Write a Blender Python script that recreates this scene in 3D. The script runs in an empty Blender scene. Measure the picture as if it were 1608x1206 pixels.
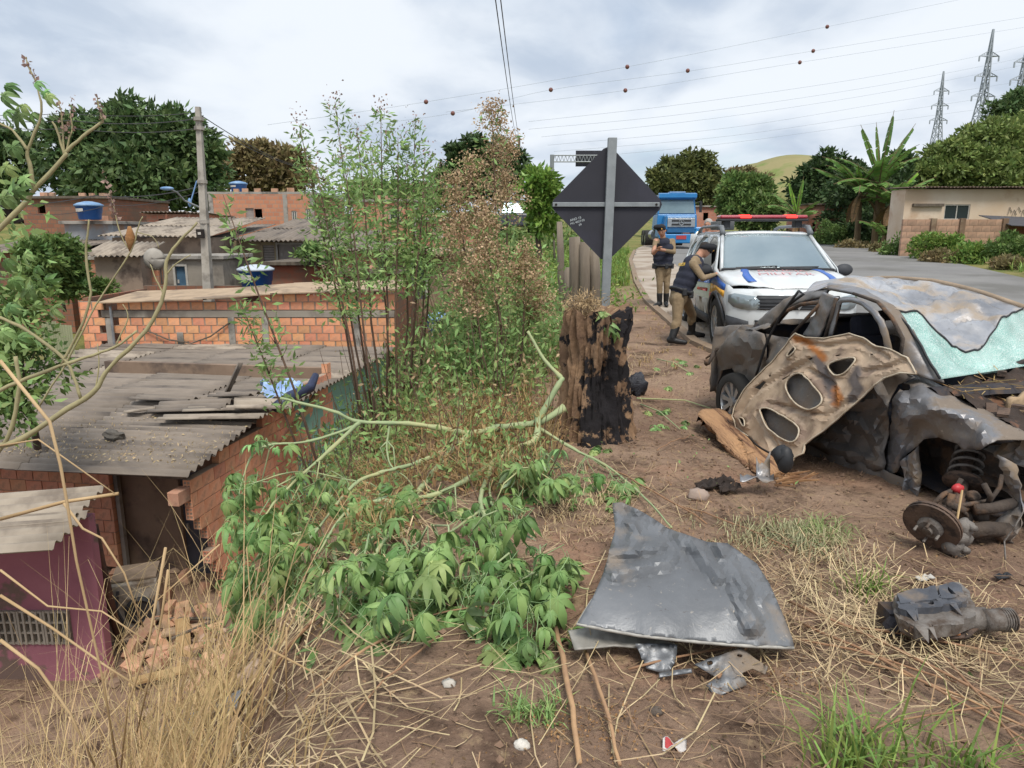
import bpy, bmesh, math, random
import numpy as np
from mathutils import Vector, Matrix, noise
from mathutils.geometry import delaunay_2d_cdt
random.seed(7); RNG = np.random.default_rng(7)
SC = bpy.context.scene; COL = SC.collection
# ---------------------------------------------------------------- camera
cam = bpy.data.cameras.new('camera'); cam.sensor_width = 36.0; cam.lens = 36.0*1115/1608
cam.clip_start = 0.05; cam.clip_end = 3000
cam_o = bpy.data.objects.new('camera', cam); COL.objects.link(cam_o)
cam_o.location = (0, 0, 1.6); cam_o.rotation_euler = (math.radians(90-12), 0, 0)
SC.camera = cam_o
# ---------------------------------------------------------------- sky, sun, exposure
SUN_EL, SUN_AZ = math.radians(60), math.radians(168)
W = bpy.data.worlds.new('World'); SC.world = W; W.use_nodes = True
nt = W.node_tree; nt.nodes.clear()
def N(t, **k):
    n = nt.nodes.new(t)
    for a, b in k.items(): setattr(n, a, b)
    return n
out = N('ShaderNodeOutputWorld'); bg = N('ShaderNodeBackground'); bg.inputs['Strength'].default_value = 0.1
sky = N('ShaderNodeTexSky', sky_type='NISHITA', sun_disc=False, sun_elevation=SUN_EL, sun_rotation=SUN_AZ)
tc = N('ShaderNodeTexCoord'); sep = N('ShaderNodeSeparateXYZ'); nt.links.new(tc.outputs['Generated'], sep.inputs[0])
zz = N('ShaderNodeMath', operation='ADD'); zz.inputs[1].default_value = 0.22
ab = N('ShaderNodeMath', operation='ABSOLUTE'); nt.links.new(sep.outputs[2], ab.inputs[0]); nt.links.new(ab.outputs[0], zz.inputs[0])
dv = N('ShaderNodeVectorMath', operation='DIVIDE'); cmb = N('ShaderNodeCombineXYZ')
for i in range(3): nt.links.new(zz.outputs[0], cmb.inputs[i])
nt.links.new(tc.outputs['Generated'], dv.inputs[0]); nt.links.new(cmb.outputs[0], dv.inputs[1])
mp = N('ShaderNodeMapping'); mp.inputs['Scale'].default_value = (1.0, 0.75, 0.0); mp.inputs['Location'].default_value = (3.2, 1.7, 0); mp.inputs['Rotation'].default_value=(0,0,0.35)
nt.links.new(dv.outputs[0], mp.inputs[0])
def cloud_noise(scale, detail, rough, dist, lo, hi):
    n = N('ShaderNodeTexNoise'); n.inputs['Scale'].default_value = scale; n.inputs['Detail'].default_value = detail
    n.inputs['Roughness'].default_value = rough; n.inputs['Distortion'].default_value = dist
    r = N('ShaderNodeMapRange', interpolation_type='SMOOTHSTEP'); r.inputs[1].default_value = lo; r.inputs[2].default_value = hi
    nt.links.new(mp.outputs[0], n.inputs['Vector']); nt.links.new(n.outputs['Fac'], r.inputs[0]); return r
def mixc(fac, a, b):
    m = N('ShaderNodeMix', data_type='RGBA'); m.clamp_factor = True
    nt.links.new(fac, m.inputs['Factor'])
    for s, v in ((6, a), (7, b)):
        if isinstance(v, tuple): m.inputs[s].default_value = v
        else: nt.links.new(v, m.inputs[s])
    return m.outputs[2]
c1 = cloud_noise(1.5, 6, 0.5, 0.25, 0.36, 0.62)      # bright billows against grey-blue
c2 = cloud_noise(3.1, 7, 0.55, 0.6, 0.42, 0.66)
c3 = cloud_noise(0.8, 4, 0.5, 0.3, 0.20, 0.42)      # cover over the blue
grey = mixc(c2.outputs[0], (3.9, 4.55, 5.5, 1), (5.0, 5.6, 6.4, 1))
cl = mixc(c1.outputs[0], grey, (6.4, 6.8, 7.3, 1))
skyc = mixc(c3.outputs[0], sky.outputs[0], cl)
nt.links.new(skyc, bg.inputs['Color']); nt.links.new(bg.outputs[0], out.inputs['Surface'])
sun = bpy.data.lights.new('sun', 'SUN'); sun.energy = 2.4; sun.angle = math.radians(22); sun.color = (1.0, 0.95, 0.87)
sun_o = bpy.data.objects.new('sun', sun); COL.objects.link(sun_o)
# sun direction matches the sky: rotation measured clockwise from +Y
sd = Vector((math.sin(SUN_AZ)*math.cos(SUN_EL), math.cos(SUN_AZ)*math.cos(SUN_EL), math.sin(SUN_EL)))
sun_o.rotation_euler = sd.to_track_quat('Z', 'Y').to_euler(); sun_o.location = (0, 0, 60)
SC.view_settings.view_transform = 'Standard'; SC.view_settings.look = 'None'
SC.view_settings.exposure = 0.48; SC.view_settings.gamma = 1.0; SC.view_settings.use_curve_mapping = False
SC.cycles.use_denoising = True; SC.cycles.max_bounces = 5; SC.cycles.transparent_max_bounces = 6
# ---------------------------------------------------------------- helpers
CS, SN = math.cos(math.radians(12)), math.sin(math.radians(12))
def _ray(x, y):
    a = (x-804)/1115; b = -(y-603)/1115
    return Vector((a, CS+b*SN, -SN+b*CS))
def px(x, y, Y):
    r = _ray(x, y); return Vector((0, 0, 1.6)) + r*(Y/r.y)
def pd(x, y, d):                       # at a distance along the view axis
    return Vector((0, 0, 1.6)) + _ray(x, y)*d
def pg(x, y, z=0.0):
    r = _ray(x, y); return Vector((0, 0, 1.6)) + r*((z-1.6)/r.z)
def lerp(a, b, t): return a+(b-a)*t
def sm(a, b, x):
    t = min(1, max(0, (x-a)/(b-a))); return t*t*(3-2*t)
def pl(pts, x):                        # piecewise linear
    if x <= pts[0][0]: return pts[0][1]
    for (a, b), (c, d) in zip(pts, pts[1:]):
        if x <= c: return b+(d-b)*(x-a)/(c-a)
    return pts[-1][1]
def U(a, b): return random.uniform(a, b)
def nz(x, y, z=0.0, s=1.0): return noise.noise(Vector((x*s, y*s, z*s)))
def thing(name, label, cat, loc=(0, 0, 0), rz=0, group=None):
    o = bpy.data.objects.new(name, None); COL.objects.link(o); o.empty_display_size = .1
    o.location = loc; o.rotation_euler = (0, 0, rz); return tag(o, label, cat, group)
def tag(o, label, cat, group=None):
    o['label'] = label; o['category'] = cat
    if group: o['group'] = group
    return o
def kind(o, k): o['kind'] = k; return o
def attach(o, parent, local=False):
    if parent is not None:
        o.parent = parent
        if parent.type == 'EMPTY' and not local: o.matrix_parent_inverse = parent.matrix_basis.inverted()
    return o
def link(name, me, mats, parent=None, local=False):
    o = bpy.data.objects.new(name, me); COL.objects.link(o)
    if mats is not None and len(me.materials) == 0:
        for m in (mats if isinstance(mats, (list, tuple)) else [mats]): me.materials.append(m)
    return attach(o, parent, local)
def copy_tree(o, parent=None):
    c = o.copy(); COL.objects.link(c)
    if parent is not None: c.parent = parent
    for ch in list(o.children): copy_tree(ch, c)
    return c
class MB:
    def __init__(s): s.v = []; s.f = []; s.mi = []; s.m = 0
    def add(s, vs, fs):
        n = len(s.v); s.v += [tuple(v) for v in vs]
        for f in fs: s.f.append(tuple(i+n for i in f)); s.mi.append(s.m)
    def box(s, c, d, rot=None):
        x, y, z = d[0]/2, d[1]/2, d[2]/2; c = Vector(c)
        vs = [Vector(p) for p in ((-x,-y,-z),(x,-y,-z),(x,y,-z),(-x,y,-z),(-x,-y,z),(x,-y,z),(x,y,z),(-x,y,z))]
        if rot is not None: vs = [rot @ v for v in vs]
        s.add([v+c for v in vs], [(0,3,2,1),(4,5,6,7),(0,1,5,4),(1,2,6,5),(2,3,7,6),(3,0,4,7)])
    def frus(s, c, d0, d1, h, dy=0):         # tapered box: base size d0, top size d1
        (a, b), (e, g) = (d0[0]/2, d0[1]/2), (d1[0]/2, d1[1]/2); x, y, z = c
        s.add([(x-a,y-b,z),(x+a,y-b,z),(x+a,y+b,z),(x-a,y+b,z),(x-e,y-g+dy,z+h),(x+e,y-g+dy,z+h),(x+e,y+g+dy,z+h),(x-e,y+g+dy,z+h)],
              [(0,3,2,1),(4,5,6,7),(0,1,5,4),(1,2,6,5),(2,3,7,6),(3,0,4,7)])
    def tube(s, pts, r, n=6, cap=True, flat=1.0):
        pts = [Vector(p) for p in pts]; k = len(pts)
        rs = list(r) if isinstance(r, (list, tuple)) else [r]*k
        if len(rs) != k: rs = [lerp(rs[0], rs[-1], i/(k-1)) for i in range(k)]
        vs = []; pu = None
        for i in range(k):
            t = (pts[min(i+1, k-1)]-pts[max(i-1, 0)])
            t = t.normalized() if t.length > 1e-9 else Vector((0, 0, 1))
            if pu is None: pu = t.orthogonal().normalized()
            u = pu - t*pu.dot(t); u = u.normalized() if u.length > 1e-6 else t.orthogonal().normalized()
            w = t.cross(u); pu = u
            for j in range(n):
                a = 2*math.pi*j/n
                vs.append(pts[i]+(u*math.cos(a)+w*math.sin(a)*flat)*rs[i])
        fs = [(i*n+j, i*n+(j+1) % n, (i+1)*n+(j+1) % n, (i+1)*n+j) for i in range(k-1) for j in range(n)]
        if cap: fs += [tuple(range(n-1, -1, -1)), tuple((k-1)*n+j for j in range(n))]
        s.add(vs, fs)
    def cyl(s, a, b, r0, r1=None, n=12): s.tube([a, b], [r0, r0 if r1 is None else r1], n)
    def ring(s, c, ax, R, r, n=20, m=6):     # torus
        ax = Vector(ax).normalized(); u = ax.orthogonal().normalized(); w = ax.cross(u); c = Vector(c); vs = []
        for i in range(n):
            d = u*math.cos(2*math.pi*i/n)+w*math.sin(2*math.pi*i/n)
            for j in range(m):
                a = 2*math.pi*j/m; vs.append(c+d*(R+r*math.cos(a))+ax*(r*math.sin(a)))
        s.add(vs, [(i*m+j, ((i+1) % n)*m+j, ((i+1) % n)*m+(j+1) % m, i*m+(j+1) % m) for i in range(n) for j in range(m)])
    def lathe(s, c, ax, prof, n=20, cap=True):   # prof: (radius, offset along ax)
        ax = Vector(ax).normalized(); u = ax.orthogonal().normalized(); w = ax.cross(u); c = Vector(c); vs = []
        for (r, h) in prof:
            for i in range(n):
                a = 2*math.pi*i/n; vs.append(c+ax*h+(u*math.cos(a)+w*math.sin(a))*r)
        k = len(prof)
        fs = [(i*n+j, i*n+(j+1) % n, (i+1)*n+(j+1) % n, (i+1)*n+j) for i in range(k-1) for j in range(n)]
        if cap: fs += [tuple(range(n-1, -1, -1)), tuple((k-1)*n+j for j in range(n))]
        s.add(vs, fs)
    def ball(s, c, r, n=12, m=8, rough=0, seed=0):
        if not isinstance(r, (tuple, list)): r = (r, r, r)
        c = Vector(c); vs = []
        for i in range(m+1):
            th = math.pi*i/m
            for j in range(n):
                ph = 2*math.pi*j/n; d = Vector((math.sin(th)*math.cos(ph), math.sin(th)*math.sin(ph), math.cos(th)))
                k = 1+rough*noise.noise(d*2.2+Vector((seed, seed*1.7, 3)))
                vs.append(c+Vector((d.x*r[0], d.y*r[1], d.z*r[2]))*k)
        s.add(vs, [(i*n+j, (i+1)*n+j, (i+1)*n+(j+1) % n, i*n+(j+1) % n) for i in range(m) for j in range(n)])
    def grid(s, fn, nu, nv, flip=False):
        vs = [fn(i/nu, j/nv) for j in range(nv+1) for i in range(nu+1)]
        fs = [(j*(nu+1)+i, j*(nu+1)+i+1, (j+1)*(nu+1)+i+1, (j+1)*(nu+1)+i) for j in range(nv) for i in range(nu)]
        if flip: fs = [f[::-1] for f in fs]
        s.add(vs, fs)
    def mesh(s, name, smooth=False):
        me = bpy.data.meshes.new(name); me.from_pydata(s.v, [], s.f); me.update()
        if any(s.mi): me.polygons.foreach_set('material_index', s.mi)
        if smooth: me.polygons.foreach_set('use_smooth', [True]*len(me.polygons))
        return me
    def build(s, name, mats, parent=None, smooth=False, local=False, thick=0, bevel=0, sub=0, offset=-1):
        o = link(name, s.mesh(name, smooth), mats, parent, local)
        return mods(o, thick, bevel, sub, offset)
def mods(o, thick=0, bevel=0, sub=0, offset=-1):
    if thick: m = o.modifiers.new('thickness', 'SOLIDIFY'); m.thickness = thick; m.offset = offset
    if bevel: m = o.modifiers.new('edges', 'BEVEL'); m.width = bevel; m.segments = 2; m.limit_method = 'ANGLE'
    if sub: m = o.modifiers.new('smooth', 'SUBSURF'); m.levels = sub; m.render_levels = sub
    return o
def inside(p, poly):
    x, y = p; r = False; j = len(poly)-1
    for i in range(len(poly)):
        xi, yi = poly[i]; xj, yj = poly[j]
        if (yi > y) != (yj > y) and x < (xj-xi)*(y-yi)/(yj-yi+1e-12)+xi: r = not r
        j = i
    return r
def dens(poly, step):
    o = []
    for a, b in zip(poly, poly[1:]+poly[:1]):
        k = max(1, int(math.dist(a, b)/step))
        o += [(lerp(a[0], b[0], i/k), lerp(a[1], b[1], i/k)) for i in range(k)]
    return o
def rounded(poly, it=2):
    for _ in range(it):
        o = []
        for a, b in zip(poly, poly[1:]+poly[:1]):
            o += [(a[0]*.75+b[0]*.25, a[1]*.75+b[1]*.25), (a[0]*.25+b[0]*.75, a[1]*.25+b[1]*.75)]
        poly = o
    return poly
def sheet_mesh(name, outline, holes, step, mapf, smooth=True, jitter=.2):
    """sheet cut to an outline with holes, meshed inside and bent in 3D by mapf(x, y)"""
    pts = []; edges = []
    for poly in [outline]+list(holes):
        p = dens(poly, step); n = len(pts); pts += p
        edges += [(n+i, n+(i+1) % len(p)) for i in range(len(p))]
    xs = [p[0] for p in outline]; ys = [p[1] for p in outline]; y = min(ys)+step/2; row = 0
    rnd = random.Random(3); loops = [outline]+list(holes); bnd = np.array(pts)
    while y < max(ys):
        x = min(xs)+(step/2 if row % 2 else step)
        while x < max(xs):
            q = (x+rnd.uniform(-jitter, jitter)*step, y+rnd.uniform(-jitter, jitter)*step)
            if inside(q, outline) and not any(inside(q, h) for h in holes) and np.min(np.hypot(bnd[:, 0]-q[0], bnd[:, 1]-q[1])) > step*.45: pts.append(q)
            x += step
        y += step*.87; row += 1
    vs, es, fs, *_ = delaunay_2d_cdt([Vector(p) for p in pts], edges, [], 0, 1e-5)
    fo = []
    for f in fs:
        c = (sum(vs[i].x for i in f)/len(f), sum(vs[i].y for i in f)/len(f))
        if inside(c, outline) and not any(inside(c, h) for h in holes): fo.append(tuple(f))
    me = bpy.data.meshes.new(name); me.from_pydata([tuple(mapf(v.x, v.y)) for v in vs], [], fo); me.update()
    if smooth: me.polygons.foreach_set('use_smooth', [True]*len(me.polygons))
    return me
def sheet(name, outline, holes, step, mapf, mats, parent=None, thick=.004, local=False, smooth=True, offset=-1):
    return mods(link(name, sheet_mesh(name, outline, holes, step, mapf, smooth), mats, parent, local), thick, offset=offset)
def sharpen(me, deg=15):
    """keep hard creases where faces meet at more than deg"""
    bm = bmesh.new(); bm.from_mesh(me); c = math.radians(deg)
    for e in bm.edges:
        if len(e.link_faces) == 2 and e.link_faces[0].normal.length > 0 and e.link_faces[1].normal.length > 0 and e.calc_face_angle(0) > c: e.smooth = False
    bm.to_mesh(me); bm.free(); return me
def text_obj(name, body, size, mat, M, parent=None, local=False, ext=.0015, align='CENTER'):
    cu = bpy.data.curves.new(name, 'FONT'); cu.body = body; cu.size = size; cu.extrude = ext; cu.align_x = align; cu.align_y = 'CENTER'
    to = bpy.data.objects.new(name, cu); COL.objects.link(to)
    me = bpy.data.meshes.new_from_object(to); bpy.data.objects.remove(to)
    for v in me.vertices: v.co = M @ v.co
    me.materials.clear()
    return link(name, me, mat, parent, local)
# ---------------------------------------------------------------- materials
def hx(h, k=1.0):
    h = h.lstrip('#'); r = []
    for i in (0, 2, 4):
        c = int(h[i:i+2], 16)/255; r.append(k*(c/12.92 if c <= .04045 else ((c+.055)/1.055)**2.4))
    return (*r, 1)
def mat(name, c1, c2=None, scale=6, rough=.8, metal=0, bump=.15, bscale=None, island=0, obj=0, trans=0, spec=.5, c3=None, s3=2, lo=.35, hi=.65, emit=None, hue=0, coat=0, alpha=1, detail=6, lo3=.5, hi3=.62, stretch=None):
    m = bpy.data.materials.new(name); m.use_nodes = True; t = m.node_tree; b = t.nodes['Principled BSDF']; L = t.links.new
    def nd(ty, **k):
        n = t.nodes.new(ty)
        for a, v in k.items(): setattr(n, a, v)
        return n
    c1 = hx(c1) if isinstance(c1, str) else c1; c2 = c1 if c2 is None else hx(c2) if isinstance(c2, str) else c2
    b.inputs['Roughness'].default_value = rough; b.inputs['Metallic'].default_value = metal
    b.inputs['Specular IOR Level'].default_value = spec; b.inputs['Coat Weight'].default_value = coat
    co = nd('ShaderNodeTexCoord').outputs['Object']
    if stretch:
        mp_ = nd('ShaderNodeMapping'); mp_.inputs['Scale'].default_value = stretch; L(co, mp_.inputs[0]); co = mp_.outputs[0]
    def ns(sc, lo, hi, de=detail):
        n = nd('ShaderNodeTexNoise'); n.inputs['Scale'].default_value = sc; n.inputs['Detail'].default_value = de; n.inputs['Roughness'].default_value = .6
        r = nd('ShaderNodeMapRange'); r.inputs[1].default_value = lo; r.inputs[2].default_value = hi; L(co, n.inputs['Vector']); L(n.outputs['Fac'], r.inputs[0]); return n, r
    def mx(f, a, c):
        q = nd('ShaderNodeMix', data_type='RGBA'); q.clamp_factor = True
        L(f, q.inputs['Factor'])
        for s_, v in ((6, a), (7, c)):
            if isinstance(v, tuple): q.inputs[s_].default_value = v
            else: L(v, q.inputs[s_])
        return q.outputs[2]
    n, r = ns(scale, lo, hi); c = mx(r.outputs[0], c1, c2)
    if c3:
        n3, r3 = ns(s3, lo3, hi3); c = mx(r3.outputs[0], c, hx(c3) if isinstance(c3, str) else c3)
    for src, amt in (('island', island), ('obj', obj)):
        if amt:
            rv = nd('ShaderNodeNewGeometry').outputs['Random Per Island'] if src == 'island' else nd('ShaderNodeObjectInfo').outputs['Random']
            h = nd('ShaderNodeHueSaturation'); mr = nd('ShaderNodeMapRange'); mr.inputs[3].default_value = 1-amt; mr.inputs[4].default_value = 1+amt
            L(rv, mr.inputs[0]); L(mr.outputs[0], h.inputs['Value']); L(c, h.inputs['Color'])
            if hue:
                wn = nd('ShaderNodeTexWhiteNoise', noise_dimensions='1D'); L(rv, wn.inputs['W']); hr = nd('ShaderNodeMapRange')
                hr.inputs[3].default_value = .5-hue; hr.inputs[4].default_value = .5+hue; L(wn.outputs['Value'], hr.inputs[0]); L(hr.outputs[0], h.inputs['Hue'])
            c = h.outputs[0]
    L(c, b.inputs['Base Color'])
    if bump:
        nb, _ = ns(bscale or scale*5, 0, 1); bp = nd('ShaderNodeBump'); bp.inputs['Strength'].default_value = bump; bp.inputs['Distance'].default_value = .02
        L(nb.outputs['Fac'], bp.inputs['Height']); L(bp.outputs[0], b.inputs['Normal'])
    if trans:
        tr = nd('ShaderNodeBsdfTranslucent'); ms = nd('ShaderNodeMixShader'); ms.inputs[0].default_value = trans
        L(c, tr.inputs[0]); L(b.outputs[0], ms.inputs[1]); L(tr.outputs[0], ms.inputs[2]); L(ms.outputs[0], t.nodes['Material Output'].inputs[0])
    if emit:
        b.inputs['Emission Color'].default_value = hx(emit[0]); b.inputs['Emission Strength'].default_value = emit[1]
    if alpha < 1: b.inputs['Alpha'].default_value = alpha
    return m
def leafmat(name, c1, c2, island=.35, trans=.25, rough=.55, hue=.02, **k): return mat(name, c1, c2, scale=1.2, rough=rough, bump=0, island=island, trans=trans, hue=hue, spec=.3, **k)
def brickmat(name, c1, c2, mortar, sc=1.0, axis='x', plaster=None):
    """small far brickwork: courses drawn from world coordinates"""
    m = bpy.data.materials.new(name); m.use_nodes = True; t = m.node_tree; b = t.nodes['Principled BSDF']; L = t.links.new
    tc_ = t.nodes.new('ShaderNodeTexCoord'); sp = t.nodes.new('ShaderNodeSeparateXYZ'); cm = t.nodes.new('ShaderNodeCombineXYZ')
    L(tc_.outputs['Object'], sp.inputs[0]); ad = t.nodes.new('ShaderNodeMath'); ad.operation = 'ADD'; L(sp.outputs[0], ad.inputs[0]); L(sp.outputs[1], ad.inputs[1])
    L(ad.outputs[0], cm.inputs[0]); L(sp.outputs[2], cm.inputs[1])
    bt = t.nodes.new('ShaderNodeTexBrick'); L(cm.outputs[0], bt.inputs['Vector']); bt.inputs['Scale'].default_value = 1.0
    bt.inputs['Brick Width'].default_value = .31*sc; bt.inputs['Row Height'].default_value = .205*sc; bt.inputs['Mortar Size'].default_value = .014*sc
    bt.inputs['Color1'].default_value = hx(c1); bt.inputs['Color2'].default_value = hx(c2); bt.inputs['Mortar'].default_value = hx(mortar); bt.inputs['Bias'].default_value = -.1
    n = t.nodes.new('ShaderNodeTexNoise'); n.inputs['Scale'].default_value = .9; n.inputs['Detail'].default_value = 6; L(tc_.outputs['Object'], n.inputs['Vector'])
    r = t.nodes.new('ShaderNodeMapRange'); r.inputs[1].default_value = .5; r.inputs[2].default_value = .72; L(n.outputs['Fac'], r.inputs[0])
    q = t.nodes.new('ShaderNodeMix'); q.data_type = 'RGBA'; L(r.outputs[0], q.inputs[0]); L(bt.outputs['Color'], q.inputs[6]); q.inputs[7].default_value = hx(plaster or mortar)
    L(q.outputs[2], b.inputs['Base Color']); b.inputs['Roughness'].default_value = .9
    bp = t.nodes.new('ShaderNodeBump'); bp.invert = True; bp.inputs['Strength'].default_value = .5; bp.inputs['Distance'].default_value = .01; L(bt.outputs['Fac'], bp.inputs['Height']); L(bp.outputs[0], b.inputs['Normal'])
    return m
# ---------------------------------------------------------------- leaf and blade clouds (numpy)
def np_quads(name, V, mats, parent=None, local=False, smooth=False, k=4, mi=None):
    V = np.asarray(V, dtype=np.float32).reshape(-1, 3); n = len(V)//k
    me = bpy.data.meshes.new(name); me.vertices.add(len(V)); me.vertices.foreach_set('co', V.ravel())
    me.loops.add(n*k); me.loops.foreach_set('vertex_index', np.arange(n*k, dtype=np.int32))
    me.polygons.add(n); me.polygons.foreach_set('loop_start', np.arange(0, n*k, k, dtype=np.int32)); me.polygons.foreach_set('loop_total', np.full(n, k, dtype=np.int32))
    if mi is not None: me.polygons.foreach_set('material_index', np.asarray(mi, dtype=np.int32))
    me.update(); me.validate()
    return link(name, me, mats, parent, local)
def unit(a): return a/np.maximum(np.linalg.norm(a, axis=-1, keepdims=True), 1e-9)
def leaf_quads(P_, size, aspect=.45, out=None, droop=.0, spread=1.0):
    """one diamond leaf per point"""
    P_ = np.asarray(P_, dtype=float); n = len(P_)
    d = RNG.normal(size=(n, 3))*spread
    if out is not None: d = d+out
    d[:, 2] -= droop; d = unit(d)
    s_ = unit(np.cross(d, RNG.normal(size=(n, 3))))
    L_ = (size*RNG.uniform(.6, 1.35, n))[:, None]
    nn = np.cross(d, s_)
    return np.stack([P_, P_+d*L_*.45+s_*L_*aspect*.5+nn*L_*.06, P_+d*L_, P_+d*L_*.45-s_*L_*aspect*.5+nn*L_*.06], axis=1)
def blob_points(blobs, n, clumps=60, cr=.3, top=.25, flat=.7):
    """points in leaf clumps set over the surface of ellipsoid blobs"""
    vol = np.array([b[1][0]*b[1][2] for b in blobs]); cnt = np.maximum(1, (vol/vol.sum()*n).astype(int)); P_ = []; O = []
    for (c, r), m in zip(blobs, cnt):
        k = max(6, int(clumps*r[0]*r[2]/vol.max())); c = np.array(c); r = np.array(r)
        d = unit(RNG.normal(size=(k, 3))+np.array([0, 0, top])); cc = c+d*r*RNG.uniform(.55, 1.0, (k, 1))
        rr = r.mean()*cr*RNG.uniform(.6, 1.35, (k, 1))
        idx = RNG.integers(0, k, m); dd = unit(RNG.normal(size=(m, 3))+np.array([0, 0, .35])); rad = RNG.uniform(.35, 1, (m, 1))**.5
        P_.append(cc[idx]+dd*rad*rr[idx]*np.array([1.15, 1.15, flat])); O.append(dd+d[idx]*.6)
    return np.concatenate(P_), np.concatenate(O)
def tree(name, label, base, blobs, n, size, lm, tm, parent=None, group=None, cat='tree', clumps=60, trunk_r=.25, cr=.3, droop=.3, aspect=.45, bare=0):
    base = Vector(base); T = thing(name, label, cat, base, 0, group); mb = MB()
    cen = sum((Vector(b[0]) for b in blobs), Vector())/len(blobs)
    fork = base.lerp(Vector((cen.x, cen.y, base.z+(cen.z-base.z)*.55)), .8)
    mb.tube([base-Vector((0, 0, .4)), base.lerp(fork, .5)+Vector((U(-.1, .1), U(-.1, .1), 0)), fork], [trunk_r*1.25, trunk_r, trunk_r*.8], 8)
    for c, r in blobs:
        c = Vector(c); m = fork.lerp(c, .5)+Vector((U(-.2, .2), U(-.2, .2), .1))*r[0]*.3
        mb.tube([fork, m, c], [trunk_r*.6, trunk_r*.35, trunk_r*.15], 6)
        for _ in range(5+bare):
            d = Vector((U(-1, 1), U(-1, 1), U(-.3, 1))).normalized(); e = c+Vector((d.x*r[0], d.y*r[1], d.z*r[2]))*(.85 if not bare else 1.02)
            mb.tube([m, m.lerp(e, .6)+Vector((0, 0, .08*r[2])), e], [trunk_r*.25, trunk_r*.14, trunk_r*.04], 4)
    mb.build('trunk', tm, T)
    P_, O = blob_points(blobs, n, clumps, cr)
    np_quads('crown', leaf_quads(P_, size, aspect, O*.9, droop), lm, T)
    return T
# ================================================================= materials shared by the setting
M_SOIL = mat('soil', '6f5544', '8a6e58', scale=1.3, rough=.95, bump=.8, bscale=22, c3='4c3b32', s3=2.4, lo3=.52, hi3=.66, detail=9)
M_ASPH = mat('asphalt', '716f6e', '7f7d7a', scale=.6, rough=.9, bump=.25, bscale=120, c3='65635f', s3=.25)
M_SHOULD = mat('dusty_shoulder', '9b8c7b', 'aa9f92', scale=1.2, rough=.95, bump=.3, bscale=60, c3='857566', s3=.9)
M_CONC = mat('concrete', '8f8a82', 'a19b92', scale=3, rough=.9, bump=.2, c3='6e6a63', s3=2)
M_PLAST = mat('grey_render', '8b8378', '9c9488', scale=1.1, rough=.95, bump=.25, c3='6c645b', s3=.9)
M_STRAW = mat('dry_straw', 'b39a6c', '96794e', scale=2, rough=.75, bump=0, island=.3, hue=.015, trans=.1)
M_DKWOOD = mat('weathered_wood', '6d6357', '51483f', scale=6, rough=.95, bump=.5, stretch=(1, 1, .15))
# ================================================================= terrain
def road_z(y): return pl([(11, 0), (15, .08), (20, .25), (30, .5), (40, .75), (60, 1.05), (120, 1.8), (400, 3)], y)
def road_l(y): return pl([(-6, 4.6), (3, 4.4), (6, 3.9), (8.5, 3.0), (10.4, 2.8), (16, 3.1), (20, 3.55), (30, 5.0), (40, 6.9), (60, 11.8), (90, 21), (140, 42)], y)
def road_r(y): return pl([(-6, 11.5), (3, 12.0), (10, 12.6), (20, 14.9), (30, 18.0), (40, 20.8), (60, 27), (90, 37), (140, 60)], y)
def crest(y): return pl([(-3, -.9), (1.9, -.62), (2.6, -.6), (5.2, -.5), (7, -.75), (10, -.5), (13, .0), (16, .6), (24, 1.7), (32, 3.2), (42, 5.4), (60, 9.4), (90, 18), (140, 38)], y)
def valley(x, y): return pl([(-4, -3.0), (4, -3.6), (6, -4.2), (9, -4.1), (12, -3.8), (19, -2.9), (26, -1.7), (32, -.6), (40, .6), (55, 2.2), (80, 3), (130, 5), (400, 12)], y)
def gz(x, y):
    rz_ = road_z(y); c = crest(y)+.22*nz(x*.7, y*.7, 2)
    w = pl([(0, 2.9), (4, 3.3), (9, 3.9), (20, 4.5), (40, 6), (80, 10)], y)
    z = rz_
    if x < c:
        t = min(1, (c-x)/w); z = lerp(rz_, valley(x, y), t*t*(3-2*t)*.55+t*.45) if t < 1 else valley(x, y)
    R = road_r(y)
    if x > R+.6:
        z += .5*sm(R+.6, R+3, x)+pl([(0, 0), (6, .2), (16, 6.5), (34, 12), (90, 22)], x-R-2)*(sm(10, 26, y)) if x > R+2 else .5*sm(R+.6, R+3, x)
    d = 1 if (x < road_l(y)-.15 or x > R+.6) else 0
    if d:
        k = min(1, max(0, (road_l(y)-.15-x)/.5)) if x < R else 1
        z += k*(.035*nz(x*1.7, y*1.7)+.016*nz(x*6, y*6, 5)+.007*nz(x*19, y*19, 8))
        if x < c-.2: z += .09*nz(x*1.3, y*1.3, 7)+.035*nz(x*4.3, y*4.3, 9)
    z -= .16*math.exp(-(((x-2.1)/.9)**2+((y-6.3)/1.3)**2))
    if d == 0: z -= .03
    return z
def ground_grid(name, xs, ys, m):
    V = [(x, y, gz(x, y)) for y in ys for x in xs]; nx = len(xs)
    F = [(j*nx+i, j*nx+i+1, (j+1)*nx+i+1, (j+1)*nx+i) for j in range(len(ys)-1) for i in range(nx-1)]
    me = bpy.data.meshes.new(name); me.from_pydata(V, [], F); me.polygons.foreach_set('use_smooth', [True]*len(F)); me.update()
    return kind(link(name, me, m), 'structure')
def ax(*segs):
    o = []
    for a, b, s in segs:
        k = max(1, round((b-a)/s)); o += [a+(b-a)*i/k for i in range(k)]
    return o+[segs[-1][1]]
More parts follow.
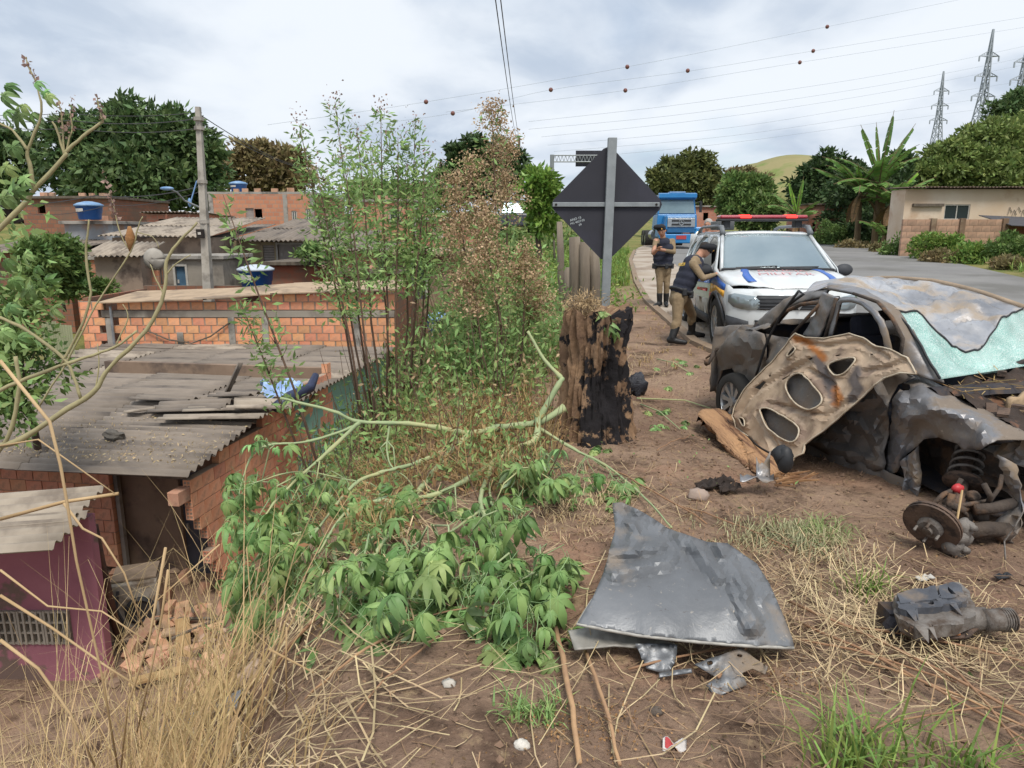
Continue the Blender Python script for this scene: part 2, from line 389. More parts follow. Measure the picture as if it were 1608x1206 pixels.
# one ground sheet with a soil material that turns grassy by place
def soil_ground():
    m = bpy.data.materials.new('ground_soil'); m.use_nodes = True; t = m.node_tree; b = t.nodes['Principled BSDF']; L = t.links.new
    tcn = t.nodes.new('ShaderNodeTexCoord').outputs['Object']
    def ns(sc, lo, hi, de=8, ro=.62, ofs=0):
        mpn = t.nodes.new('ShaderNodeMapping'); mpn.inputs['Location'].default_value = (ofs, ofs*.7, 0); L(tcn, mpn.inputs[0])
        n = t.nodes.new('ShaderNodeTexNoise'); n.inputs['Scale'].default_value = sc; n.inputs['Detail'].default_value = de; n.inputs['Roughness'].default_value = ro
        r = t.nodes.new('ShaderNodeMapRange'); r.inputs[1].default_value = lo; r.inputs[2].default_value = hi; L(mpn.outputs[0], n.inputs['Vector']); L(n.outputs['Fac'], r.inputs[0]); return n, r.outputs[0]
    def mx(f, a, c):
        q = t.nodes.new('ShaderNodeMix'); q.data_type = 'RGBA'; q.clamp_factor = True; L(f, q.inputs[0])
        for s_, v in ((6, a), (7, c)):
            if isinstance(v, tuple): q.inputs[s_].default_value = v
            else: L(v, q.inputs[s_])
        return q.outputs[2]
    c = mx(ns(1.1, .35, .68)[1], hx('786152'), hx('9d8571'))
    c = mx(ns(.75, .54, .7, ofs=4)[1], c, hx('9c7a64'))        # redder subsoil
    c = mx(ns(2.3, .52, .68, ofs=9)[1], c, hx('4a3a30'))       # damp and burnt patches
    c = mx(ns(9, .56, .72, ofs=2)[1], c, hx('a08a6d'))         # straw dust
    c = mx(ns(38, .56, .74, ofs=3)[1], c, hx('3d2f27'))
    c = mx(ns(60, .6, .75, ofs=7)[1], c, hx('b09a80'))
    # beyond the road on both sides the ground is grass grown
    sp = t.nodes.new('ShaderNodeSeparateXYZ'); L(tcn, sp.inputs[0])
    far = t.nodes.new('ShaderNodeMapRange'); far.inputs[1].default_value = 15; far.inputs[2].default_value = 24; L(sp.outputs[1], far.inputs[0])
    g = mx(ns(.5, .35, .65, ofs=1)[1], hx('5c6a38'), hx('8d8152')); g = mx(ns(3, .5, .7)[1], g, hx('475a2c'))
    c = mx(far.outputs[0], c, g)
    L(c, b.inputs['Base Color']); b.inputs['Roughness'].default_value = .97; b.inputs['Specular IOR Level'].default_value = .15
    n1, _ = ns(14, 0, 1, 10, .7); n2, _ = ns(70, 0, 1, 6, .6, 3); ad = t.nodes.new('ShaderNodeMath'); ad.operation = 'MULTIPLY_ADD'; ad.inputs[1].default_value = .35
    L(n2.outputs['Fac'], ad.inputs[0]); L(n1.outputs['Fac'], ad.inputs[2]); bp = t.nodes.new('ShaderNodeBump'); bp.inputs['Strength'].default_value = .85; bp.inputs['Distance'].default_value = .035
    L(ad.outputs[0], bp.inputs['Height']); L(bp.outputs[0], b.inputs['Normal'])
    return m
M_GROUND = soil_ground()
xs = ax((-400, -60, 40), (-60, -12, 4), (-12, -4.5, .5), (-4.5, -2, .12), (-2, 3.4, .045), (3.4, 14, .6), (14, 44, 1.5), (44, 120, 8), (120, 500, 60))
ys = ax((-6, 1.4, .8), (1.4, 3.6, .045), (3.6, 7.5, .07), (7.5, 14, .2), (14, 40, .8), (40, 80, 2.5), (80, 200, 12), (200, 900, 100))
ground_grid('ground', xs, ys, M_GROUND)
# road sheet, shoulder, kerb and lane lines
def ribbon(name, fl, fr, y0, y1, dy, m, dz, nx=1, k='structure', rag=0):
    mb = MB(); n = int((y1-y0)/dy)
    def fn(u, v):
        y = y0+(y1-y0)*v; a, c = fl(y), fr(y)
        if rag: a += rag*nz(y*1.1, 3); c += rag*nz(y*1.3, 9)
        return (lerp(a, c, u), y, road_z(y)+dz)
    mb.grid(fn, nx, n); return kind(mb.build(name, m), k)
ribbon('road', road_l, road_r, -6, 140, 1, M_ASPH, .0, 8)
ribbon('road_shoulder', lambda y: road_l(y)+.02, lambda y: road_l(y)+pl([(8, 1.7), (16, 1.9), (30, 1.5), (45, .9)], y), -6, 60, .4, M_SHOULD, .004, 4, rag=.14)
mb = MB(); kp = [(y, road_l(y)) for y in [2, 5, 8, 10, 12, 14, 16, 18, 20, 24, 28, 32, 38]]
def kerb_fn(u, v):
    y = 2+36*v; x = road_l(y)-.16+[0, .02, .16, .18][round(u*3)]; return (x, y, road_z(y)+[-.1, .045, .05, -.1][round(u*3)]+.012*nz(y*2, 1))
mb.grid(kerb_fn, 3, 120); kind(mb.build('kerb', mat('worn_kerb', '7f6b58', '8c7b69', scale=3, rough=.95, bump=.4)), 'structure')
# far grassy hill behind the trees
mb = MB()
def hill_fn(u, v):
    a = lerp(-.9, .9, u); X = 160+a*130; Y = 300+v*190
    return (X, Y, 4+43*math.exp(-((a-.05)*2.2)**2)*math.sin(min(1, v*1.3)*math.pi*.5)+2.5*nz(X*.02, Y*.02))
mb.grid(hill_fn, 44, 20); kind(mb.build('hill', mat('dry_hill_grass', '7f7a4e', '938860', scale=.03, rough=1, bump=.3, bscale=.6, c3='6d7a3e', s3=.06), None, True), 'structure')
# low far ridge on the left so that the land reaches the sky
mb = MB()
def ridge_fn(u, v):
    X = lerp(-420, 120, u); Y = 260+v*160
    return (X, Y, 2+(10+6*nz(X*.012, 4))*math.sin(v*math.pi*.5))
mb.grid(ridge_fn, 60, 6); kind(mb.build('hill', mat('far_ridge', '5a6a4c', '75805c', scale=.05, rough=1, bump=.2, bscale=.8), None, True), 'structure')
# ================================================================= houses
M_BRICK = mat('clay_block', 'cc8a68', 'd8a486', scale=4, rough=.9, bump=.25, bscale=60, obj=.16, hue=.008, c3='8d6a55', s3=3, lo3=.56, hi3=.7)
M_BRICK2 = mat('dusty_clay_block', 'b98a6e', 'c49f84', scale=4, rough=.95, bump=.3, bscale=50, obj=.2, hue=.01, c3='8a7460', s3=2.2)
M_BRICKR = mat('orange_clay_block', 'd68c60', 'dfa27e', scale=3, rough=.9, bump=.2, bscale=50, obj=.17, hue=.012, c3='94705c', s3=1.2, lo3=.55, hi3=.68)
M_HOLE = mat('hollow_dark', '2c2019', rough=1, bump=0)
M_MORT = mat('mortar', 'a3907e', '8c7b6c', scale=5, rough=.95, bump=.4)
M_FIBRO = mat('fibre_cement', '73695f', '8c8176', scale=2.2, rough=.9, bump=.3, bscale=30, obj=.13, c3='57504b', s3=1.1, lo3=.5, hi3=.66, stretch=(.5, 1.6, 1))
M_FIBROL = mat('pale_fibre_cement', 'a39788', '8f8477', scale=2.2, rough=.9, bump=.3, obj=.1, c3='776c61', s3=1.3)
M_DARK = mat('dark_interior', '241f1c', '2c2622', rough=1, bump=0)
M_BW = {'red': brickmat('far_brick', 'c08464', 'b0745a', '9a8979', plaster='ab8670'), 'old': brickmat('far_old_brick', '8f6049', '7d5442', '6b5e52', plaster='6e5a4c'),
        'pink': brickmat('far_pink_brick', 'bb7d66', 'b07460', 'a08878', plaster='b98f7c')}
M_WALL = {'grey': M_PLAST, 'dirty': mat('stained_render', 'a3907f', '8c7a6c', scale=.9, rough=.95, bump=.3, c3='6e5f55', s3=1.3, lo3=.52),
          'yellow': mat('faded_yellow_render', 'b5a682', '9c8b72', scale=.8, rough=.95, bump=.3, c3='8a7668', s3=1.1), 'pale': mat('pale_render', '9aa0a6', '8d8c8c', scale=1, rough=.95, bump=.2, c3='a0806a', s3=.8),
          'orange': mat('orange_render', 'a9674e', '97584a', scale=1, rough=.95, bump=.3, c3='8c6a58', s3=1.4), 'brown': mat('brown_render', '7d6652', '6a5545', scale=1, rough=.95, bump=.3, c3='8f7d68', s3=1.5),
          'cream': mat('cream_render', 'c8b096', 'd6c6b3', scale=.5, rough=.95, bump=.15, c3='b08e72', s3=.55, lo3=.54, hi3=.7), 'teal': mat('teal_wall_paint', '86b3a4', '78a698', scale=1.5, rough=.9, bump=.15),
          'pinkp': mat('magenta_wall_paint', '9f6873', '915c69', scale=1.4, rough=.9, bump=.2, c3='6d5a52', s3=1.0, lo3=.6, hi3=.64), 'adobe': mat('brown_plaster_room', '8d7866', '7a6656', scale=1.2, rough=.95, bump=.3, c3='5f5148', s3=1.4)}
M_DOORB = mat('blue_door_paint', '48687f', '3e5b72', rough=.6, bump=.05); M_SLATE = mat('slate_door_paint', '4a4c55', '40424a', scale=2, rough=.6, bump=.05)
M_FRAME = mat('white_window_paint', 'bab6ae', 'a8a39a', rough=.7, bump=.05); M_PANE = mat('dim_window_glass', '30383c', rough=.15, bump=0)
M_SHUT = mat('grey_roller_steel', 'a09690', '8f8680', rough=.6, bump=.05)
# ---- single clay blocks sharing a few meshes
def brick_mesh(name, L_, T, H, holes=False, sd=0):
    mb = MB(); r = random.Random(sd); j = lambda: r.uniform(-.004, .004)
    x, y, z = L_/2, T/2, H/2
    if not holes: mb.box((0, 0, 0), (L_, T, H)); mb.v = [(a+j(), b+j()*.5, c+j()) for a, b, c in mb.v]
    else:
        vs = [(-x,-y,-z),(x,-y,-z),(x,y,-z),(-x,y,-z),(-x,-y,z),(x,-y,z),(x,y,z),(-x,y,z)]
        mb.add(vs, [(0,3,2,1),(4,5,6,7),(0,1,5,4),(1,2,6,5),(2,3,7,6)])
        ys = [-y, -y+.014, -.006, .006, y-.014, y]; zs = [-z, -z+.016, -z+.016+(H-.064)/3, -z+.032+(H-.064)/3, z-.032-(H-.064)/3, z-.016-(H-.064)/3, z-.016, z]
        for a in range(5):
            for b in range(7):
                hole = a in (1, 3) and b in (1, 3, 5)
                c = [(-x, ys[a], zs[b]), (-x, ys[a], zs[b+1]), (-x, ys[a+1], zs[b+1]), (-x, ys[a+1], zs[b])]
                if not hole: mb.add(c, [(0, 1, 2, 3)])
                else:
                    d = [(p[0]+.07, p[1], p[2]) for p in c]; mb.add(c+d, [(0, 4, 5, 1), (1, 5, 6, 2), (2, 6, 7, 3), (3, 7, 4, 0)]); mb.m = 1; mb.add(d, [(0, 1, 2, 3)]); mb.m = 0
    return mb.mesh(name)
def brick_pool(L_, T, H, m, n=4):
    ps = []
    for i in range(n):
        me = brick_mesh('brick', L_, T, H, False, i); me.materials.append(m); ps.append(me)
    me = brick_mesh('brick', L_, T, H, True, 9); me.materials.append(m); me.materials.append(M_HOLE); return ps, me
def brick_wall(parent, O, e, n, L_, z0, z1, pool, mask=None, Lb=.30, Hb=.205, T=.12, top=None, holes=None, gap=.014, mortar=True, inset=.012):
    """courses of separate blocks laid on a mortar core; e runs along, n points out of the visible face"""
    O = Vector(O); e = Vector(e).normalized(); n = Vector(n).normalized(); ps, endm = pool; inv = parent.matrix_basis.inverted() if parent.type == 'EMPTY' else Matrix()
    core = MB(); k = int(round((z1-z0)/Hb)); R = Matrix((e, -n, Vector((0, 0, 1)))).transposed().to_4x4()
    for c in range(k+6):
        zc = z0+(c+.5)*Hb; run = None; x = -(Lb/2 if c % 2 else 0)
        while x < L_-.02:
            a, b = max(0, x), min(L_, x+Lb); x += Lb
            if b-a < .05: continue
            zt = top((a+b)/2) if top else z1
            ok = zc+Hb*.3 < zt and (mask is None or mask((a+b)/2, zc))
            if ok:
                end = holes is not None and holes(a, zc)
                o = bpy.data.objects.new('brick', endm if end else random.choice(ps)); COL.objects.link(o)
                M = Matrix.Translation(O+e*(a+b)/2+Vector((0, 0, zc))-n*(T/2)+n*U(-.004, .003)) @ R @ Matrix.Rotation(U(-.006, .006), 4, 'Y')
                M = M @ Matrix.Diagonal(((b-a-gap)/(Lb-gap), 1, 1, 1)); o.parent = parent; o.matrix_parent_inverse = inv; o.matrix_basis = M
                run = [a, b] if run is None else [run[0], b]
            if (not ok or x >= L_-.02) and run:
                core.box(O+e*(run[0]+run[1])/2+Vector((0, 0, zc))-n*(T/2+inset/2), (run[1]-run[0]-.03, T-inset, Hb+.001), R.to_3x3()); run = None
    if mortar and core.v: core.build('mortar', M_MORT, parent)
POOL_A = brick_pool(.286, .12, .191, M_BRICK); POOL_B = brick_pool(.286, .12, .191, M_BRICKR); POOL_C = brick_pool(.286, .12, .191, M_BRICK2)
# ---- corrugated sheets
_corr = {}
def corr_mesh(waves, length, pitch=.177, amp=.033, seg=6, m=None, nl=4, sag=0):
    key = (waves, length, pitch, m.name, sag)
    if key in _corr: return _corr[key]
    mb = MB(); n = waves*seg
    def fn(u, v): return (lerp(-length/2, length/2, v), (u-.5)*waves*pitch, amp*math.sin(u*waves*2*math.pi)-sag*math.cos((v-.5)*math.pi))
    mb.grid(fn, n, nl); me = mb.mesh('roof_sheet', True); me.materials.append(m); _corr[key] = me; return me
def roof_sheet(parent, c, ex, ey, waves, length, m=None, name='roof_sheet', thick=.007, **k):
    ex = Vector(ex).normalized(); ey = Vector(ey); ey = (ey-ex*ey.dot(ex)).normalized(); R = Matrix((ex, ey, ex.cross(ey))).transposed().to_4x4()
    o = link(name, corr_mesh(waves, length, m=m or M_FIBRO, **k), None, None); o.matrix_basis = Matrix.Translation(c) @ R
    if parent is not None: o.parent = parent; o.matrix_parent_inverse = parent.matrix_basis.inverted() if parent.type == 'EMPTY' else Matrix()
    return mods(o, thick)
def roof_field(parent, O, e1, e2, len1, len2, slope1, slope2, waves=5, sheet=2.2, m=None, jit=.02, skip=None, pitch=.177, alt=None):
    """overlapping sheets: corrugations along e1, rows stepping along e2"""
    O = Vector(O); w = (waves-.6)*pitch; n2 = max(1, round(len2/w)); n1 = max(1, round(len1/sheet)); s1 = len1/n1; w = len2/n2
    A = (Vector(e1)+Vector((0, 0, slope1))).normalized(); B = (Vector(e2)+Vector((0, 0, slope2))).normalized()
    for j in range(n2):
        for i in range(n1):
            if skip and skip(i, j): continue
            c = O+A*(i+.5)*s1+B*(j+.5)*w+Vector((0, 0, .014*(i % 2)+.012*(j % 2)+U(-jit, jit)*.5))
            roof_sheet(parent, c, A+Vector((0, 0, U(-jit, jit)*.6))+B*U(-jit, jit)*.5, B+Vector((0, 0, U(-jit, jit))), waves, s1+.18, (alt if alt and random.random() < .16 else m), pitch=pitch)
# ---- plain houses seen from the verge
def wall_cells(mb, x0, x1, z0, z1, y, T, ops):
    xs_ = sorted({x0, x1, *[min(max(v, x0), x1) for o in ops for v in (o[0], o[2])]}); zs_ = sorted({z0, z1, *[min(max(v, z0), z1) for o in ops for v in (o[1], o[3])]})
    for a, b in zip(xs_, xs_[1:]):
        for c, d in zip(zs_, zs_[1:]):
            m_ = ((a+b)/2, (c+d)/2)
            if not any(o[0] < m_[0] < o[2] and o[1] < m_[1] < o[3] for o in ops): mb.box(((a+b)/2, y+T/2, (c+d)/2), (b-a, T, d-c))
def house(label, x0, x1, yt, yb, Y, depth, wall, ops=(), roof=None, name='brick_house', cat='house', down=1.2, pillars=()):
    xm = (yt+yb)/2; X0, X1 = px(x0, xm, Y).x, px(x1, xm, Y).x; Z1, Z0 = px(x0, yt, Y).z, px(x0, yb, Y).z-down
    H = thing(name, label, cat, ((X0+X1)/2, Y, Z0)); O_ = [(px(o[0], xm, Y).x, px(0, o[3], Y).z, px(o[2], xm, Y).x, px(0, o[1], Y).z, o[4]) for o in ops]
    mb = MB(); T = .14
    wall_cells(mb, X0, X1, Z0, Z1, Y, T, O_)
    for xx in (X0+T/2, X1-T/2): mb.box((xx, Y+T+(depth-T)/2, (Z0+Z1)/2), (T, depth-T, Z1-Z0))
    mb.box(((X0+X1)/2, Y+depth-T/2, (Z0+Z1)/2), (X1-X0-2*T, T, Z1-Z0)); mb.build('wall', wall, H)
    for a, c, b, d, kd in O_:
        w, h = b-a, d-c; cx, cz = (a+b)/2, (c+d)/2
        if kd == 'hole':
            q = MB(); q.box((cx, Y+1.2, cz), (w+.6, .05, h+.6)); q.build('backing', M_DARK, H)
        elif kd[:4] == 'door':
            q = MB(); q.box((cx, Y+.09, cz), (w, .05, h)); dr = q.build('door', {'b': M_DOORB, 's': M_SLATE, 'w': M_SHUT}[kd[4:] or 's'], H)
            q = MB(); q.box((cx-w*.36, Y+.055, cz), (.05, .04, .12)); q.build('handle', M_FRAME, dr)
            q = MB()
            for xx in (a-.035, b+.035): q.box((xx, Y-.01, cz), (.07, .08, h))
            q.box((cx, Y-.01, d+.035), (w+.14, .08, .07)); q.build('frame', M_FRAME, dr)
        elif kd == 'shutter':
            q = MB(); n = max(4, int(h/.09))
            for i in range(n): q.box((cx, Y+.08, c+(i+.5)*h/n), (w, .03, h/n*.86))
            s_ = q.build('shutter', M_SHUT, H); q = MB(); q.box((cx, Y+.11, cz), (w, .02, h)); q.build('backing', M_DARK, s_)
        else:
            q = MB()
            for xx in (a+.03, b-.03, cx): q.box((xx, Y+.06, cz), (.05, .05, h))
            for zz_ in (c+.03, d-.03): q.box((cx, Y+.057, zz_), (w, .05, .05))
            f = q.build('window', M_FRAME, H); q = MB(); q.box((cx, Y+.075, cz), (w-.02, .01, h-.02)); q.build('pane', M_PANE, f)
            q = MB(); q.box((cx, Y-.02, c-.04), (w+.16, .12, .06)); q.build('sill', M_CONC, f)
    for p in pillars:
        q = MB(); xx = px(p, xm, Y).x; q.box((xx, Y-.012, (Z0+Z1)/2), (.22, .03, Z1-Z0-.02)); q.build('pillar', M_CONC, H)
    if roof:
        kd, rise, over, rm = roof
        if kd == 'corr': roof_field(H, (X1+.15, Y-over, Z1+.06), (0, 1, 0), (-1, 0, 0), depth+over, X1-X0+.3, rise, 0, m=rm, waves=6, sheet=2.6)
        else:
            q = MB(); q.box(((X0+X1)/2, Y+depth/2-over/2, Z1+.06), (X1-X0+.2, depth+over, .12)); q.build('roof', rm, H, bevel=.01)
            if rise:
                q = MB()
                for i in range(int((X1-X0)/.5)):
                    if random.random() < .75: q.box((X0+.25+i*.5+U(-.1, .1), Y+.1+U(0, .5), Z1+.12+.1), (U(.2, .4), .14, U(.14, .22)), Matrix.Rotation(U(-.2, .2), 3, 'Z'))
                kind(q.build('loose_bricks', M_BRICK2, H), 'stuff')
    return H, (X0, X1, Z0, Z1)
# ---- near house with the broken side wall
RZA = math.radians(-9.4); C0 = px(297, 745, 9.6); C0.z = -4.1
HA = thing('brick_house', 'brick house with its side wall torn open under a corrugated roof strewn with broken sheets', 'house', C0, RZA)
e1 = Vector((math.cos(RZA), math.sin(RZA), 0)); e2 = Vector((-math.sin(RZA), math.cos(RZA), 0))
def A(u, v, z): return C0+e1*u+e2*v+Vector((0, 0, z))           # z counted from the yard
ZE = -1.74+4.1
jag = lambda z: pl([(0, .75), (.55, .62), (.9, .42), (1.25, .33), (1.5, .22), (1.75, .02), (3, 0)], z)+.12*nz(z*7, 3)
brick_wall(HA, A(0, 0, 0), e2, e1, 5.0, 0, ZE, POOL_A, mask=lambda x, z: x > jag(z), top=lambda x: ZE-.06+.15*x, holes=lambda a, z: a < jag(z)+.25)
RA = Matrix((e1, e2, Vector((0, 0, 1)))).transposed()
q = MB(); q.box(A(-.1, -.12, ZE-.3), (.17, .3, .2), RA); q.build('lintel', M_BRICK2, HA, bevel=.01)
# facade set back under the eave
mbw = MB(); du0, du1 = -.98, -.42
def fbox(m_, u0, u1, v, T, z0, z1): m_.box(A((u0+u1)/2, v+T/2, (z0+z1)/2), (u1-u0, T, z1-z0), RA)
fbox(mbw, -2.05, du0, 1.1, .14, 0, ZE); fbox(mbw, du1, -.13, 1.1, .14, 0, ZE); fbox(mbw, du0, du1, 1.1, .14, 2.0, ZE); pass
mbw.build('wall', M_WALL['adobe'], HA); mbw = MB(); fbox(mbw, -5.2, -.13, 4.9, .14, 0, ZE+.6); mbw.build('back_wall', M_WALL['adobe'], HA)
q = MB(); fbox(q, du0, du1, 1.16, .04, 0, 2.0); dA = q.build('door', M_SLATE, HA)
q = MB(); q.box(A(du0+.07, 1.15, 1.0), (.03, .05, .12), RA); q.build('handle', M_CONC, dA)
q = MB(); q.box(A(-2.0, 1.0, ZE/2), (.07, .07, ZE), RA); q.build('pipe', M_CONC, HA)
brick_wall(HA, A(-5.1, .9, .3), e1, -e2, 3.05, 0, ZE-.35, POOL_A)
q = MB(); fbox(q, -5.1, -.02, -.1, .1, ZE-.055, ZE+.0); fbox(q, -5.1, -.02, 2.2, .1, ZE+.26, ZE+.33); q.build('roof_beam', M_DKWOOD, HA)
roof_field(HA, A(.03, -.16, ZE+.05), -e1, e2, 5.4, 2.75, -.01, .15, m=M_FIBRO, jit=.012, alt=M_FIBROL)
# broken sheets heaped on that roof
def roofz(v): return ZE+.09+.15*v
def frag(u, v, dz, ang, tilt, waves, length, m=M_FIBRO, roll=0, lab='broken piece of corrugated sheet lying on the near roof'):
    o = roof_sheet(None, A(u, v, roofz(v)+dz), e1*math.cos(ang)+e2*math.sin(ang)+Vector((0, 0, tilt)), e2*math.cos(ang)-e1*math.sin(ang)+Vector((0, 0, roll)), waves, length, m, name='broken_roof_sheet')
    return tag(o, lab, 'roof sheet', 'broken sheets heaped on the near roof')
random.seed(11)
FL = ['grey broken sheet standing upright at the back of the near roof', 'long pale broken sheet at the front of the heap on the near roof', 'pale broken sheet second from the front of the roof heap', 'dark broken sheet on top of the roof heap', 'narrow dark sheet slid to the left of the roof heap',
      'small pale sheet fragment at the left tip of the roof heap', 'dark sheet fragment tilted up beside the upright sheet', 'curled sheet fragment at the right end of the roof heap beside the blue cloth']
frag(-.85, 2.75, .3, .15, 1.9, 1, .62, lab=FL[0], roll=.1)
frag(-.55, 1.55, .09, .10, .03, 2, 1.7, M_FIBROL, lab=FL[1]); frag(-.45, 1.85, .12, .12, .04, 2, 1.4, M_FIBROL, lab=FL[2]); frag(-1.15, 1.9, .12, .06, .06, 3, 1.3, lab=FL[3], roll=.15)
frag(-1.9, 2.25, .08, -.08, .02, 2, 1.2, lab=FL[4]); frag(-2.0, 1.75, .06, .35, .1, 1, .5, M_FIBROL, lab=FL[5]); frag(-.6, 2.35, .16, -.3, .12, 2, 1.0, lab=FL[6]); frag(.15, 1.9, .2, .5, -.1, 2, .9, M_FIBROL, lab=FL[7], roll=.3)
# blue cloth, stone and dark tarpaulin on the roof edge
mb = MB(); cb = A(.12, 2.65, roofz(2.65)+.16)
mb.grid(lambda u, v: cb+Vector(((u-.5)*.75+.08*math.sin(v*5), (v-.5)*.5, .11*math.sin(u*9+v*3)*math.sin(v*3.1)+.1*nz(u*5, v*5)-.25*(v-.5)**2+.12*v)), 26, 18)
tag(mb.build('cloth', mat('pale_blue_cloth', '7f9cc9', 'a5bcdd', scale=7, rough=.9, bump=.2), None, True, thick=.01), 'crumpled light blue cloth lying at the far edge of the near roof', 'cloth')
mb = MB(); cb = A(.42, 2.4, roofz(2.4)+.1); mb.tube([cb+Vector((-.15, -.45, -.05)), cb+Vector((.0, -.1, .05)), cb+Vector((.22, .35, .12)), cb+Vector((.26, .6, .3))], [.09, .11, .09, .06], 9)
tag(mb.build('tarpaulin', mat('navy_plastic', '20263c', '2b3350', scale=6, rough=.45, bump=.4, bscale=14), None, True), 'dark navy rolled tarpaulin beside the blue cloth', 'tarpaulin')
mb = MB(); mb.ball(A(-1.75, .75, roofz(.75)+.07), (.15, .1, .09), 10, 7, .5, 4); tag(mb.build('stone', mat('roof_stone', '6b665f', '57524c', rough=.95, bump=.5)), 'grey stone weighing down the near corrugated roof', 'stone')
# ---- middle house under the wide low roof, teal side wall
HB = thing('house', 'low house under a wide grey corrugated roof with a teal painted side wall', 'house', A(-3.5, 5.6, 0), RZA)
ZB = -1.46+4.1
mb = MB(); fbox(mb, -.12, 0, 3.3, 5.3, 0, ZB); mb.build('side_wall', M_WALL['teal'], HB)
mb = MB(); fbox(mb, -7.6, -.13, 8.5, .12, 0, ZB); fbox(mb, -7.6, -7.48, 3.3, 5.3, 0, ZB); mb.build('wall', M_WALL['grey'], HB)
roof_field(HB, A(.12, 2.75, ZB+.06), -e1, e2, 7.8, 5.9, -.004, .012, m=M_FIBRO, jit=.02, alt=M_FIBROL)
q = MB(); q.box(A(.06, 3.4, ZB-.35), (.06, 1.6, .09), RA @ Matrix.Rotation(.35, 3, 'X')); q.build('rafter', M_STRAW, HB)
# ---- long orange block wall house behind it (every block is laid)
YM = 18.9
x0w, x1w = px(128, 510, YM).x, px(622, 500, YM).x; zb, zt = -1.66, .08; LW = x1w-x0w
HM = thing('brick_house', 'long low house of bare orange clay blocks with a grey beam and tan sheet roof', 'house', ((x0w+x1w)/2, YM, -3))
xw = lambda p: px(p, 500, YM).x-x0w
brick_wall(HM, (x0w, YM, 0), (1, 0, 0), (0, -1, 0), LW, zb, zt, POOL_B, mask=lambda x, z: not (-.62 < z < -.40 and x > xw(160)) and not any(abs(x-xw(p)) < .2 for p in (171,)) and (x > xw(178) or z < -.2), top=lambda x: pl([(0, -.15), (xw(165), -.2), (xw(340), -.12), (xw(420), .0), (LW, .1)], x), Lb=.33, Hb=.21)
q = MB(); q.box((x0w+LW/2+xw(160)/2, YM+.05, -.51), (LW-xw(160), .13, .18)); q.build('beam', M_PLAST, HM, bevel=.01)
for p, za, zc in ((171, -1.7, -.62), (281, -1.7, -1.0), (363, -1.7, -.6), (416, -1.7, -.6), (560, -1.7, -.6)):
    q = MB(); q.box((x0w+xw(p), YM-.012, (za+zc)/2), (.17, .06, zc-za)); q.build('pillar', M_CONC, HM, bevel=.006)
q = MB(); q.tube([(x0w+xw(178), YM-.09, -1.65), (x0w+xw(178), YM-.09, -.3)], .035, 7); q.build('pipe', mat('pvc_pipe', '6d7073', '84878a', rough=.5, bump=0), HM)
q = MB(); q.tube([(x0w+xw(225), YM-.06, -.9), (x0w+xw(262), YM-.08, -1.18), (x0w+xw(300), YM-.09, -1.28), (x0w+xw(330), YM-.08, -1.1), (x0w+xw(362), YM-.05, -.72)], .02, 5); q.build('hose', M_DKWOOD, HM)
q = MB()
for p0_, p1_ in ((160, 330), (325, 440), (430, 520), (515, 625)):
    a, b = px(p0_, 480, YM).x, px(p1_, 470, YM).x; z = pl([(0, -.2), (xw(340), -.08), (xw(430), .06), (LW, .16)], a-x0w)
    z2 = pl([(0, -.2), (xw(340), -.08), (xw(430), .06), (LW, .16)], b-x0w)
    q.add([(a, YM-.22, z), (b, YM-.22, z2), (b, YM+1.9, z2+.13), (a, YM+1.9, z+.13), (a, YM-.22, z-.03), (b, YM-.22, z2-.03), (b, YM+1.9, z2+.10), (a, YM+1.9, z+.10)], [(0, 1, 2, 3), (4, 7, 6, 5), (0, 4, 5, 1), (1, 5, 6, 2), (2, 6, 7, 3), (3, 7, 4, 0)])
q.build('roof', mat('tan_sheet', 'b09a80', '9c8770', scale=2, rough=.9, bump=.2, c3='7f6e5d', s3=1.2), HM)
mb = MB(); mb.box((x0w+LW/2, YM+3.4, -1.6), (LW-.1, .14, 3.2)); mb.box((x0w+.06, YM+1.8, -1.6), (.14, 3.2, 3.0)); mb.box((x0w+LW-.06, YM+1.8, -1.6), (.14, 3.2, 3.0)); mb.build('back_wall', M_BW['old'], HM)
# ---- rows further up the slope
house('house with a grey rendered front and small square window behind the leafy bush', 104, 180, 352, 405, 28, 5, M_WALL['pale'], [(124, 380, 137, 393, 'window')], ('slab', 1, .2, M_CONC), name='house')
house('stained pinkish house under a white edged corrugated roof left of the utility pole', 178, 332, 373, 410, 26.5, 5.5, M_WALL['dirty'], [(212, 386, 233, 403, 'hole'), (183, 382, 200, 398, 'window')], ('corr', .12, .5, M_FIBROL), name='house')
house('brick house with a dark corner post below the stained pinkish house', 118, 250, 408, 470, 23.6, 3, M_BW['red'], [], ('slab', 1, .1, M_CONC), pillars=(196,))
house('grey rendered house with a narrow blue door beside the utility pole', 250, 352, 407, 472, 23.9, 2.6, M_WALL['grey'], [(277, 418, 293, 466, 'doorb')], ('slab', 0, .15, M_CONC), name='house')
house('small yellowish house partly behind the utility pole', 332, 411, 378, 414, 28.4, 5, M_WALL['yellow'], [(352, 384, 364, 408, 'doors')], ('corr', .1, .5, M_FIBRO), name='house')
house('house with two roller shutters under a dark overhanging sheet roof', 409, 506, 380, 420, 28, 5.5, M_WALL['yellow'], [(413, 385, 431, 416, 'shutter'), (437, 384, 474, 416, 'doorw')], ('corr', .14, .9, M_FIBRO), name='house')
house('low orange walled house with a dark flat roof behind the white lidded blue tank', 424, 545, 416, 462, 24.5, 3.2, M_WALL['orange'], [], ('slab', 0, .35, M_DKWOOD), name='house')
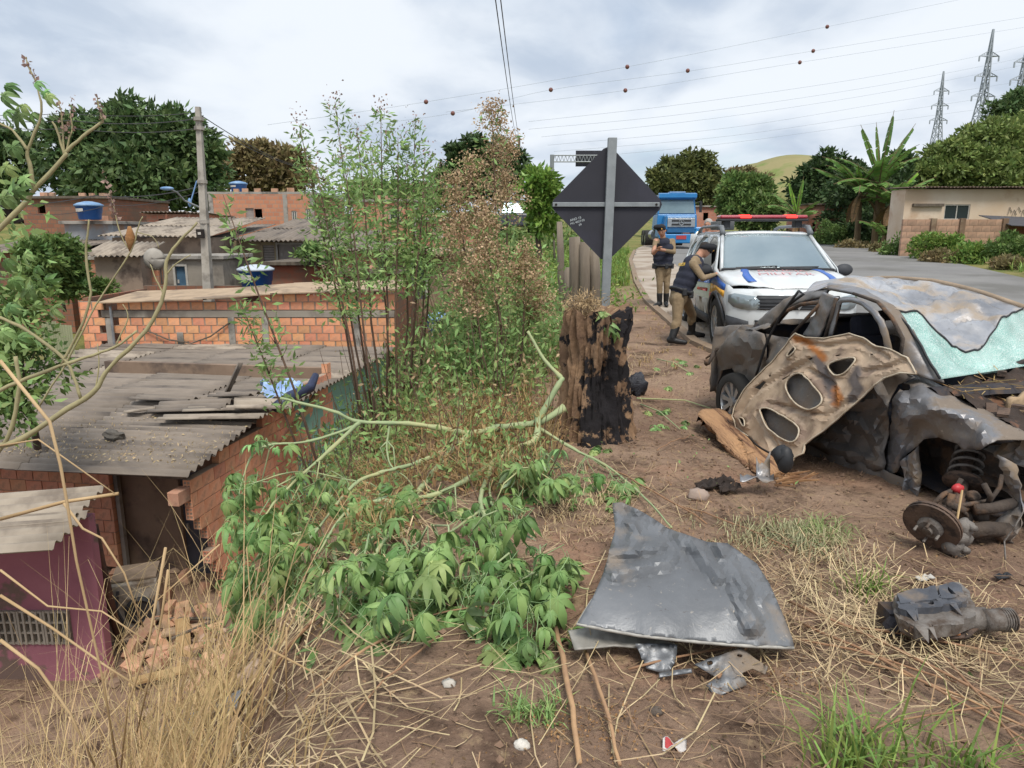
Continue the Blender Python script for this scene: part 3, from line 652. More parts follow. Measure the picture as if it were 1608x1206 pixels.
house('bare brick two storey house with three small windows at the top of the slope', 331, 493, 305, 372, 38, 7, M_BW['red'], [(400, 328, 412, 345, 'hole'), (386, 327, 399, 345, 'shutter'), (458, 331, 466, 350, 'window'), (480, 328, 488, 348, 'window')], ('slab', 1, .0, M_CONC), pillars=(333, 449, 491))
house('dark old brick house at the far left below the mango trees', 36, 176, 312, 356, 36, 6, M_BW['old'], [(60, 322, 72, 335, 'hole')], ('slab', 1, .2, M_DKWOOD))
house('red brick house with a greenish window behind the tall green weeds', 556, 656, 317, 395, 36, 6, M_BW['red'], [(612, 330, 629, 347, 'window')], ('slab', 1, .1, M_CONC), pillars=(654,))
house('low brick house behind the brown flowering weeds', 654, 760, 346, 405, 33, 5, M_BW['pink'], [(680, 356, 696, 372, 'window')], ('slab', 1, .2, M_CONC))
house('brown walled house with a pale roof edge behind the weeds', 604, 735, 399, 478, 23, 4, M_WALL['brown'], [(650, 415, 668, 470, 'doors')], ('slab', 0, .5, mat('pale_slab', 'a8977f', '93836e', rough=.95)), name='house')
house('narrow orange brick house between the tall stems and the brown walled house', 524, 600, 396, 474, 23.5, 4, M_BW['red'], [], ('corr', .05, .4, M_FIBRO), pillars=(598,))
house('brick wall house with a lean-to roof left of the grey rendered front', -30, 108, 398, 470, 25, 4, M_BW['old'], [(70, 418, 84, 440, 'hole')], ('corr', .1, .4, M_FIBRO))
house('pinkish brick upper storey behind the white edged roof', 232, 330, 336, 376, 35, 4, M_BW['pink'], [(250, 344, 262, 358, 'hole'), (300, 344, 312, 360, 'window')], ('corr', -.05, .3, M_FIBRO))
house('small rendered lean-to below the stained house beside the brown stems', 150, 222, 404, 440, 23.0, 1.2, M_WALL['dirty'], [], ('corr', .25, .3, M_FIBROL), name='house')
house('low grey house under a tin roof between the shutter house and the weeds', 500, 566, 388, 430, 27, 4, M_WALL['grey'], [(520, 398, 532, 414, 'hole')], ('corr', .12, .5, M_FIBRO), name='house')
house('old brick wall house to the right of the low orange walled house', 540, 640, 430, 480, 22.0, 1.5, M_BW['old'], [(585, 440, 600, 470, 'hole')], ('slab', 1, .2, M_DKWOOD))
dc_ = px(243, 407, 22.5); mb = MB(); mb.grid(lambda u, v: dc_+Vector((.34*v*math.cos(u*6.283), -.16+.14*v*v, .34*v*math.sin(u*6.283))), 20, 4); mb.tube([dc_+Vector((0, -.1, 0)), dc_+Vector((0, .3, -.1)), dc_+Vector((0, .3, -.8))], .025, 5); mb.tube([dc_+Vector((0, -.16, -.2)), dc_+Vector((0, -.45, 0))], .012, 4); tag(mb.build('satellite_dish', M_CONC, None, True, thick=.01), 'grey satellite dish beside the narrow blue door', 'satellite dish')
# ---- pink house at the lower left
HD = thing('house', 'magenta painted house with a breeze block vent under a straw littered sheet roof', 'house', (-6.4, 8.3, -4.3))
YD = 8.3; xr = px(150, 900, YD).x
g0, g1 = px(-10, 985, YD).x, px(113, 985, YD).x; gb, gt = px(0, 1010, YD).z, px(0, 958, YD).z
mb = MB(); wall_cells(mb, -9.5, xr, -4.6, -1.86, YD, .14, [(g0, gb, g1, gt, 'x')]); mb.build('wall', M_WALL['pinkp'], HD)
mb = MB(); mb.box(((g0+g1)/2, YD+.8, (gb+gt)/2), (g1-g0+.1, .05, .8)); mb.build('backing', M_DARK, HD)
nb = 3; bw = (g1-g0)/nb
for i in range(nb):
    mb = MB(); a = g0+i*bw; h = gt-gb
    for k in range(5): mb.box((a+bw*(k+.0)/4+(0.018 if k == 0 else -.018 if k == 4 else 0), YD+.04, (gb+gt)/2), (.028, .16, h-.004))
    for k in range(4): mb.box((a+bw/2, YD+.045, gb+.016+(h-.032)*k/3), (bw-.006, .15, .026))
    mb.build('breeze_block', M_PLAST, HD)
RD = Matrix.Rotation(math.radians(-2), 3, 'Z')
roof_field(HD, (px(80, 857, 7.35)+Vector((.02, 0, .02))), (-1, -.06, 0), (-.22, 1, 0), 4.4, 1.25, -.05, .1, m=M_FIBROL, jit=.02)
mb = MB(); mb.tube([px(147, 825, 8.7), px(160, 890, 8.7), px(186, 985, 8.75)+Vector((0, 0, -.3))], .055, 8)
tag(mb.build('pole', mat('rusty_steel', '5c3d30', '45332b', scale=9, rough=.9, bump=.4), None, True), 'thin rusty brown pole leaning at the corner of the magenta house', 'pole')
# washing machine in the yard
mw = px(222, 975, 9.75); mw.z = -4.2; WM = thing('washing_machine', 'dusty white washing machine with a torn front in the rubble yard', 'washing machine', mw, .35)
mb = MB(); mb.box((0, 0, .42), (.62, .6, .82)); mb.build('body', mat('dirty_white_enamel', 'a39d94', '8d857a', scale=3, rough=.5, bump=.1, c3='6a5d50', s3=4), WM, local=True, bevel=.02)
mb = MB(); mb.box((0, .03, .855), (.6, .52, .04)); mb.build('lid', mat('dusty_lid', '8d7c6c', '776858', rough=.9), WM, local=True, bevel=.01)
mb = MB(); mb.lathe((.06, -.3, .4), (0, -1, 0), [(.21, 0), (.21, .03), (.17, .05), (.16, .02)], 20); mb.build('door', mat('black_rubber', '27272a', '333337', rough=.6), WM, local=True)
mb = MB(); mb.tube([(-.2, -.32, .75), (-.24, -.36, .5), (-.15, -.38, .25), (-.2, -.36, .05)], .022, 6); mb.build('hose', mat('grey_hose', '3b3c40', rough=.6), WM, local=True)
# pale green metal sheet fence
mb = MB(); a, b = px(66, 520, 17.2), px(113, 520, 17.2)
F_ = thing('metal_fence', 'pale green ribbed metal sheet fence left of the orange block house', 'fence', (a.x, 17.2, -3))
for i in range(6):
    q = MB(); w = (b.x-a.x)/6; q.grid(lambda u, v: (a.x+w*(i+u), 17.2+.03*abs(math.sin(u*math.pi*2)), lerp(-2.4, -.55+.05*math.sin(i), v)), 16, 1); q.build('panel', mat('pale_green_sheet', '8f9373', 'a3a585', scale=2, rough=.7, bump=.1), F_, thick=.006)
# ---- blue water tanks
M_TANK = mat('blue_tank_plastic', '1f4f8f', '2a5da0', scale=3, rough=.45, bump=.05); M_TLID = mat('tank_lid_plastic', '5f84ad', '87a3c0', scale=3, rough=.5, bump=.05)
def tank(label, c, w, h, lid=M_TLID):
    T = thing('water_tank', label, 'water tank', c, 0, 'blue rooftop water tanks'); r = w/2
    mb = MB(); mb.lathe((0, 0, 0), (0, 0, 1), [(r*.76, 0), (r*.8, .02), (r*.86, h*.45), (r*.9, h*.47), (r*.97, h*.93), (r*1.03, h*.94), (r*1.03, h)], 22); mb.build('body', M_TANK, T, True, local=True)
    mb = MB(); mb.lathe((0, 0, h), (0, 0, 1), [(r*1.05, -.03), (r*1.05, .03), (r*.8, .09), (r*.3, .15), (.001, .16)], 22); mb.build('lid', lid, T, True, local=True)
    mb = MB(); mb.grid(lambda u, v: (r*.965*math.sin(lerp(-.75, .05, u)), -r*.965*math.cos(lerp(-.75, .05, u)), h*lerp(.55, .78, v)), 8, 1); mb.build('label', M_FRAME, T, local=True, thick=.004)
tank('blue water tank with a pale lid beside the bare stems at far left', px(142, 345, 27.6), .95, .52); tank('blue water tank with a white lid on the orange block house roof', px(404, 457, 22.2), 1.06, .66, mat('white_lid', 'aab4c0', 'c0c8d2', rough=.5, bump=0))
tank('small blue water tank on top of the two storey brick house', px(375, 301, 41), .95, .42); tank('blue water tank half hidden by weeds left of the stump', px(689, 530, 17.5), .62, .48)
# ================================================================= vegetation
random.seed(21)
M_BARK = mat('bark', '5a4c40', '473b32', scale=5, rough=.95, bump=.6, stretch=(1, 1, .3)); M_BARKD = mat('dark_bark', '3a302a', '2c2420', scale=5, rough=.95, bump=.5)
L_MANGO = leafmat('mango_leaf', '465f3a', '66794a', .45, .2); L_OLIVE = leafmat('olive_leaf', '7a7450', '8f7d5a', .4, .25); L_MID = leafmat('mid_green_leaf', '5a7440', '72884a', .4, .28)
L_BRIGHT = leafmat('bright_leaf', '6a8a3c', '7d9a48', .35, .35); L_DARK = leafmat('deep_green_leaf', '384c2e', '4a5e36', .45, .18); L_DRYF = leafmat('dry_flower', 'a98f70', 'bfa684', .35, .2, hue=.015)
L_WEED = leafmat('weed_leaf', '829f60', '9ab572', .35, .35, hue=.025); L_DRYL = leafmat('dry_leaf', '9a7c52', '7d6040', .3, .15); L_PINK = leafmat('seed_head', '8a7068', 'a58a7c', .3, .2, hue=.01)
L_GRASS = leafmat('grass_blade', '6d8a40', '859a50', .4, .3, hue=.03); L_HILL = leafmat('hillside_leaf', '6d8046', '869455', .42, .28); M_WSTEM = mat('weed_stem', '6a5342', '55443a', scale=6, rough=.9, bump=0); M_GSTEM = mat('green_stem', '7d9a6a', '93a878', scale=5, rough=.7, bump=.1)
def ell(x0, y0, x1, y1, Y, dy=.8):
    a, b = px(x0, (y0+y1)/2, Y), px(x1, (y0+y1)/2, Y); c = (a+b)/2; hz = (px((x0+x1)/2, y0, Y).z-px((x0+x1)/2, y1, Y).z)/2; hx_ = (b.x-a.x)/2
    return (tuple(c), (hx_, hx_*dy, hz))
tree('mango_tree', 'huge round dark green mango tree behind the utility pole', px(225, 348, 56), [ell(150, 160, 300, 300, 56), ell(215, 175, 345, 310, 57), ell(60, 180, 170, 320, 55), ell(110, 230, 300, 345, 54), ell(250, 220, 358, 330, 57)], 26000, .62, L_MANGO, M_BARKD, clumps=110, trunk_r=.5, cr=.26, aspect=.4)
tree('mango_tree', 'dark green tree at the far left edge behind the bare castor stems', px(30, 345, 60), [ell(-60, 200, 60, 330, 60), ell(-110, 230, 0, 340, 60)], 9000, .6, L_MANGO, M_BARKD, trunk_r=.4)
tree('leafy_tree', 'brownish thin crowned tree right of the mango tree', px(415, 312, 64), [ell(352, 225, 440, 305, 64), ell(400, 235, 492, 312, 64), ell(370, 218, 430, 270, 64)], 11000, .55, L_OLIVE, M_BARK, clumps=70, trunk_r=.3, bare=10)
tree('leafy_tree', 'dark green tree rising behind the brown flowering weeds', px(770, 335, 46), [ell(700, 210, 765, 290, 46), ell(735, 225, 822, 330, 46), ell(690, 250, 750, 330, 46)], 9000, .42, L_DARK, M_BARKD, clumps=60)
tree('leafy_tree', 'small pale green tree beside the fence left of the road sign', px(848, 385, 23), [ell(820, 262, 872, 330, 23), ell(828, 300, 880, 372, 23)], 3200, .22, L_BRIGHT, M_BARK, clumps=36, trunk_r=.08, cr=.35)
tree('leafy_tree', 'low green tree against the sky at the end of the houses', px(610, 320, 70), [ell(540, 285, 640, 330, 70), ell(620, 290, 710, 335, 72)], 6000, .5, L_MID, M_BARK)
tree('round_tree', 'round crowned olive green tree behind the blue truck', px(1070, 352, 72), [ell(1022, 248, 1090, 320, 72), ell(1050, 240, 1128, 325, 73), ell(1015, 270, 1070, 335, 71), ell(1070, 270, 1130, 340, 72)], 15000, .5, leafmat('olive_crown_leaf', '565f36', '6f7442', .42, .22), M_BARKD, clumps=100, trunk_r=.4, cr=.28)
tree('leafy_tree', 'bushy green tree to the right of the round tree behind the light bar', px(1180, 365, 60), [ell(1125, 275, 1190, 345, 60), ell(1165, 276, 1212, 345, 60), ell(1140, 305, 1225, 362, 59)], 12000, .42, L_MID, M_BARK, clumps=80)
tree('leafy_tree', 'thin dry topped tree above the bushy green tree', px(1160, 330, 75), [ell(1130, 262, 1205, 300, 75)], 2500, .4, L_OLIVE, M_BARK, clumps=30, bare=12)
tree('leafy_tree', 'dense dark ivy covered tree left of the banana plants', px(1290, 375, 58), [ell(1238, 262, 1300, 345, 58), ell(1270, 240, 1330, 330, 58), ell(1300, 250, 1360, 340, 58), ell(1250, 300, 1340, 350, 57)], 13000, .42, L_DARK, M_BARKD, clumps=90)
tree('leafy_tree', 'dark green tree just behind the tallest banana leaves', px(1420, 350, 56), [ell(1375, 238, 1440, 320, 56), ell(1400, 255, 1460, 330, 56)], 6000, .42, L_DARK, M_BARKD)
tree('leafy_tree', 'dark tree at the upper right corner of the hillside', px(1590, 230, 62), [ell(1555, 150, 1625, 215, 62), ell(1590, 130, 1660, 210, 62)], 6000, .45, L_MANGO, M_BARKD)
for i, (a, b, lab) in enumerate([([ell(1448, 222, 1540, 300, 50), ell(1440, 250, 1500, 312, 49)], 0, 'light green hillside bush above the left end of the cream house'), ([ell(1500, 185, 1600, 290, 52), ell(1520, 240, 1620, 310, 49)], 0, 'large light green hillside bush above the middle of the cream house'), ([ell(1570, 170, 1680, 300, 53), ell(1600, 240, 1700, 320, 50)], 0, 'light green hillside bush at the right edge of the picture')]):
    c = a[0][0]; tree('hillside_bush', lab, (c[0], c[1], c[2]-3.5), a, 12000, .36, L_HILL, M_BARK, cat='bush', group='bushes on the hillside', clumps=90, cr=.24, trunk_r=.15)
# shrubs by houses
def bush(lab, blobs, n, size, lm, name='bush', group=None, droop=.1, cr=.4, clumps=40):
    lo = min(b[0][2]-b[1][2] for b in blobs); c = blobs[0][0]; return tree(name, lab, (c[0], c[1], lo), blobs, n, size, lm, M_BARK, group=group, cat='bush', trunk_r=.04, cr=cr, clumps=clumps, droop=droop)
bush('leafy bright bush in front of the grey rendered house at far left', [ell(55, 365, 125, 430, 21), ell(70, 400, 130, 468, 21), ell(30, 380, 90, 460, 20)], 6500, .2, L_MID)
bush('dense green bush left of the wide corrugated roofs', [ell(-20, 440, 80, 560, 9.5), ell(-30, 520, 100, 640, 9), ell(-30, 590, 40, 690, 8.6)], 3400, .11, L_MID, droop=.3, cr=.5)
bush('small bush between the orange wall and the bare stems', [ell(128, 440, 178, 470, 22.5)], 1200, .15, L_MID)
bush('green shrub growing on the flat roof behind the shutter house', [ell(470, 385, 525, 415, 24)], 1000, .16, L_MID)
# verge plants right of the road
bush('dense dark bush filling the gap behind the banana stems', [ell(1300, 270, 1380, 385, 50), ell(1350, 260, 1430, 380, 49), ell(1330, 330, 1420, 400, 47)], 9000, .34, L_DARK, clumps=70)
RV = [(1395, 372, 1462, 418, 34, L_MID, 'green weeds at the foot of the boundary wall, left clump'), (1440, 368, 1515, 412, 31, L_GRASS, 'tall bright grass clump before the boundary wall'), (1500, 385, 1585, 432, 28, L_GRASS, 'bright low weeds before the right end of the boundary wall'), (1560, 370, 1640, 430, 27, L_MID, 'green bush at the right edge of the picture beside the road'), (1320, 376, 1372, 408, 42, L_OLIVE, 'olive shrub at the road edge below the banana plants'), (1365, 385, 1420, 412, 37, L_OLIVE, 'low dry shrub right of the banana plants'), (1280, 350, 1330, 392, 48, L_MID, 'leafy bush climbing the small brick wall'), (1455, 395, 1510, 428, 29, L_OLIVE, 'brownish low weeds at the road edge in front of the boundary wall'), (1560, 405, 1640, 440, 25, L_OLIVE, 'brownish scrub at the road edge at far right'), (1225, 360, 1290, 388, 55, L_DARK, 'dark low bush beyond the windscreen of the police car')]
for a, b, c, d, Y, lm, lab in RV: bush(lab, [ell(a-6, b, (a+c)/2+12, d+4, Y), ell((a+c)/2-14, b+6, c+8, d+4, Y-.5)], 3400, .17, lm, 'roadside_bush', 'bushes along the far side of the road')
# ---- banana plants
M_BAN = leafmat('banana_leaf', '5f8040', '7a9850', .25, .35); M_BANY = leafmat('young_banana_leaf', '86b04a', '98bd55', .2, .45); M_BSTEM = mat('banana_stem', '7d6a4a', '5c4c38', scale=3, rough=.9, bump=.3, stretch=(1, 1, .2)); M_BDRY = mat('dry_banana_leaf', '8a6c4a', '6e553c', scale=3, rough=.95, bump=.2)
def banana_leaf(base, d, L_, w, arch, m, P_, tear=True):
    d = Vector(d).normalized(); h = Vector((d.x, d.y, 0)); h = h.normalized() if h.length > .05 else Vector((1, 0, 0)); s_ = h.cross(Vector((0, 0, 1))); mb = MB(); k = 14; mid = []
    p = Vector(base); dr = d.copy()
    for i in range(k+1):
        mid.append(p.copy()); dr = (dr-Vector((0, 0, arch*(.4+i/k)/k*2))).normalized(); p = p+dr*L_/k
    for i in range(k):
        t0, t1 = i/k, (i+1)/k; w0, w1 = [w*math.sin(math.pi*min(1, .06+.94*t))**.6*(0 if t < .12 else 1) for t in (t0, t1)]
        if w1 < .01: continue
        for sg in (-1, 1):
            g = U(0, .14) if tear else 0; dz = Vector((0, 0, -U(.12, .4)*w))
            a, b = mid[i], mid[i+1].lerp(mid[i], g); mb.add([a, b, b+s_*sg*w1+dz, a+s_*sg*w0+dz], [(0, 1, 2, 3)])
    mb.m = 1; mb.tube(mid[::2], [.05, .012], 5); mb.build('leaf', [m, M_BSTEM], P_)
def banana(lab, base, h, n, L_, tops=(), dry=4):
    T = thing('banana_plant', lab, 'banana plant', base, 0, 'banana plants beyond the road'); base = Vector(base); top = base+Vector((U(-.2, .2), U(-.2, .2), h)); mb = MB()
    mb.tube([base-Vector((0, 0, .5)), base.lerp(top, .5), top], [.2, .17, .1], 9); mb.build('stem', M_BSTEM, T)
    for i in range(n):
        a = i*2.4+U(-.3, .3); e = U(.2, 1.5); banana_leaf(top-Vector((0, 0, U(0, .4))), (math.cos(a), math.sin(a)*.8, e), L_*U(.8, 1.15), .42*U(.8, 1.2), .5, M_BAN, T)
    for d, l, m in tops: banana_leaf(top, d, l, .38, .12, m, T, False)
    for i in range(dry):
        a = U(0, 6.3); banana_leaf(top-Vector((0, 0, .35)), (math.cos(a), math.sin(a), -.4), L_*.8, .2, 1.2, M_BDRY, T)
banana('tall banana plant with long upright ragged leaves', px(1372, 392, 43), 4.0, 11, 2.7, [((-.5, 0, 1.2), 3.4, M_BAN), ((.1, 0, 1), 3.9, M_BAN), ((.45, 0, .9), 3.6, M_BAN), ((-.1, .1, 1), 3.3, M_BAN)])
banana('banana plant with wide drooping leaves left of the tall one', px(1345, 392, 44), 3.6, 11, 2.8, [((-1, 0, .5), 3.2, M_BAN), ((-.2, 0, 1), 1.5, M_BANY)], 5)
banana('banana plant leaning right towards the boundary wall', px(1398, 394, 42), 3.0, 10, 2.2, [((1, 0, .6), 2.6, M_BAN), ((.7, 0, .9), 2.0, M_BANY)], 5)
banana('low banana plant with small leaves at the wall corner', px(1385, 400, 41), 1.3, 6, 1.6, (), 1)
banana('young banana plant with upright yellow green leaves near the police light bar', px(1252, 372, 52), 1.6, 6, 2.4, [((.1, 0, 1), 2.6, M_BANY), ((-.3, 0, 1), 2.4, M_BANY)], 1)
# ---- tall weeds on the bank
def on(x, y, dz=0): return Vector((x, y, gz(x, y)+dz))
def spray(P0, P1, n, r0, r1, t0=.35, t1=1.0):
    """points around a stem between two fractions"""
    t = RNG.uniform(t0, t1, n)[:, None]; a = RNG.uniform(0, 6.28, n); r = lerp(r0, r1, (t[:, 0]-t0)/(t1-t0+1e-6))*RNG.uniform(.1, 1, n)
    P_ = np.array(P0)+(np.array(P1)-np.array(P0))*t; o = np.stack([np.cos(a), np.sin(a), RNG.uniform(.0, .8, n)], 1)
    P_[:, 0] += np.cos(a)*r; P_[:, 1] += np.sin(a)*r; return P_, o
def weed(lab, base, top, nleaf, lsize, lm, r=(.28, .1), head=None, hn=120, group='tall green weeds on the bank', t0=.35, name='tall_weed', sr=.011, aspect=.3):
    base, top = Vector(base), Vector(top); T = thing(name, lab, 'weed', base, 0, group); mb = MB()
    m1 = base.lerp(top, .4)+Vector((U(-.06, .06), U(-.06, .06), 0)); mb.tube([base-Vector((0, 0, .1)), m1, base.lerp(top, .75), top], [sr*1.2, sr, sr*.7, sr*.25], 5)
    tips = []
    for _ in range(9):
        t = U(t0, .92); a = U(0, 6.28); p = base.lerp(top, t); e = p+Vector((math.cos(a)*r[0], math.sin(a)*r[0], U(.1, .4)))*U(.5, 1.1)*(1.25-t); mb.tube([p, e], [sr*.4, sr*.12], 4); tips.append(e)
    mb.build('stem', M_WSTEM, T, True)
    P_, O = spray(base, top, nleaf, r[0], r[1], t0, 1.0); np_quads('foliage', leaf_quads(P_, lsize, aspect, O*1.0, .25), lm, T)
    if head:
        hp = []
        for e in tips[:5]+[top, top, top]: hp.append(np.array(e)+RNG.normal(size=(hn//8, 3))*np.array([.05, .05, .07]))
        fh_ = np_quads('flower_head', leaf_quads(np.concatenate(hp), .022, .8), head, T); kind(fh_, 'stuff')
    return T
W_ = [((575, 660), (470, 196), 7.0), ((590, 655), (526, 160), 7.2), ((605, 660), (598, 174), 7.0), ((610, 650), (560, 200), 6.8), ((580, 665), (497, 262), 6.6), ((640, 650), (652, 190), 7.2), ((625, 660), (625, 215), 6.9), ((600, 670), (540, 250), 6.5), ((650, 640), (690, 262), 7.4), ((645, 655), (668, 240), 7.0), ((615, 645), (582, 235), 7.5), ((630, 650), (640, 260), 7.3), ((590, 650), (515, 300), 7.0), ((660, 640), (672, 300), 7.2)]
WD = ['leftmost tall weed leaning to the left with a thin pink seed head', 'second tallest weed with a pinkish plume over the brick house', 'tall weed topped by a round curved seed head', 'tall straight weed with dense leaves in the middle of the clump', 'bushy weed leaning left in front of the brick house', 'tall weed with a seed head at the right of the clump', 'upright weed in the right half of the clump with loose leaves', 'leafy weed leaning left below the tallest plume', 'rightmost tall weed of the clump leaning towards the brown flowers', 'weed with a pale plume next to the rightmost one', 'weed standing behind the tallest stems of the clump', 'short leafy weed between the two right seed heads', 'short weed leaning far left over the orange block wall', 'short leafy weed at the right front of the clump']
for (b, t, Y), lab in zip(W_, WD):
    B = px(b[0], b[1], Y); B = on(B.x, Y); weed(lab, B, px(t[0], t[1], Y+U(-.2, .2)), 430, .075, L_WEED, (.25, .1), L_PINK, t0=.5, aspect=.28)
# thin reddish sapling over the near roofs
for (b, t, Y, lab) in [((520, 700), (350, 305), 6.2, 'slender leafy sapling leaning far left across the orange block wall'), ((505, 660), (375, 470), 6.6, 'small drooping sapling in front of the orange block wall')]:
    B = px(b[0], b[1], Y); weed(lab, on(B.x, Y), px(t[0], t[1], Y), 230, .085, L_WEED, (.2, .08), None, t0=.35, name='sapling', group=None)
# brown dry flowering shrubs
BR = [((790, 640), (772, 172), 7.8), ((800, 640), (795, 215), 8.2), ((780, 640), (735, 245), 7.6), ((770, 640), (712, 285), 7.4), ((790, 630), (760, 330), 7.0), ((810, 640), (828, 390), 7.2), ((770, 630), (705, 360), 8.4), ((800, 630), (850, 440), 7.6), ((760, 640), (740, 410), 6.9)]
BD = ['tallest brown flowering weed rising to a narrow plume beside the sign', 'brown flowering weed just right of the tallest plume', 'brown flowering weed with a wide head left of the tallest plume', 'brown flowering weed at the left edge of the brown clump', 'brown weed with a pale fluffy head in the middle of the clump', 'low brown weed with thin heads left of the fence posts', 'brown weed before the low brick house at the back of the clump', 'low brown weed nearest to the stump', 'short brown weed at the front left of the brown clump']
for (b, t, Y), lab in zip(BR, BD):
    B = px(b[0], b[1], Y); B = on(B.x, Y); Tp = px(t[0], t[1], Y); T = weed(lab, B, Tp, 240, .08, L_WEED, (.22, .16), None, t0=.25, group='brown flowering weeds on the bank', name='dry_flower_weed')
    n = 2100; P_, O = spray(B, Tp, n, .3, .09, .66, 1.02); k = 30; idx = RNG.integers(0, n, k); cl_ = P_[idx]; j = RNG.integers(0, k, n); P_ = cl_[j]+RNG.normal(size=(n, 3))*np.array([.05, .05, .05])
    kind(np_quads('flower_head', leaf_quads(P_, .026, .7), L_DRYF, T), 'stuff')
# undergrowth on the bank and the verge left of the road
def scatter(x0, x1, y0, y1, n, f=None):
    X = RNG.uniform(x0, x1, n*3); Y = RNG.uniform(y0, y1, n*3); o = [(x, y) for x, y in zip(X, Y) if f is None or f(x, y)][:n]; return np.array(o)
def undergrowth(name, pts, h, size, per, lm, r=.2, droop=.0, aspect=.35):
    P_ = []
    for x, y in pts:
        z = gz(x, y); hh = h*RNG.uniform(.4, 1.2); P_.append(np.array([x, y, z])+np.abs(RNG.normal(size=(per, 3)))*np.array([0, 0, hh*.5])+RNG.normal(size=(per, 3))*np.array([r, r, .03]))
    o = np_quads(name, leaf_quads(np.concatenate(P_), size, aspect, np.array([0, 0, .5]), droop), lm); return kind(o, 'stuff')
bank = lambda x, y: crest(y)-2.2 < x < crest(y)+.5
undergrowth('undergrowth', scatter(-2.8, .3, 5.9, 9.6, 170, lambda x, y: crest(y)-1.9 < x < crest(y)+.9 and not (y < 6.6 and x > -.35)), .6, .075, 60, L_WEED, .16)
undergrowth('undergrowth', scatter(-2.5, .6, 7.5, 13, 160, lambda x, y: crest(y)-1.6 < x < crest(y)+.9), .85, .08, 55, L_MID, .2)
undergrowth('undergrowth', scatter(-3.5, .4, 5.8, 10, 80, lambda x, y: crest(y)-2.6 < x < crest(y)+.6), .7, .05, 45, L_DRYL, .18)
undergrowth('undergrowth', scatter(-1.3, .9, 6.2, 11, 70, lambda x, y: crest(y)-.9 < x < crest(y)+1.1 and not (y < 7.2 and x > .2)), .75, .06, 60, L_DRYF, .15)
undergrowth('undergrowth', scatter(-1.0, 1.0, 6.6, 11, 130, lambda x, y: crest(y)-.6 < x < crest(y)+1.2 and not (y < 7.4 and x > .2)), .95, .085, 55, L_WEED, .15)
undergrowth('undergrowth', scatter(-2, 3.5, 13, 30, 260, lambda x, y: crest(y)-2 < x < road_l(y)-1.0), .6, .13, 60, L_GRASS, .35)
undergrowth('undergrowth', scatter(-12, 6, 22, 50, 220, lambda x, y: x < crest(y)-1), 1.3, .25, 60, L_MID, .7)
def blades(name, pts, h, w, lm, lean=.5, k=1, curl=.5, dry=None, stuff=True):
    """bent grass blades, three quads each"""
    n = len(pts)*k; pts = np.repeat(np.asarray(pts), k, 0); P_ = np.array([[x, y, gz(x, y)-.01] for x, y in pts[::k]]).repeat(k, 0); P_[:, :2] += RNG.normal(size=(n, 2))*.03
    a = RNG.uniform(0, 6.28, n); L_ = h*RNG.uniform(.45, 1.25, n); d = np.stack([np.cos(a), np.sin(a), np.zeros(n)], 1); ln = lean*RNG.uniform(.3, 1.3, n)
    s_ = np.stack([-np.sin(a), np.cos(a), np.zeros(n)], 1)*(w*RNG.uniform(.6, 1.3, n))[:, None]; Q = []; prev = P_; pd_ = np.stack([d[:, 0]*ln*.4, d[:, 1]*ln*.4, np.ones(n)], 1)
    ws = [1, .8, .5, .06]
    for i in range(3):
        st = unit(pd_)*(L_/3)[:, None]; nx_ = prev+st; Q.append(np.stack([prev-s_*ws[i], prev+s_*ws[i], nx_+s_*ws[i+1], nx_-s_*ws[i+1]], 1)); prev = nx_; pd_ = pd_+d*(ln*.6)[:, None]-np.array([0, 0, 1])*(curl*ln)[:, None]
    o = np_quads(name, np.concatenate(Q), lm); return kind(o, 'stuff') if stuff else o
blades('grass', scatter(-1, 3, 9.5, 20, 700, lambda x, y: crest(y)-.6 < x < road_l(y)-1.2), .32, .006, L_GRASS, .6, 6)
blades('grass', scatter(0, 6, 19, 36, 900, lambda x, y: crest(y)-2 < x < road_l(y)-.3), .45, .014, L_GRASS, .6, 7)
blades('grass', scatter(12, 34, 16, 46, 2600, lambda x, y: x > road_r(y)+.4), .5, .022, L_GRASS, .6, 6)
blades('dry_grass', scatter(-2.8, 1.6, 6.0, 12, 220, lambda x, y: crest(y)-2.4 < x < crest(y)+1.6), .4, .004, M_STRAW, .8, 7)
# thin dry stems standing through the undergrowth
mb = MB()
for x, y in scatter(-2.6, .3, 5.9, 9.5, 190, lambda x, y: crest(y)-1.8 < x < crest(y)+.7):
    p = on(x, y); h = U(.4, 1.3); q = p+Vector((U(-.3, .3)*h, U(-.2, .2)*h, h)); mb.tube([p, p.lerp(q, .5)+Vector((U(-.04, .04), 0, 0)), q], [.007, .005, .002], 4, False)
kind(mb.build('dry_stems', M_WSTEM), 'stuff')
# ================================================================= across the road, street furniture, pylons, truck
random.seed(31)
# cream house and its boundary wall
HC, (cx0, cx1, cz0, cz1) = house('long cream house with peeling plaster behind the block boundary wall', 1420, 1680, 297, 350, 37, 1.4, M_WALL['cream'], [(1484, 321, 1524, 345, 'window')], ('corr', .02, .4, mat('dark_sheet', '5a4a42', '6b5a50', scale=3, rough=.95, bump=.3)), name='house')
q = MB(); a, b = px(1434, 322, 36.9), px(1482, 322, 36.9); q.box(((a.x+b.x)/2, 36.93, a.z), (b.x-a.x, .2, .14)); q.build('lintel', M_DKWOOD, HC)
q = MB()
for i in range(5):
    p = px(1582+i*7, 330+(i % 2)*4, 36.96); q.tube([p+Vector((U(-.1, .1), 0, -.2)), p+Vector((.1, 0, .15)), p+Vector((.25, 0, -.1))], .03, 5, flat=.2)
q.build('graffiti', mat('grey_spray_paint', '8f8a86', rough=.9, bump=0), HC)
YW = 33.0; bx0, bx1 = px(1416, 370, YW).x, px(1578, 370, YW).x; bz0, bz1 = .3, px(1500, 345, YW).z
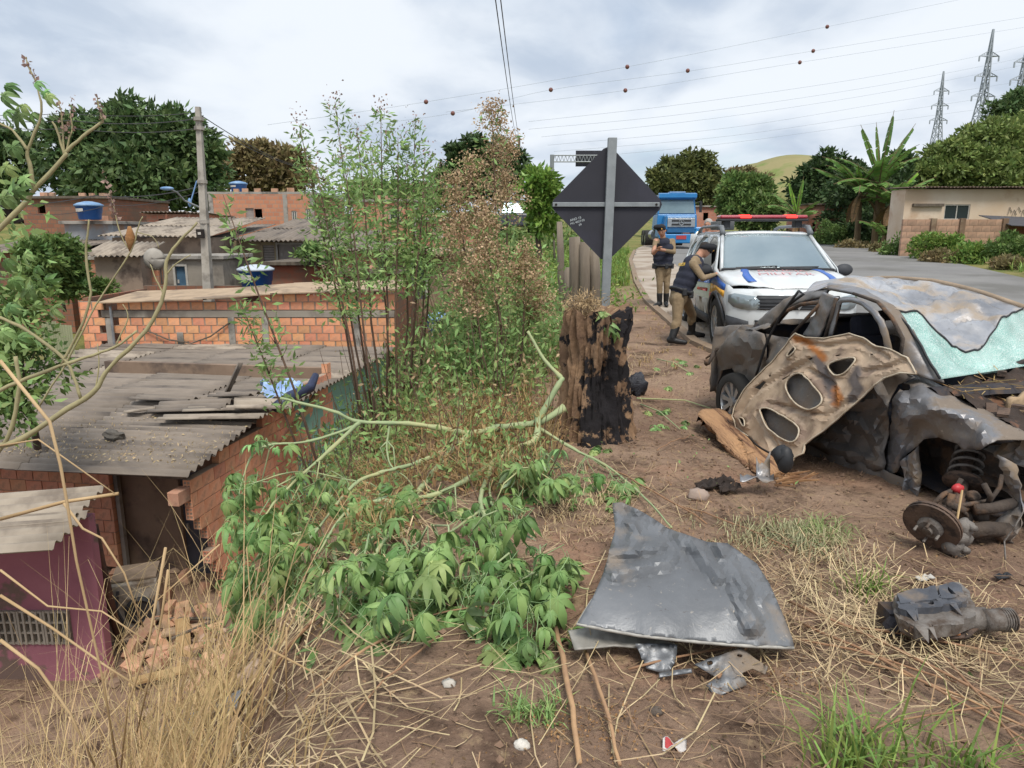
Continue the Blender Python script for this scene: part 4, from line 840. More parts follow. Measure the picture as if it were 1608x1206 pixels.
BWL = thing('boundary_wall', 'dusty block boundary wall with three piers before the cream house', 'wall', ((bx0+bx1)/2, YW, bz0))
POOL_W = brick_pool(.386, .14, .262, mat('weathered_block', 'a98670', 'b8957d', scale=2, rough=.95, bump=.3, obj=.14, c3='86705f', s3=.8))
brick_wall(BWL, (bx0, YW, 0), (1, 0, 0), (0, -1, 0), bx1-bx0, bz0-.3, bz1, POOL_W, Lb=.40, Hb=.276, T=.14)
for p in (1463, 1508, 1575):
    q = MB(); xx = px(p, 370, YW).x; q.box((xx, YW+.02, (bz0-.3+bz1)/2+.03), (.24, .24, bz1-bz0+.36)); q.build('pier', M_WALL['brown'], BWL, bevel=.01)
q = MB(); a, b = px(1584, 362, 33.5), px(1680, 362, 33.5); q.box(((a.x+b.x)/2, 33.6, .9), (b.x-a.x, .14, 2.2)); tag(q.build('garden_wall', M_WALL['orange']), 'orange plastered wall piece under the dark sheet at the far right', 'wall')
q = MB(); q.grid(lambda u, v: (lerp(bx1-.1, bx1+5, u), YW-.5+v*2.4, bz1-.25-.2*u+.5*v), 8, 2); tag(q.build('roof_sheet', mat('black_sheet', '3c3a3c', '4a484a', rough=.7, bump=.1), thick=.03), 'dark sagging sheet roof at the right end of the boundary wall', 'roof sheet')
H2_, _ = house('ruined brick wall building overgrown with climbing bush left of the bananas', 1268, 1330, 322, 380, 52, 4, M_BW['pink'], [(1276, 350, 1281, 376, 'hole')], ('slab', 0, .2, M_DKWOOD), name='brick_building', cat='building')
house('low brick wall house behind the blue truck', 1088, 1140, 325, 362, 66, 5, M_BW['pink'], [(1104, 334, 1112, 346, 'hole')], ('slab', 0, .2, M_CONC))
# ---- back of the diamond road sign
YS = 7.5; sc_ = px(957, 321, YS); d_ = px(1049, 321, YS).x-sc_.x
SG = thing('road_sign', 'back of a large black diamond road sign on a grey steel post beside the stump', 'road sign', (sc_.x, YS, 0)); cxs = sc_.x-.02
pl_ = rounded([(-d_, 0), (0, -d_), (d_, 0), (0, d_)], 0); rr = .07
pl_ = [(-d_+rr*.7, -rr*.7), (-rr*.7, -d_+rr*.7), (0, -d_+rr*.45), (rr*.7, -d_+rr*.7), (d_-rr*.7, -rr*.7), (d_-rr*.45, 0), (d_-rr*.7, rr*.7), (rr*.7, d_-rr*.7), (0, d_-rr*.45), (-rr*.7, d_-rr*.7), (-d_+rr*.7, rr*.7), (-d_+rr*.45, 0)]
M_SIGN = mat('sign_back_paint', '26262e', '2b2b33', scale=2, rough=.75, bump=.05, c3='30303a', s3=1.2)
sheet('plate', pl_, [], .2, lambda x, y: (cxs+x, YS+.05, sc_.z+y), M_SIGN, SG, thick=.004, smooth=False)
M_GALV = mat('galvanised_steel', '7d8284', '8c9193', scale=8, rough=.6, metal=.25, bump=.05)
top = px(962, 216, YS); bot = Vector((px(947, 500, YS).x, YS, -.3)); q = MB()
tdir = (top-bot); q.add([bot+Vector((-.045, -.02, 0)), bot+Vector((.045, -.02, 0)), bot+Vector((.045, .045, 0)), bot+Vector((-.045, .045, 0)), top+Vector((-.045, -.02, 0)), top+Vector((.045, -.02, 0)), top+Vector((.045, .045, 0)), top+Vector((-.045, .045, 0))], [(0, 3, 2, 1), (4, 5, 6, 7), (0, 1, 5, 4), (1, 2, 6, 5), (2, 3, 7, 6), (3, 0, 4, 7)]); q.build('post', M_GALV, SG, bevel=.006)
q = MB(); q.box((cxs-.01, YS+.035, sc_.z), (2*d_-.1, .028, .045)); q.build('crossbar', M_GALV, SG, bevel=.004)
for sx in (-1, 1):
    q = MB(); q.cyl((cxs-.01+sx*(d_-.085), YS+.022, sc_.z), (cxs-.01+sx*(d_-.085), YS+.01, sc_.z), .012, n=8); q.build('bolt', M_DARK, SG)
M_CHALK = mat('white_pen', 'b9c0c2', rough=.9, bump=0); sR = Matrix.Rotation(math.radians(90), 4, 'X')
for k, (tx, dx, dz, sz) in enumerate((('ANO 15', -.32, -.145, .034), ('MG 4027-03', -.30, -.175, .030), ('09', -.27, -.203, .030))):
    text_obj('lettering', tx, sz, M_CHALK, Matrix.Translation((cxs+dx, YS+.0485, sc_.z+dz)) @ Matrix.Rotation(math.radians(-16), 4, 'Y') @ sR, SG)
# ---- wooden fence posts behind the sign
for i, (xp, yt, yb, w, Y, lab) in enumerate([(884, 348, 440, .09, 11.5, 'thin dark leaning fence post left of the sign'), (907, 372, 470, .15, 9.3, 'left of the three thick grey posts behind the sign'), (921, 380, 472, .13, 9.2, 'middle of the three thick grey posts behind the sign'), (935, 392, 474, .13, 9.2, 'right of the three thick grey posts behind the sign'), (893, 420, 500, .1, 10.5, 'short dark post among the weeds left of the thick posts'), (872, 360, 395, .06, 24, 'distant pale fence post on the grassy verge')]):
    p = px(xp, yb, Y); t = px(xp-4+U(-2, 2), yt, Y); g = gz(p.x, Y)
    mb = MB(); mb.tube([Vector((p.x, Y, g-.2)), p.lerp(t, .5)+Vector((U(-.02, .02), 0, 0)), t], [w*.62, w*.55, w*.5], 9); mb.v = [(a+.02*nz(a*9, b*9, c*3), b+.02*nz(a*9, b*9, c*3+5), c) for a, b, c in mb.v]
    tag(mb.build('fence_post', mat('grey_post_wood', '857a6c', '6a6055', scale=7, rough=.95, bump=.6, stretch=(1, 1, .12)), None, True), lab, 'post', 'old wooden fence posts')
# ---- sign gantry
GT = thing('sign_gantry', 'grey steel gantry with a truss arm carrying a dark sign panel far down the road', 'gantry', px(868, 365, 58)); p = px(866, 300, 58); mb = MB()
g0_, g1_ = px(866, 372, 58), px(867, 243, 58); mb.tube([g0_-Vector((0, 0, 1)), g1_], .16, 8); mb.build('post', M_GALV, GT); mb = MB(); a, b, c, d = px(866, 244, 58), px(944, 244, 58), px(866, 254, 58), px(944, 254, 58)
mb.tube([a, b], .05, 5); mb.tube([c, d], .05, 5); n = 14
for i in range(n):
    t0, t1 = i/n, (i+1)/n; mb.tube([a.lerp(b, t0), c.lerp(d, (t0+t1)/2)], .028, 4); mb.tube([c.lerp(d, (t0+t1)/2), a.lerp(b, t1)], .028, 4)
mb.build('truss', M_GALV, GT); mb = MB(); a, b = px(904, 249, 58.2), px(946, 249, 58.2); mb.box(((a.x+b.x)/2, 58.2, a.z), (b.x-a.x, .08, px(0, 237, 58.2).z-px(0, 262, 58.2).z)); mb.build('panel', M_SIGN, GT)
# ---- utility pole with its fittings and cables
YP = 21.6; pt = px(311, 168, YP); pb = px(327, 450, YP); pb = pb+(pb-pt)*.35
UP = thing('utility_pole', 'pale concrete utility pole with a street lamp arm and black meter box', 'utility pole', pb); mb = MB(); mb.tube([pb, pt], [.2, .09], 4); mb.build('shaft', mat('pole_concrete', '9c968c', 'aaa49a', scale=3, rough=.9, bump=.2, c3='857f76', s3=2), UP)
AT = lambda f: pb.lerp(pt, f)
fz = lambda y: pt+(px(327, 450, YP)-pt)*((y-168)/282)
for y in (186, 200, 282, 345):
    mb = MB(); c = fz(y); mb.tube([c+Vector((0, 0, -.05)), c+Vector((0, 0, .05))], .15, 8); mb.build('clamp', M_CONC, UP)
mb = MB(); c = fz(364); mb.box(c+Vector((-.05, -.22, 0)), (.2, .14, .26)); mbx = mb.build('meter_box', M_DARK, UP, bevel=.01); mb = MB(); mb.box(c+Vector((-.05, -.293, .01)), (.09, .01, .07)); mb.build('label', M_FRAME, mbx)
mb = MB(); mb.tube([fz(325), px(290, 315, YP-.3), px(278, 302, YP-.6), px(268, 297, YP-.9)], .025, 6); la = mb.build('lamp_arm', M_GALV, UP); mb = MB(); c = px(262, 296, YP-1.0); mb.ball(c, (.2, .1, .055), 12, 6); mb.build('lamp_head', M_TLID, la)
mb = MB(); mb.tube([px(309, 284, YP), px(300, 315, YP-.1), px(298, 325, YP-.1)], .02, 5); mb.ball(px(298, 318, YP-.15), (.06, .05, .13), 8, 6); mb.build('cable_splice', mat('pale_blue_insulator', '6d8fb8', rough=.5, bump=0), UP)
M_CABLE = mat('cable', '3a3a3c', '47474a', rough=.7, bump=0)
def cable(lab, pts, r, sag=0, group=None, m=None, name='overhead_cable'):
    pts = [Vector(p) for p in pts]; o = []
    for a, b in zip(pts, pts[1:]):
        n = 14
        for i in range(n+(b is pts[-1])): t = i/n; o.append(a.lerp(b, t)-Vector((0, 0, sag*4*t*(1-t))))
    mb = MB(); mb.tube(o, r, 4); return tag(mb.build(name, m or M_CABLE), lab, 'cable', group)
cable('topmost thin cable running left from the utility pole across the mango tree', [fz(176), px(100, 177, 23), px(-60, 176, 25)], .011, .1)
cable('second cable running left from the utility pole, dark and straight', [fz(185), px(110, 189, 22), px(-60, 179, 23)], .014, .12)
cable('third cable running left from the utility pole below the dark one', [fz(200), px(110, 201, 22), px(-60, 190, 23)], .013, .12)
cable('cable sagging from the lamp arm leftwards over the water tank', [fz(288), px(150, 307, 24), px(-60, 322, 26)], .018, .15)
cable('lower slack cable from the pole towards the dark brick house', [fz(296), px(170, 322, 25), px(40, 335, 27)], .012, .15)
cable('upper cable leaving the pole to the right behind the brown tree', [fz(178), px(480, 262, 48)], .014, .3)
cable('lower cable leaving the pole to the right behind the brown tree', [fz(190), px(500, 268, 48)], .014, .3)
p2 = px(815, 216, 62); mb = MB(); mb.tube([px(815, 375, 62)-Vector((0, 0, 2)), p2], [.16, .11], 7); tag(mb.build('utility_pole', M_DKWOOD), 'far thin dark utility pole above the brown weeds', 'utility pole')
for i, (xa, xb, lab) in enumerate([(770, 813, 'left of the two cables crossing the sky to the far pole'), (780, 817, 'right of the two cables crossing the sky to the far pole')]):
    cable(lab, [px(xa-8, -120, 9.5), px(xb, 222, 62)], .012, .5, None)
# ---- transmission pylons, lines and marker balls
M_PYL = mat('pylon_steel', '8d949c', '9aa1a8', rough=.6, bump=0); M_HT = mat('line_wire', '9aa2ac', rough=.6, bump=0)
def pylon(lab, xt, yt, xb, yb, Y, w):
    t, b = px(xt, yt, Y), px(xb, yb, Y); b.z -= 14; T = thing('pylon', lab, 'pylon', b, 0, 'transmission pylons on the hill'); mb = MB(); h = t.z-b.z; r = .22; cx_ = t.x
    W_ = lambda f: lerp(w, .9, min(1, f/.62)) if f < .62 else lerp(.9, .12, (f-.62)/.38)
    C_ = lambda f, sx, sy: Vector((lerp(b.x, t.x, f)+sx*W_(f), Y+sy*W_(f), b.z+h*f))
    fs = [0, .1, .2, .3, .4, .48, .55, .62, .7, .78, .86, .93, 1]
    for sx, sy in ((1, 1), (1, -1), (-1, 1), (-1, -1)): mb.tube([C_(f, sx, sy) for f in fs], r, 4)
    for f0, f1 in zip(fs, fs[1:]):
        for (ax_, ay_), (bx_, by_) in (((-1, -1), (1, -1)), ((1, -1), (1, 1)), ((1, 1), (-1, 1)), ((-1, 1), (-1, -1))):
            mb.tube([C_(f0, ax_, ay_), C_(f1, bx_, by_)], r*.55, 3); mb.tube([C_(f0, bx_, by_), C_(f1, ax_, ay_)], r*.55, 3); mb.tube([C_(f1, ax_, ay_), C_(f1, bx_, by_)], r*.55, 3)
    mb.build('tower', M_PYL, T); tips = []
    for f, L_ in ((.60, 3.0), (.72, 2.8), (.84, 2.4)):
        for s_ in (-1, 1):
            q = MB(); c = Vector((lerp(b.x, t.x, f), Y, b.z+h*f)); e = c+Vector((s_*(L_+.8), 0, .1)); q.tube([c+Vector((s_*.6, .6, 0)), e], r*.7, 3); q.tube([c+Vector((s_*.6, -.6, 0)), e], r*.7, 3); q.tube([c+Vector((s_*.5, 0, 1.6)), e], r*.7, 3)
            for k in range(3): q.tube([c.lerp(e, .3+.2*k)+Vector((0, 0, 1.1-.35*k)), c.lerp(e, .4+.2*k)], r*.5, 3)
            q.tube([e, e-Vector((0, 0, 1.6))], r*1.1, 4); q.build('crossarm', M_PYL, T); tips.append(e-Vector((0, 0, 1.6)))
    return tips
tA = pylon('shortest leftmost pylon on the hill', 1482, 112, 1468, 250, 330, 3.4)
tB = pylon('tall middle pylon on the hill', 1560, 46, 1530, 235, 250, 3.6)
tC = pylon('pylon at the right edge of the picture cut by the frame', 1616, 60, 1590, 215, 230, 3.6)
LN = [((1299, 42), (985, 105), (669, 160), 0), ((1277, 80), (1080, 110), (711, 179), 1), ((1256, 98), (982, 142), (865, 140), 2)]
WR = [[(1640, -28), (1299, 42), (985, 105), (669, 160), (420, 196)], [(1640, 22), (1277, 80), (1080, 112), (865, 141), (711, 178), (500, 205)], [(1640, 38), (1256, 98), (982, 142), (700, 176)], [(1640, 66), (1400, 115), (1100, 160), (830, 191)], [(1640, 84), (1400, 131), (1100, 176), (830, 203)], [(1640, 95), (1400, 143), (1120, 186), (850, 215)], [(1640, 122), (1400, 160), (1150, 200), (860, 228)], [(1640, 140), (1400, 176), (1150, 213), (870, 238)], [(1640, 158), (1400, 190), (1150, 224), (950, 244)]]
WL = ['topmost transmission line with widely spaced red marker balls', 'second transmission line with red marker balls', 'third transmission line with two marker balls', 'fourth transmission line from the top, without balls', 'fifth transmission line from the top, without balls', 'sixth transmission line from the top, without balls', 'third transmission line from the bottom', 'second transmission line from the bottom', 'lowest transmission line above the trees']
def lineY(x): return pl([(400, 150), (1100, 175), (1640, 230)], x)
for pts, lab in zip(WR, WL):
    P3 = [px(x, y, lineY(x)) for x, y in pts]; o = []
    for i in range(len(P3)-1):
        for k in range(6):
            t = k/6; p0, p1, p2_, p3 = P3[max(i-1, 0)], P3[i], P3[i+1], P3[min(i+2, len(P3)-1)]
            o.append(.5*((2*p1)+(p2_-p0)*t+(2*p0-5*p1+4*p2_-p3)*t*t+(3*p1-p0-3*p2_+p3)*t**3))
    mb = MB(); mb.tube(o+[P3[-1]], .035, 4); tag(mb.build('transmission_line', M_HT), lab, 'cable', 'transmission lines across the sky')
M_BALL = mat('marker_ball', '6d443f', '774c46', rough=.6, bump=0)
for x, y, lab in [(1299, 42, 'highest red marker ball, near the pylons'), (1277, 80, 'marker ball just below the highest one'), (1256, 98, 'lowest of the three marker balls near the pylons'), (985, 105, 'marker ball above the diamond sign'), (1080, 111, 'marker ball between the sign and the pylons'), (982, 142, 'marker ball right under the one above the sign'), (865, 141, 'marker ball to the right of the cables at top centre'), (669, 160, 'leftmost marker ball in the sky'), (711, 178, 'marker ball beside the leftmost one, slightly lower')]:
    mb = MB(); mb.ball(px(x, y, lineY(x)), .48, 12, 8); tag(mb.build('marker_ball', M_BALL, None, True), lab, 'marker ball', 'red marker balls on the transmission lines')
# ---- blue truck
M_BLUE = mat('blue_truck_paint', '1f6fa8', '2478b2', scale=2, rough=.35, bump=0, spec=.6); M_BLUED = mat('deep_blue_paint', '1c557f', '205f8c', rough=.45, bump=0); M_CHR = mat('dull_chrome', 'b0b4b6', '989ca0', rough=.3, metal=.7, bump=0); M_TYRE = mat('tyre_rubber', '232322', '2f2d2b', scale=6, rough=.9, bump=.2); M_BLK = mat('black_plastic', '1f2023', '2a2b2e', scale=6, rough=.6, bump=.05)
M_GLASS = mat('car_glass', '6f8288', '7d9096', scale=1.5, rough=.06, metal=.45, bump=0); M_LIT = mat('lit_lamp', 'f0e6c8', rough=.3, bump=0, emit=('ffe9b0', 1.6)); M_REDP = mat('red_plate', 'a83a3c', rough=.6, bump=0)
tb = px(1068, 390, 40); tb.z = road_z(40)+.0; TR = thing('truck', 'blue bonneted truck with a chrome grille driving towards the camera', 'truck', tb, math.radians(-3))
def part(name, mb, m, P_, **k): return mb.build(name, m, P_, local=True, **k)
mb = MB(); mb.frus((0, 2.35, 1.05), (2.3, 1.9), (2.2, 1.85), .85); cab = part('cab', mb, M_BLUE, TR, bevel=.05)
mb = MB(); mb.frus((0, 2.45, 1.9), (2.2, 1.75), (2.0, 1.5), .95, .1); mb.box((0, 2.55, 2.93), (2.04, 1.6, .16)); part('roof', mb, M_BLUE, cab, bevel=.05)
mb = MB(); mb.add([(-1.0, 1.545, 1.95), (1.0, 1.545, 1.95), (.92, 1.765, 2.72), (-.92, 1.765, 2.72)], [(0, 1, 2, 3)]); part('windscreen', mb, M_GLASS, cab, thick=.02)
mb = MB(); mb.add([(-1.06, 1.72, 2.72), (1.06, 1.72, 2.72), (1.06, 1.42, 2.82), (-1.06, 1.42, 2.82), (-1.06, 1.42, 3.02), (1.06, 1.42, 3.02), (1.06, 1.75, 3.08), (-1.06, 1.75, 3.08)], [(0, 3, 2, 1), (2, 3, 4, 5), (4, 7, 6, 5), (0, 7, 4, 3), (1, 2, 5, 6)]); part('sun_visor', mb, M_BLUE, cab)
mb = MB(); mb.box((0, 1.95, 3.1), (.9, .7, .1)); part('air_scoop', mb, M_TLID, cab, bevel=.03)
mb = MB(); mb.frus((0, .82, 1.02), (1.75, 1.5), (1.6, 1.45), .78, .05); hd = part('hood', mb, M_BLUE, TR, bevel=.06)
mb = MB(); mb.box((0, .03, 1.42), (1.5, .06, .5)); gr = part('grille', mb, M_CHR, TR, bevel=.02)
for k in range(2): mb = MB(); mb.box((0, -.012, 1.31+.2*k), (1.05, .04, .1)); part('slot', mb, M_BLK, gr)
mb = MB(); mb.ring((0, -.045, 1.42), (0, 1, 0), .14, .018, 20, 5)
for a in (90, 210, 330): mb.tube([(0, -.045, 1.42), (.14*math.cos(math.radians(a)), -.045, 1.42+.14*math.sin(math.radians(a)))], [.03, .008], 5)
part('badge', mb, M_CHR, gr)
for s_ in (-1, 1):
    mb = MB(); mb.frus((s_*.98, .75, .62), (.5, 1.35), (.42, 1.15), .56); part('fender', mb, M_BLUE, TR, bevel=.06)
    mb = MB(); mb.lathe((s_*.98, .07, .8), (0, -1, 0), [(.15, 0), (.15, .03), (.11, .05), (.001, .055)], 14); part('headlight', mb, M_LIT if s_ > 0 else M_CHR, TR)
    mb = MB(); mb.box((s_*1.32, 1.55, 2.3), (.12, .14, .6)); mb.tube([(s_*1.1, 1.6, 2.55), (s_*1.34, 1.55, 2.62)], .025, 5); part('mirror', mb, M_BLK, TR)
mb = MB(); mb.box((0, .0, .55), (2.4, .3, .5)); bp_ = part('bumper', mb, M_BLUE, TR, bevel=.05); mb = MB(); mb.box((0, -.17, .62), (.55, .02, .2)); part('number_plate', mb, M_REDP, bp_); mb = MB(); mb.box((0, .06, .98), (1.5, .1, .2)); part('lower_grille', mb, M_BLUED, TR)
mb = MB(); mb.box((0, 5.2, .9), (.9, 5.8, .25)); part('chassis', mb, M_BLK, TR); mb = MB(); mb.lathe((-.85, 3.6, .75), (0, 1, 0), [(.3, 0), (.3, 1.2)], 14); part('fuel_tank', mb, M_CHR, TR); mb = MB(); mb.tube([(-1.0, 3.38, .9), (-1.0, 3.38, 2.6)], .07, 8); part('exhaust', mb, M_CHR, TR)
def truck_wheel(x, y, w, dual=False):
    mb = MB(); mb.lathe((x-w/2, y, .52), (1, 0, 0), [(.3, 0), (.5, .0), (.52, .04), (.52, w-.04), (.5, w), (.3, w)], 22, False); t = part('wheel', mb, M_TYRE, TR); mb = MB(); mb.lathe((x-w/2+.02, y, .52), (1, 0, 0), [(.3, 0), (.22, .06), (.1, .02), (.001, .0)], 16); mb.lathe((x+w/2-.02, y, .52), (-1, 0, 0), [(.3, 0), (.22, .06), (.1, .02), (.001, .0)], 16); part('rim', mb, M_CHR, t)
for s_ in (-1, 1): truck_wheel(s_*.98, .78, .3); truck_wheel(s_*.9, 6.2, .55); truck_wheel(s_*.9, 7.5, .55)
M_CLAD0 = mat('dark_roof_paint', '3a3d46', rough=.5, bump=0)
# ---- dark car parked up by the houses
pc = px(810, 356, 36); PC = thing('parked_car', 'dark parked car half hidden behind brown weeds below the small pale tree', 'car', (pc.x, 36, pc.z-.3)); prof = [(-.85, .3), (.85, .3), (.85, .8), (.7, .92), (.6, 1.4), (-.6, 1.4), (-.7, .92), (-.85, .8)]
mb = MB(); mb.frus((0, 0, .3), (1.7, 4), (1.66, 3.8), .6); part('body', mb, mat('dark_car_paint', '2c2f3a', rough=.4, bump=0), PC, bevel=.08); mb = MB(); mb.frus((0, .2, .9), (1.5, 2.4), (1.2, 1.7), .55); part('cabin', mb, M_GLASS, PC, bevel=.06); mb = MB(); mb.box((0, .2, 1.47), (1.2, 1.6, .06)); part('roof', mb, M_CLAD0, PC, bevel=.02)
for sx in (-1, 1):
    for sy in (-1, 1): mb = MB(); mb.lathe((sx*.72-.1, sy*1.25, .3), (1, 0, 0), [(.001, 0), (.3, 0), (.3, .2), (.001, .2)], 14); part('wheel', mb, M_TYRE, PC)
# ================================================================= police car
random.seed(41)
M_WHITE = mat('white_car_paint', 'c9ced0', 'd2d6d8', scale=1.5, rough=.25, bump=0, coat=.4, c3='bdbfbd', s3=1.5); M_PBLUE = mat('livery_blue', '2f5fae', '3a68b5', rough=.35, bump=0); M_PYEL = mat('livery_yellow', 'e3a73c', 'e8b04a', rough=.35, bump=0); M_PRED = mat('livery_red', 'c43a36', rough=.35, bump=0)
M_CLAD = mat('grey_cladding', '34363a', '3f4145', scale=8, rough=.7, bump=.05); M_RIM = mat('alloy', 'b9bcbe', 'a5a8aa', scale=5, rough=.35, metal=.5, bump=0); M_RAIL = mat('roof_rail_grey', '6d7174', rough=.5, bump=0); M_WS = mat('windscreen_glass', 'a9b8be', '97a8b0', scale=1.1, rough=.05, metal=.4, bump=0, alpha=.75)
fw = px(1122, 545, 10.3); RZP = math.radians(-4); PO = Vector((fw.x, 10.3, 0)); R2 = Matrix.Rotation(RZP, 3, 'Z'); loc = PO-R2 @ Vector((-.88, .86, 0)); loc.z = .0
PCAR = thing('police_car', 'white police car with blue stripes and a lit red light bar stopped at the kerb', 'police car', loc, RZP)
def pc_part(n, mb, m, P_=None, **k): return mb.build(n, m, P_ or PCAR, local=True, **k)
def hw(y, z):
    w = .905-.10*((z-.66)/.5)**2 if z < 1.04 else lerp(.89, .68, (z-1.04)/.56)
    if z < .3: w -= .03
    if y < .75: w -= .34*((.75-y)/.75)**2.2
    if y > 3.9: w -= .2*((y-3.9)/.45)**2
    return w
def arc(cy, r, a0, a1, n=12): return [(cy+r*math.cos(math.radians(lerp(a0, a1, i/n))), .343+r*math.sin(math.radians(lerp(a0, a1, i/n)))) for i in range(n+1)]
side = [(.30, .30), (.44, .26)]+arc(.86, .425, 190, -10)+[(1.4, .235), (3.0, .235)]+arc(3.53, .425, 190, -10)+[(4.05, .28), (4.28, .38), (4.32, .7), (4.3, .98), (4.16, 1.2), (3.98, 1.48), (3.8, 1.57), (3.0, 1.62), (2.2, 1.62), (1.86, 1.58), (1.6, 1.42), (1.02, 1.04), (.8, 1.005), (.6, .965), (.42, .905), (.34, .86), (.28, .72), (.26, .5)]
side = [p for p in side if p[1] > .2]
wf = rounded([(1.26, 1.09), (1.83, 1.5), (2.36, 1.545), (2.38, 1.09)], 1); wr = rounded([(2.48, 1.09), (2.47, 1.545), (3.28, 1.53), (3.42, 1.1)], 1); wq = rounded([(3.5, 1.14), (3.4, 1.48), (3.8, 1.42), (3.9, 1.2)], 1)
for s_ in (-1, 1):
    mp_ = lambda y, z, s_=s_, o=0: (s_*(hw(y, z)+o), y, z)
    sd_ = sheet('side_panel', side, [wf, wr, wq], .11, mp_, M_WHITE, PCAR, .012, True, offset=-1 if s_ > 0 else 1)
    for k, w_ in enumerate((wf, wr, wq)):
        if s_ < 0 and k == 0: continue                       # the near front window is down
        sheet('side_window', w_, [], .2, lambda y, z, s_=s_: (s_*(hw(y, z)-.012), y, z), M_GLASS, PCAR, .004, True)
    for cy in (.86, 3.53):
        a0 = [(cy+.438*math.cos(math.radians(t)), .343+.438*math.sin(math.radians(t))) for t in range(186, -7, -12)]; a1 = [(cy+.385*math.cos(math.radians(t)), .343+.385*math.sin(math.radians(t))) for t in range(-6, 187, 12)]
        sheet('arch_cladding', a0+a1, [], .12, lambda y, z, s_=s_: (s_*(hw(y, min(z, .9))+.016), y, z), M_CLAD, PCAR, .02, True)
    sl = [(1.3, .22), (3.1, .22), (3.08, .38), (1.32, .38)]; sheet('sill_cladding', sl, [], .3, lambda y, z, s_=s_: (s_*(hw(y, z)+.012), y, z), M_CLAD, PCAR, .02, True)
    # livery blocks on the front wing and stripes along the doors
    bl = [('blue_band', [(.62, .82), (1.12, .95), (1.40, .98), (1.36, .84), (.66, .68)], M_PBLUE), ('yellow_band', [(.66, .675), (1.36, .835), (1.32, .70), (1.2, .66), (.78, .575)], M_PYEL), ('red_band', [(1.0, .72), (1.32, .695), (1.28, .50), (1.2, .56), (1.1, .66)], M_PRED)]
    bl = [('blue_band', [(.5, .90), (.95, .985), (1.34, .99), (1.32, .87), (.9, .86), (.5, .82)], M_PBLUE), ('yellow_band', [(.5, .815), (.9, .855), (1.32, .865), (1.31, .76), (1.18, .72), (1.08, .765), (.86, .80), (.62, .76), (.5, .72)], M_PYEL), ('red_band', [(1.18, .715), (1.31, .755), (1.33, .52), (1.29, .46)], M_PRED)]
    for nm, po, m in bl: sheet(nm, po, [], .1, lambda y, z, s_=s_: (s_*(hw(y, z)+.004), y, z), m, PCAR, .002, True)
    for nm, po, m in (('blue_band', [(1.36, .96), (2.4, .9), (2.4, .82), (1.36, .86)], M_PBLUE), ('red_band', [(1.5, .78), (2.3, .74), (2.3, .70), (1.5, .73)], M_PRED), ('grey_scuff', [(1.45, .62), (2.3, .60), (2.3, .34), (1.45, .36)], mat('dusty_door', '9a9488', 'b0aca2', scale=4, rough=.8, bump=0))): sheet(nm, po, [], .12, lambda y, z, s_=s_: (s_*(hw(y, z)+.004), y, z), m, PCAR, .002, True)
    for yy in (2.42, 3.3): mb = MB(); mb.box((s_*(hw(yy, .8)+.0005), yy, .8), (.006, .012, .95)); pc_part('door_gap', mb, M_BLK)
    mb = MB(); mb.box((s_*(hw(2.2, .96)+.02), 2.22, .96), (.03, .17, .035)); pc_part('door_handle', mb, M_WHITE, bevel=.008)
    mb = MB(); mb.ball((s_*1.02, 1.28, 1.07), (.125, .07, .09), 16, 10); mb.tube([(s_*.86, 1.32, 1.04), (s_*.98, 1.3, 1.05)], .03, 6); pc_part('mirror', mb, M_CLAD, None, smooth=True)
    mb = MB(); mb.tube([(s_*.66, 1.78, 1.585), (s_*.655, 1.9, 1.69), (s_*.655, 2.1, 1.71), (s_*.655, 3.4, 1.70), (s_*.655, 3.62, 1.66), (s_*.66, 3.7, 1.58)], [.05, .04, .028, .028, .04, .05], 8, flat=.8); pc_part('roof_rail', mb, M_RAIL, None, smooth=True)
    for cy in (.86, 3.53):
        xo = s_*.80; Wm = MB(); Wm.lathe((xo-s_*.11, cy, .343), (s_, 0, 0), [(.22, 0), (.325, .01), (.343, .04), (.343, .18), (.325, .22), (.235, .225)], 30, False); wh = pc_part('wheel', Wm, M_TYRE, None, smooth=True); q = MB(); q.lathe((xo-s_*.11, cy, .343), (s_, 0, 0), [(.235, .215), (.222, .2), (.22, .06)], 30, False)
        for k in range(5):
            a = 2*math.pi*k/5+.3; c0 = Vector((xo+s_*.095, cy, .343)); dv_ = Vector((0, math.cos(a), math.sin(a))); tv = Vector((0, -math.sin(a), math.cos(a)))
            for t_ in (-1, 1): q.add([c0+dv_*.03+tv*.0, c0+dv_*.03+tv*t_*.045, c0+dv_*.215+tv*t_*.062, c0+dv_*.215+tv*t_*.018, c0+dv_*.03+tv*0-Vector((s_*.03, 0, 0)), c0+dv_*.03+tv*t_*.045-Vector((s_*.03, 0, 0)), c0+dv_*.215+tv*t_*.062-Vector((s_*.03, 0, 0)), c0+dv_*.215+tv*t_*.018-Vector((s_*.03, 0, 0))], [(0, 1, 2, 3), (0, 4, 5, 1), (1, 5, 6, 2), (2, 6, 7, 3), (3, 7, 4, 0)])
        q.lathe((xo+s_*.06, cy, .343), (s_, 0, 0), [(.06, 0), (.06, .045), (.03, .055), (.001, .055)], 14); q.build('rim', M_RIM, wh, local=True)
        q = MB(); q.lathe((xo-s_*.02, cy, .343), (s_, 0, 0), [(.001, 0), (.2, 0), (.2, .02), (.001, .02)], 20); q.build('brake_disc', M_DARK, wh, local=True)
        mb = MB(); mb.lathe((s_*.45, cy, .37), (s_, 0, 0), [(.4, 0), (.4, .3)], 20, False); mb.box((s_*.42, cy, .4), (.02, .8, .8)); pc_part('wheel_well', mb, M_DARK)
FS = lambda x, z: .03+.09*max(0, (z-.66)/.22)**2+.06*max(0, (.5-z)/.25)**2+.36*max(0, (abs(x)-.35)/.55)**2.4
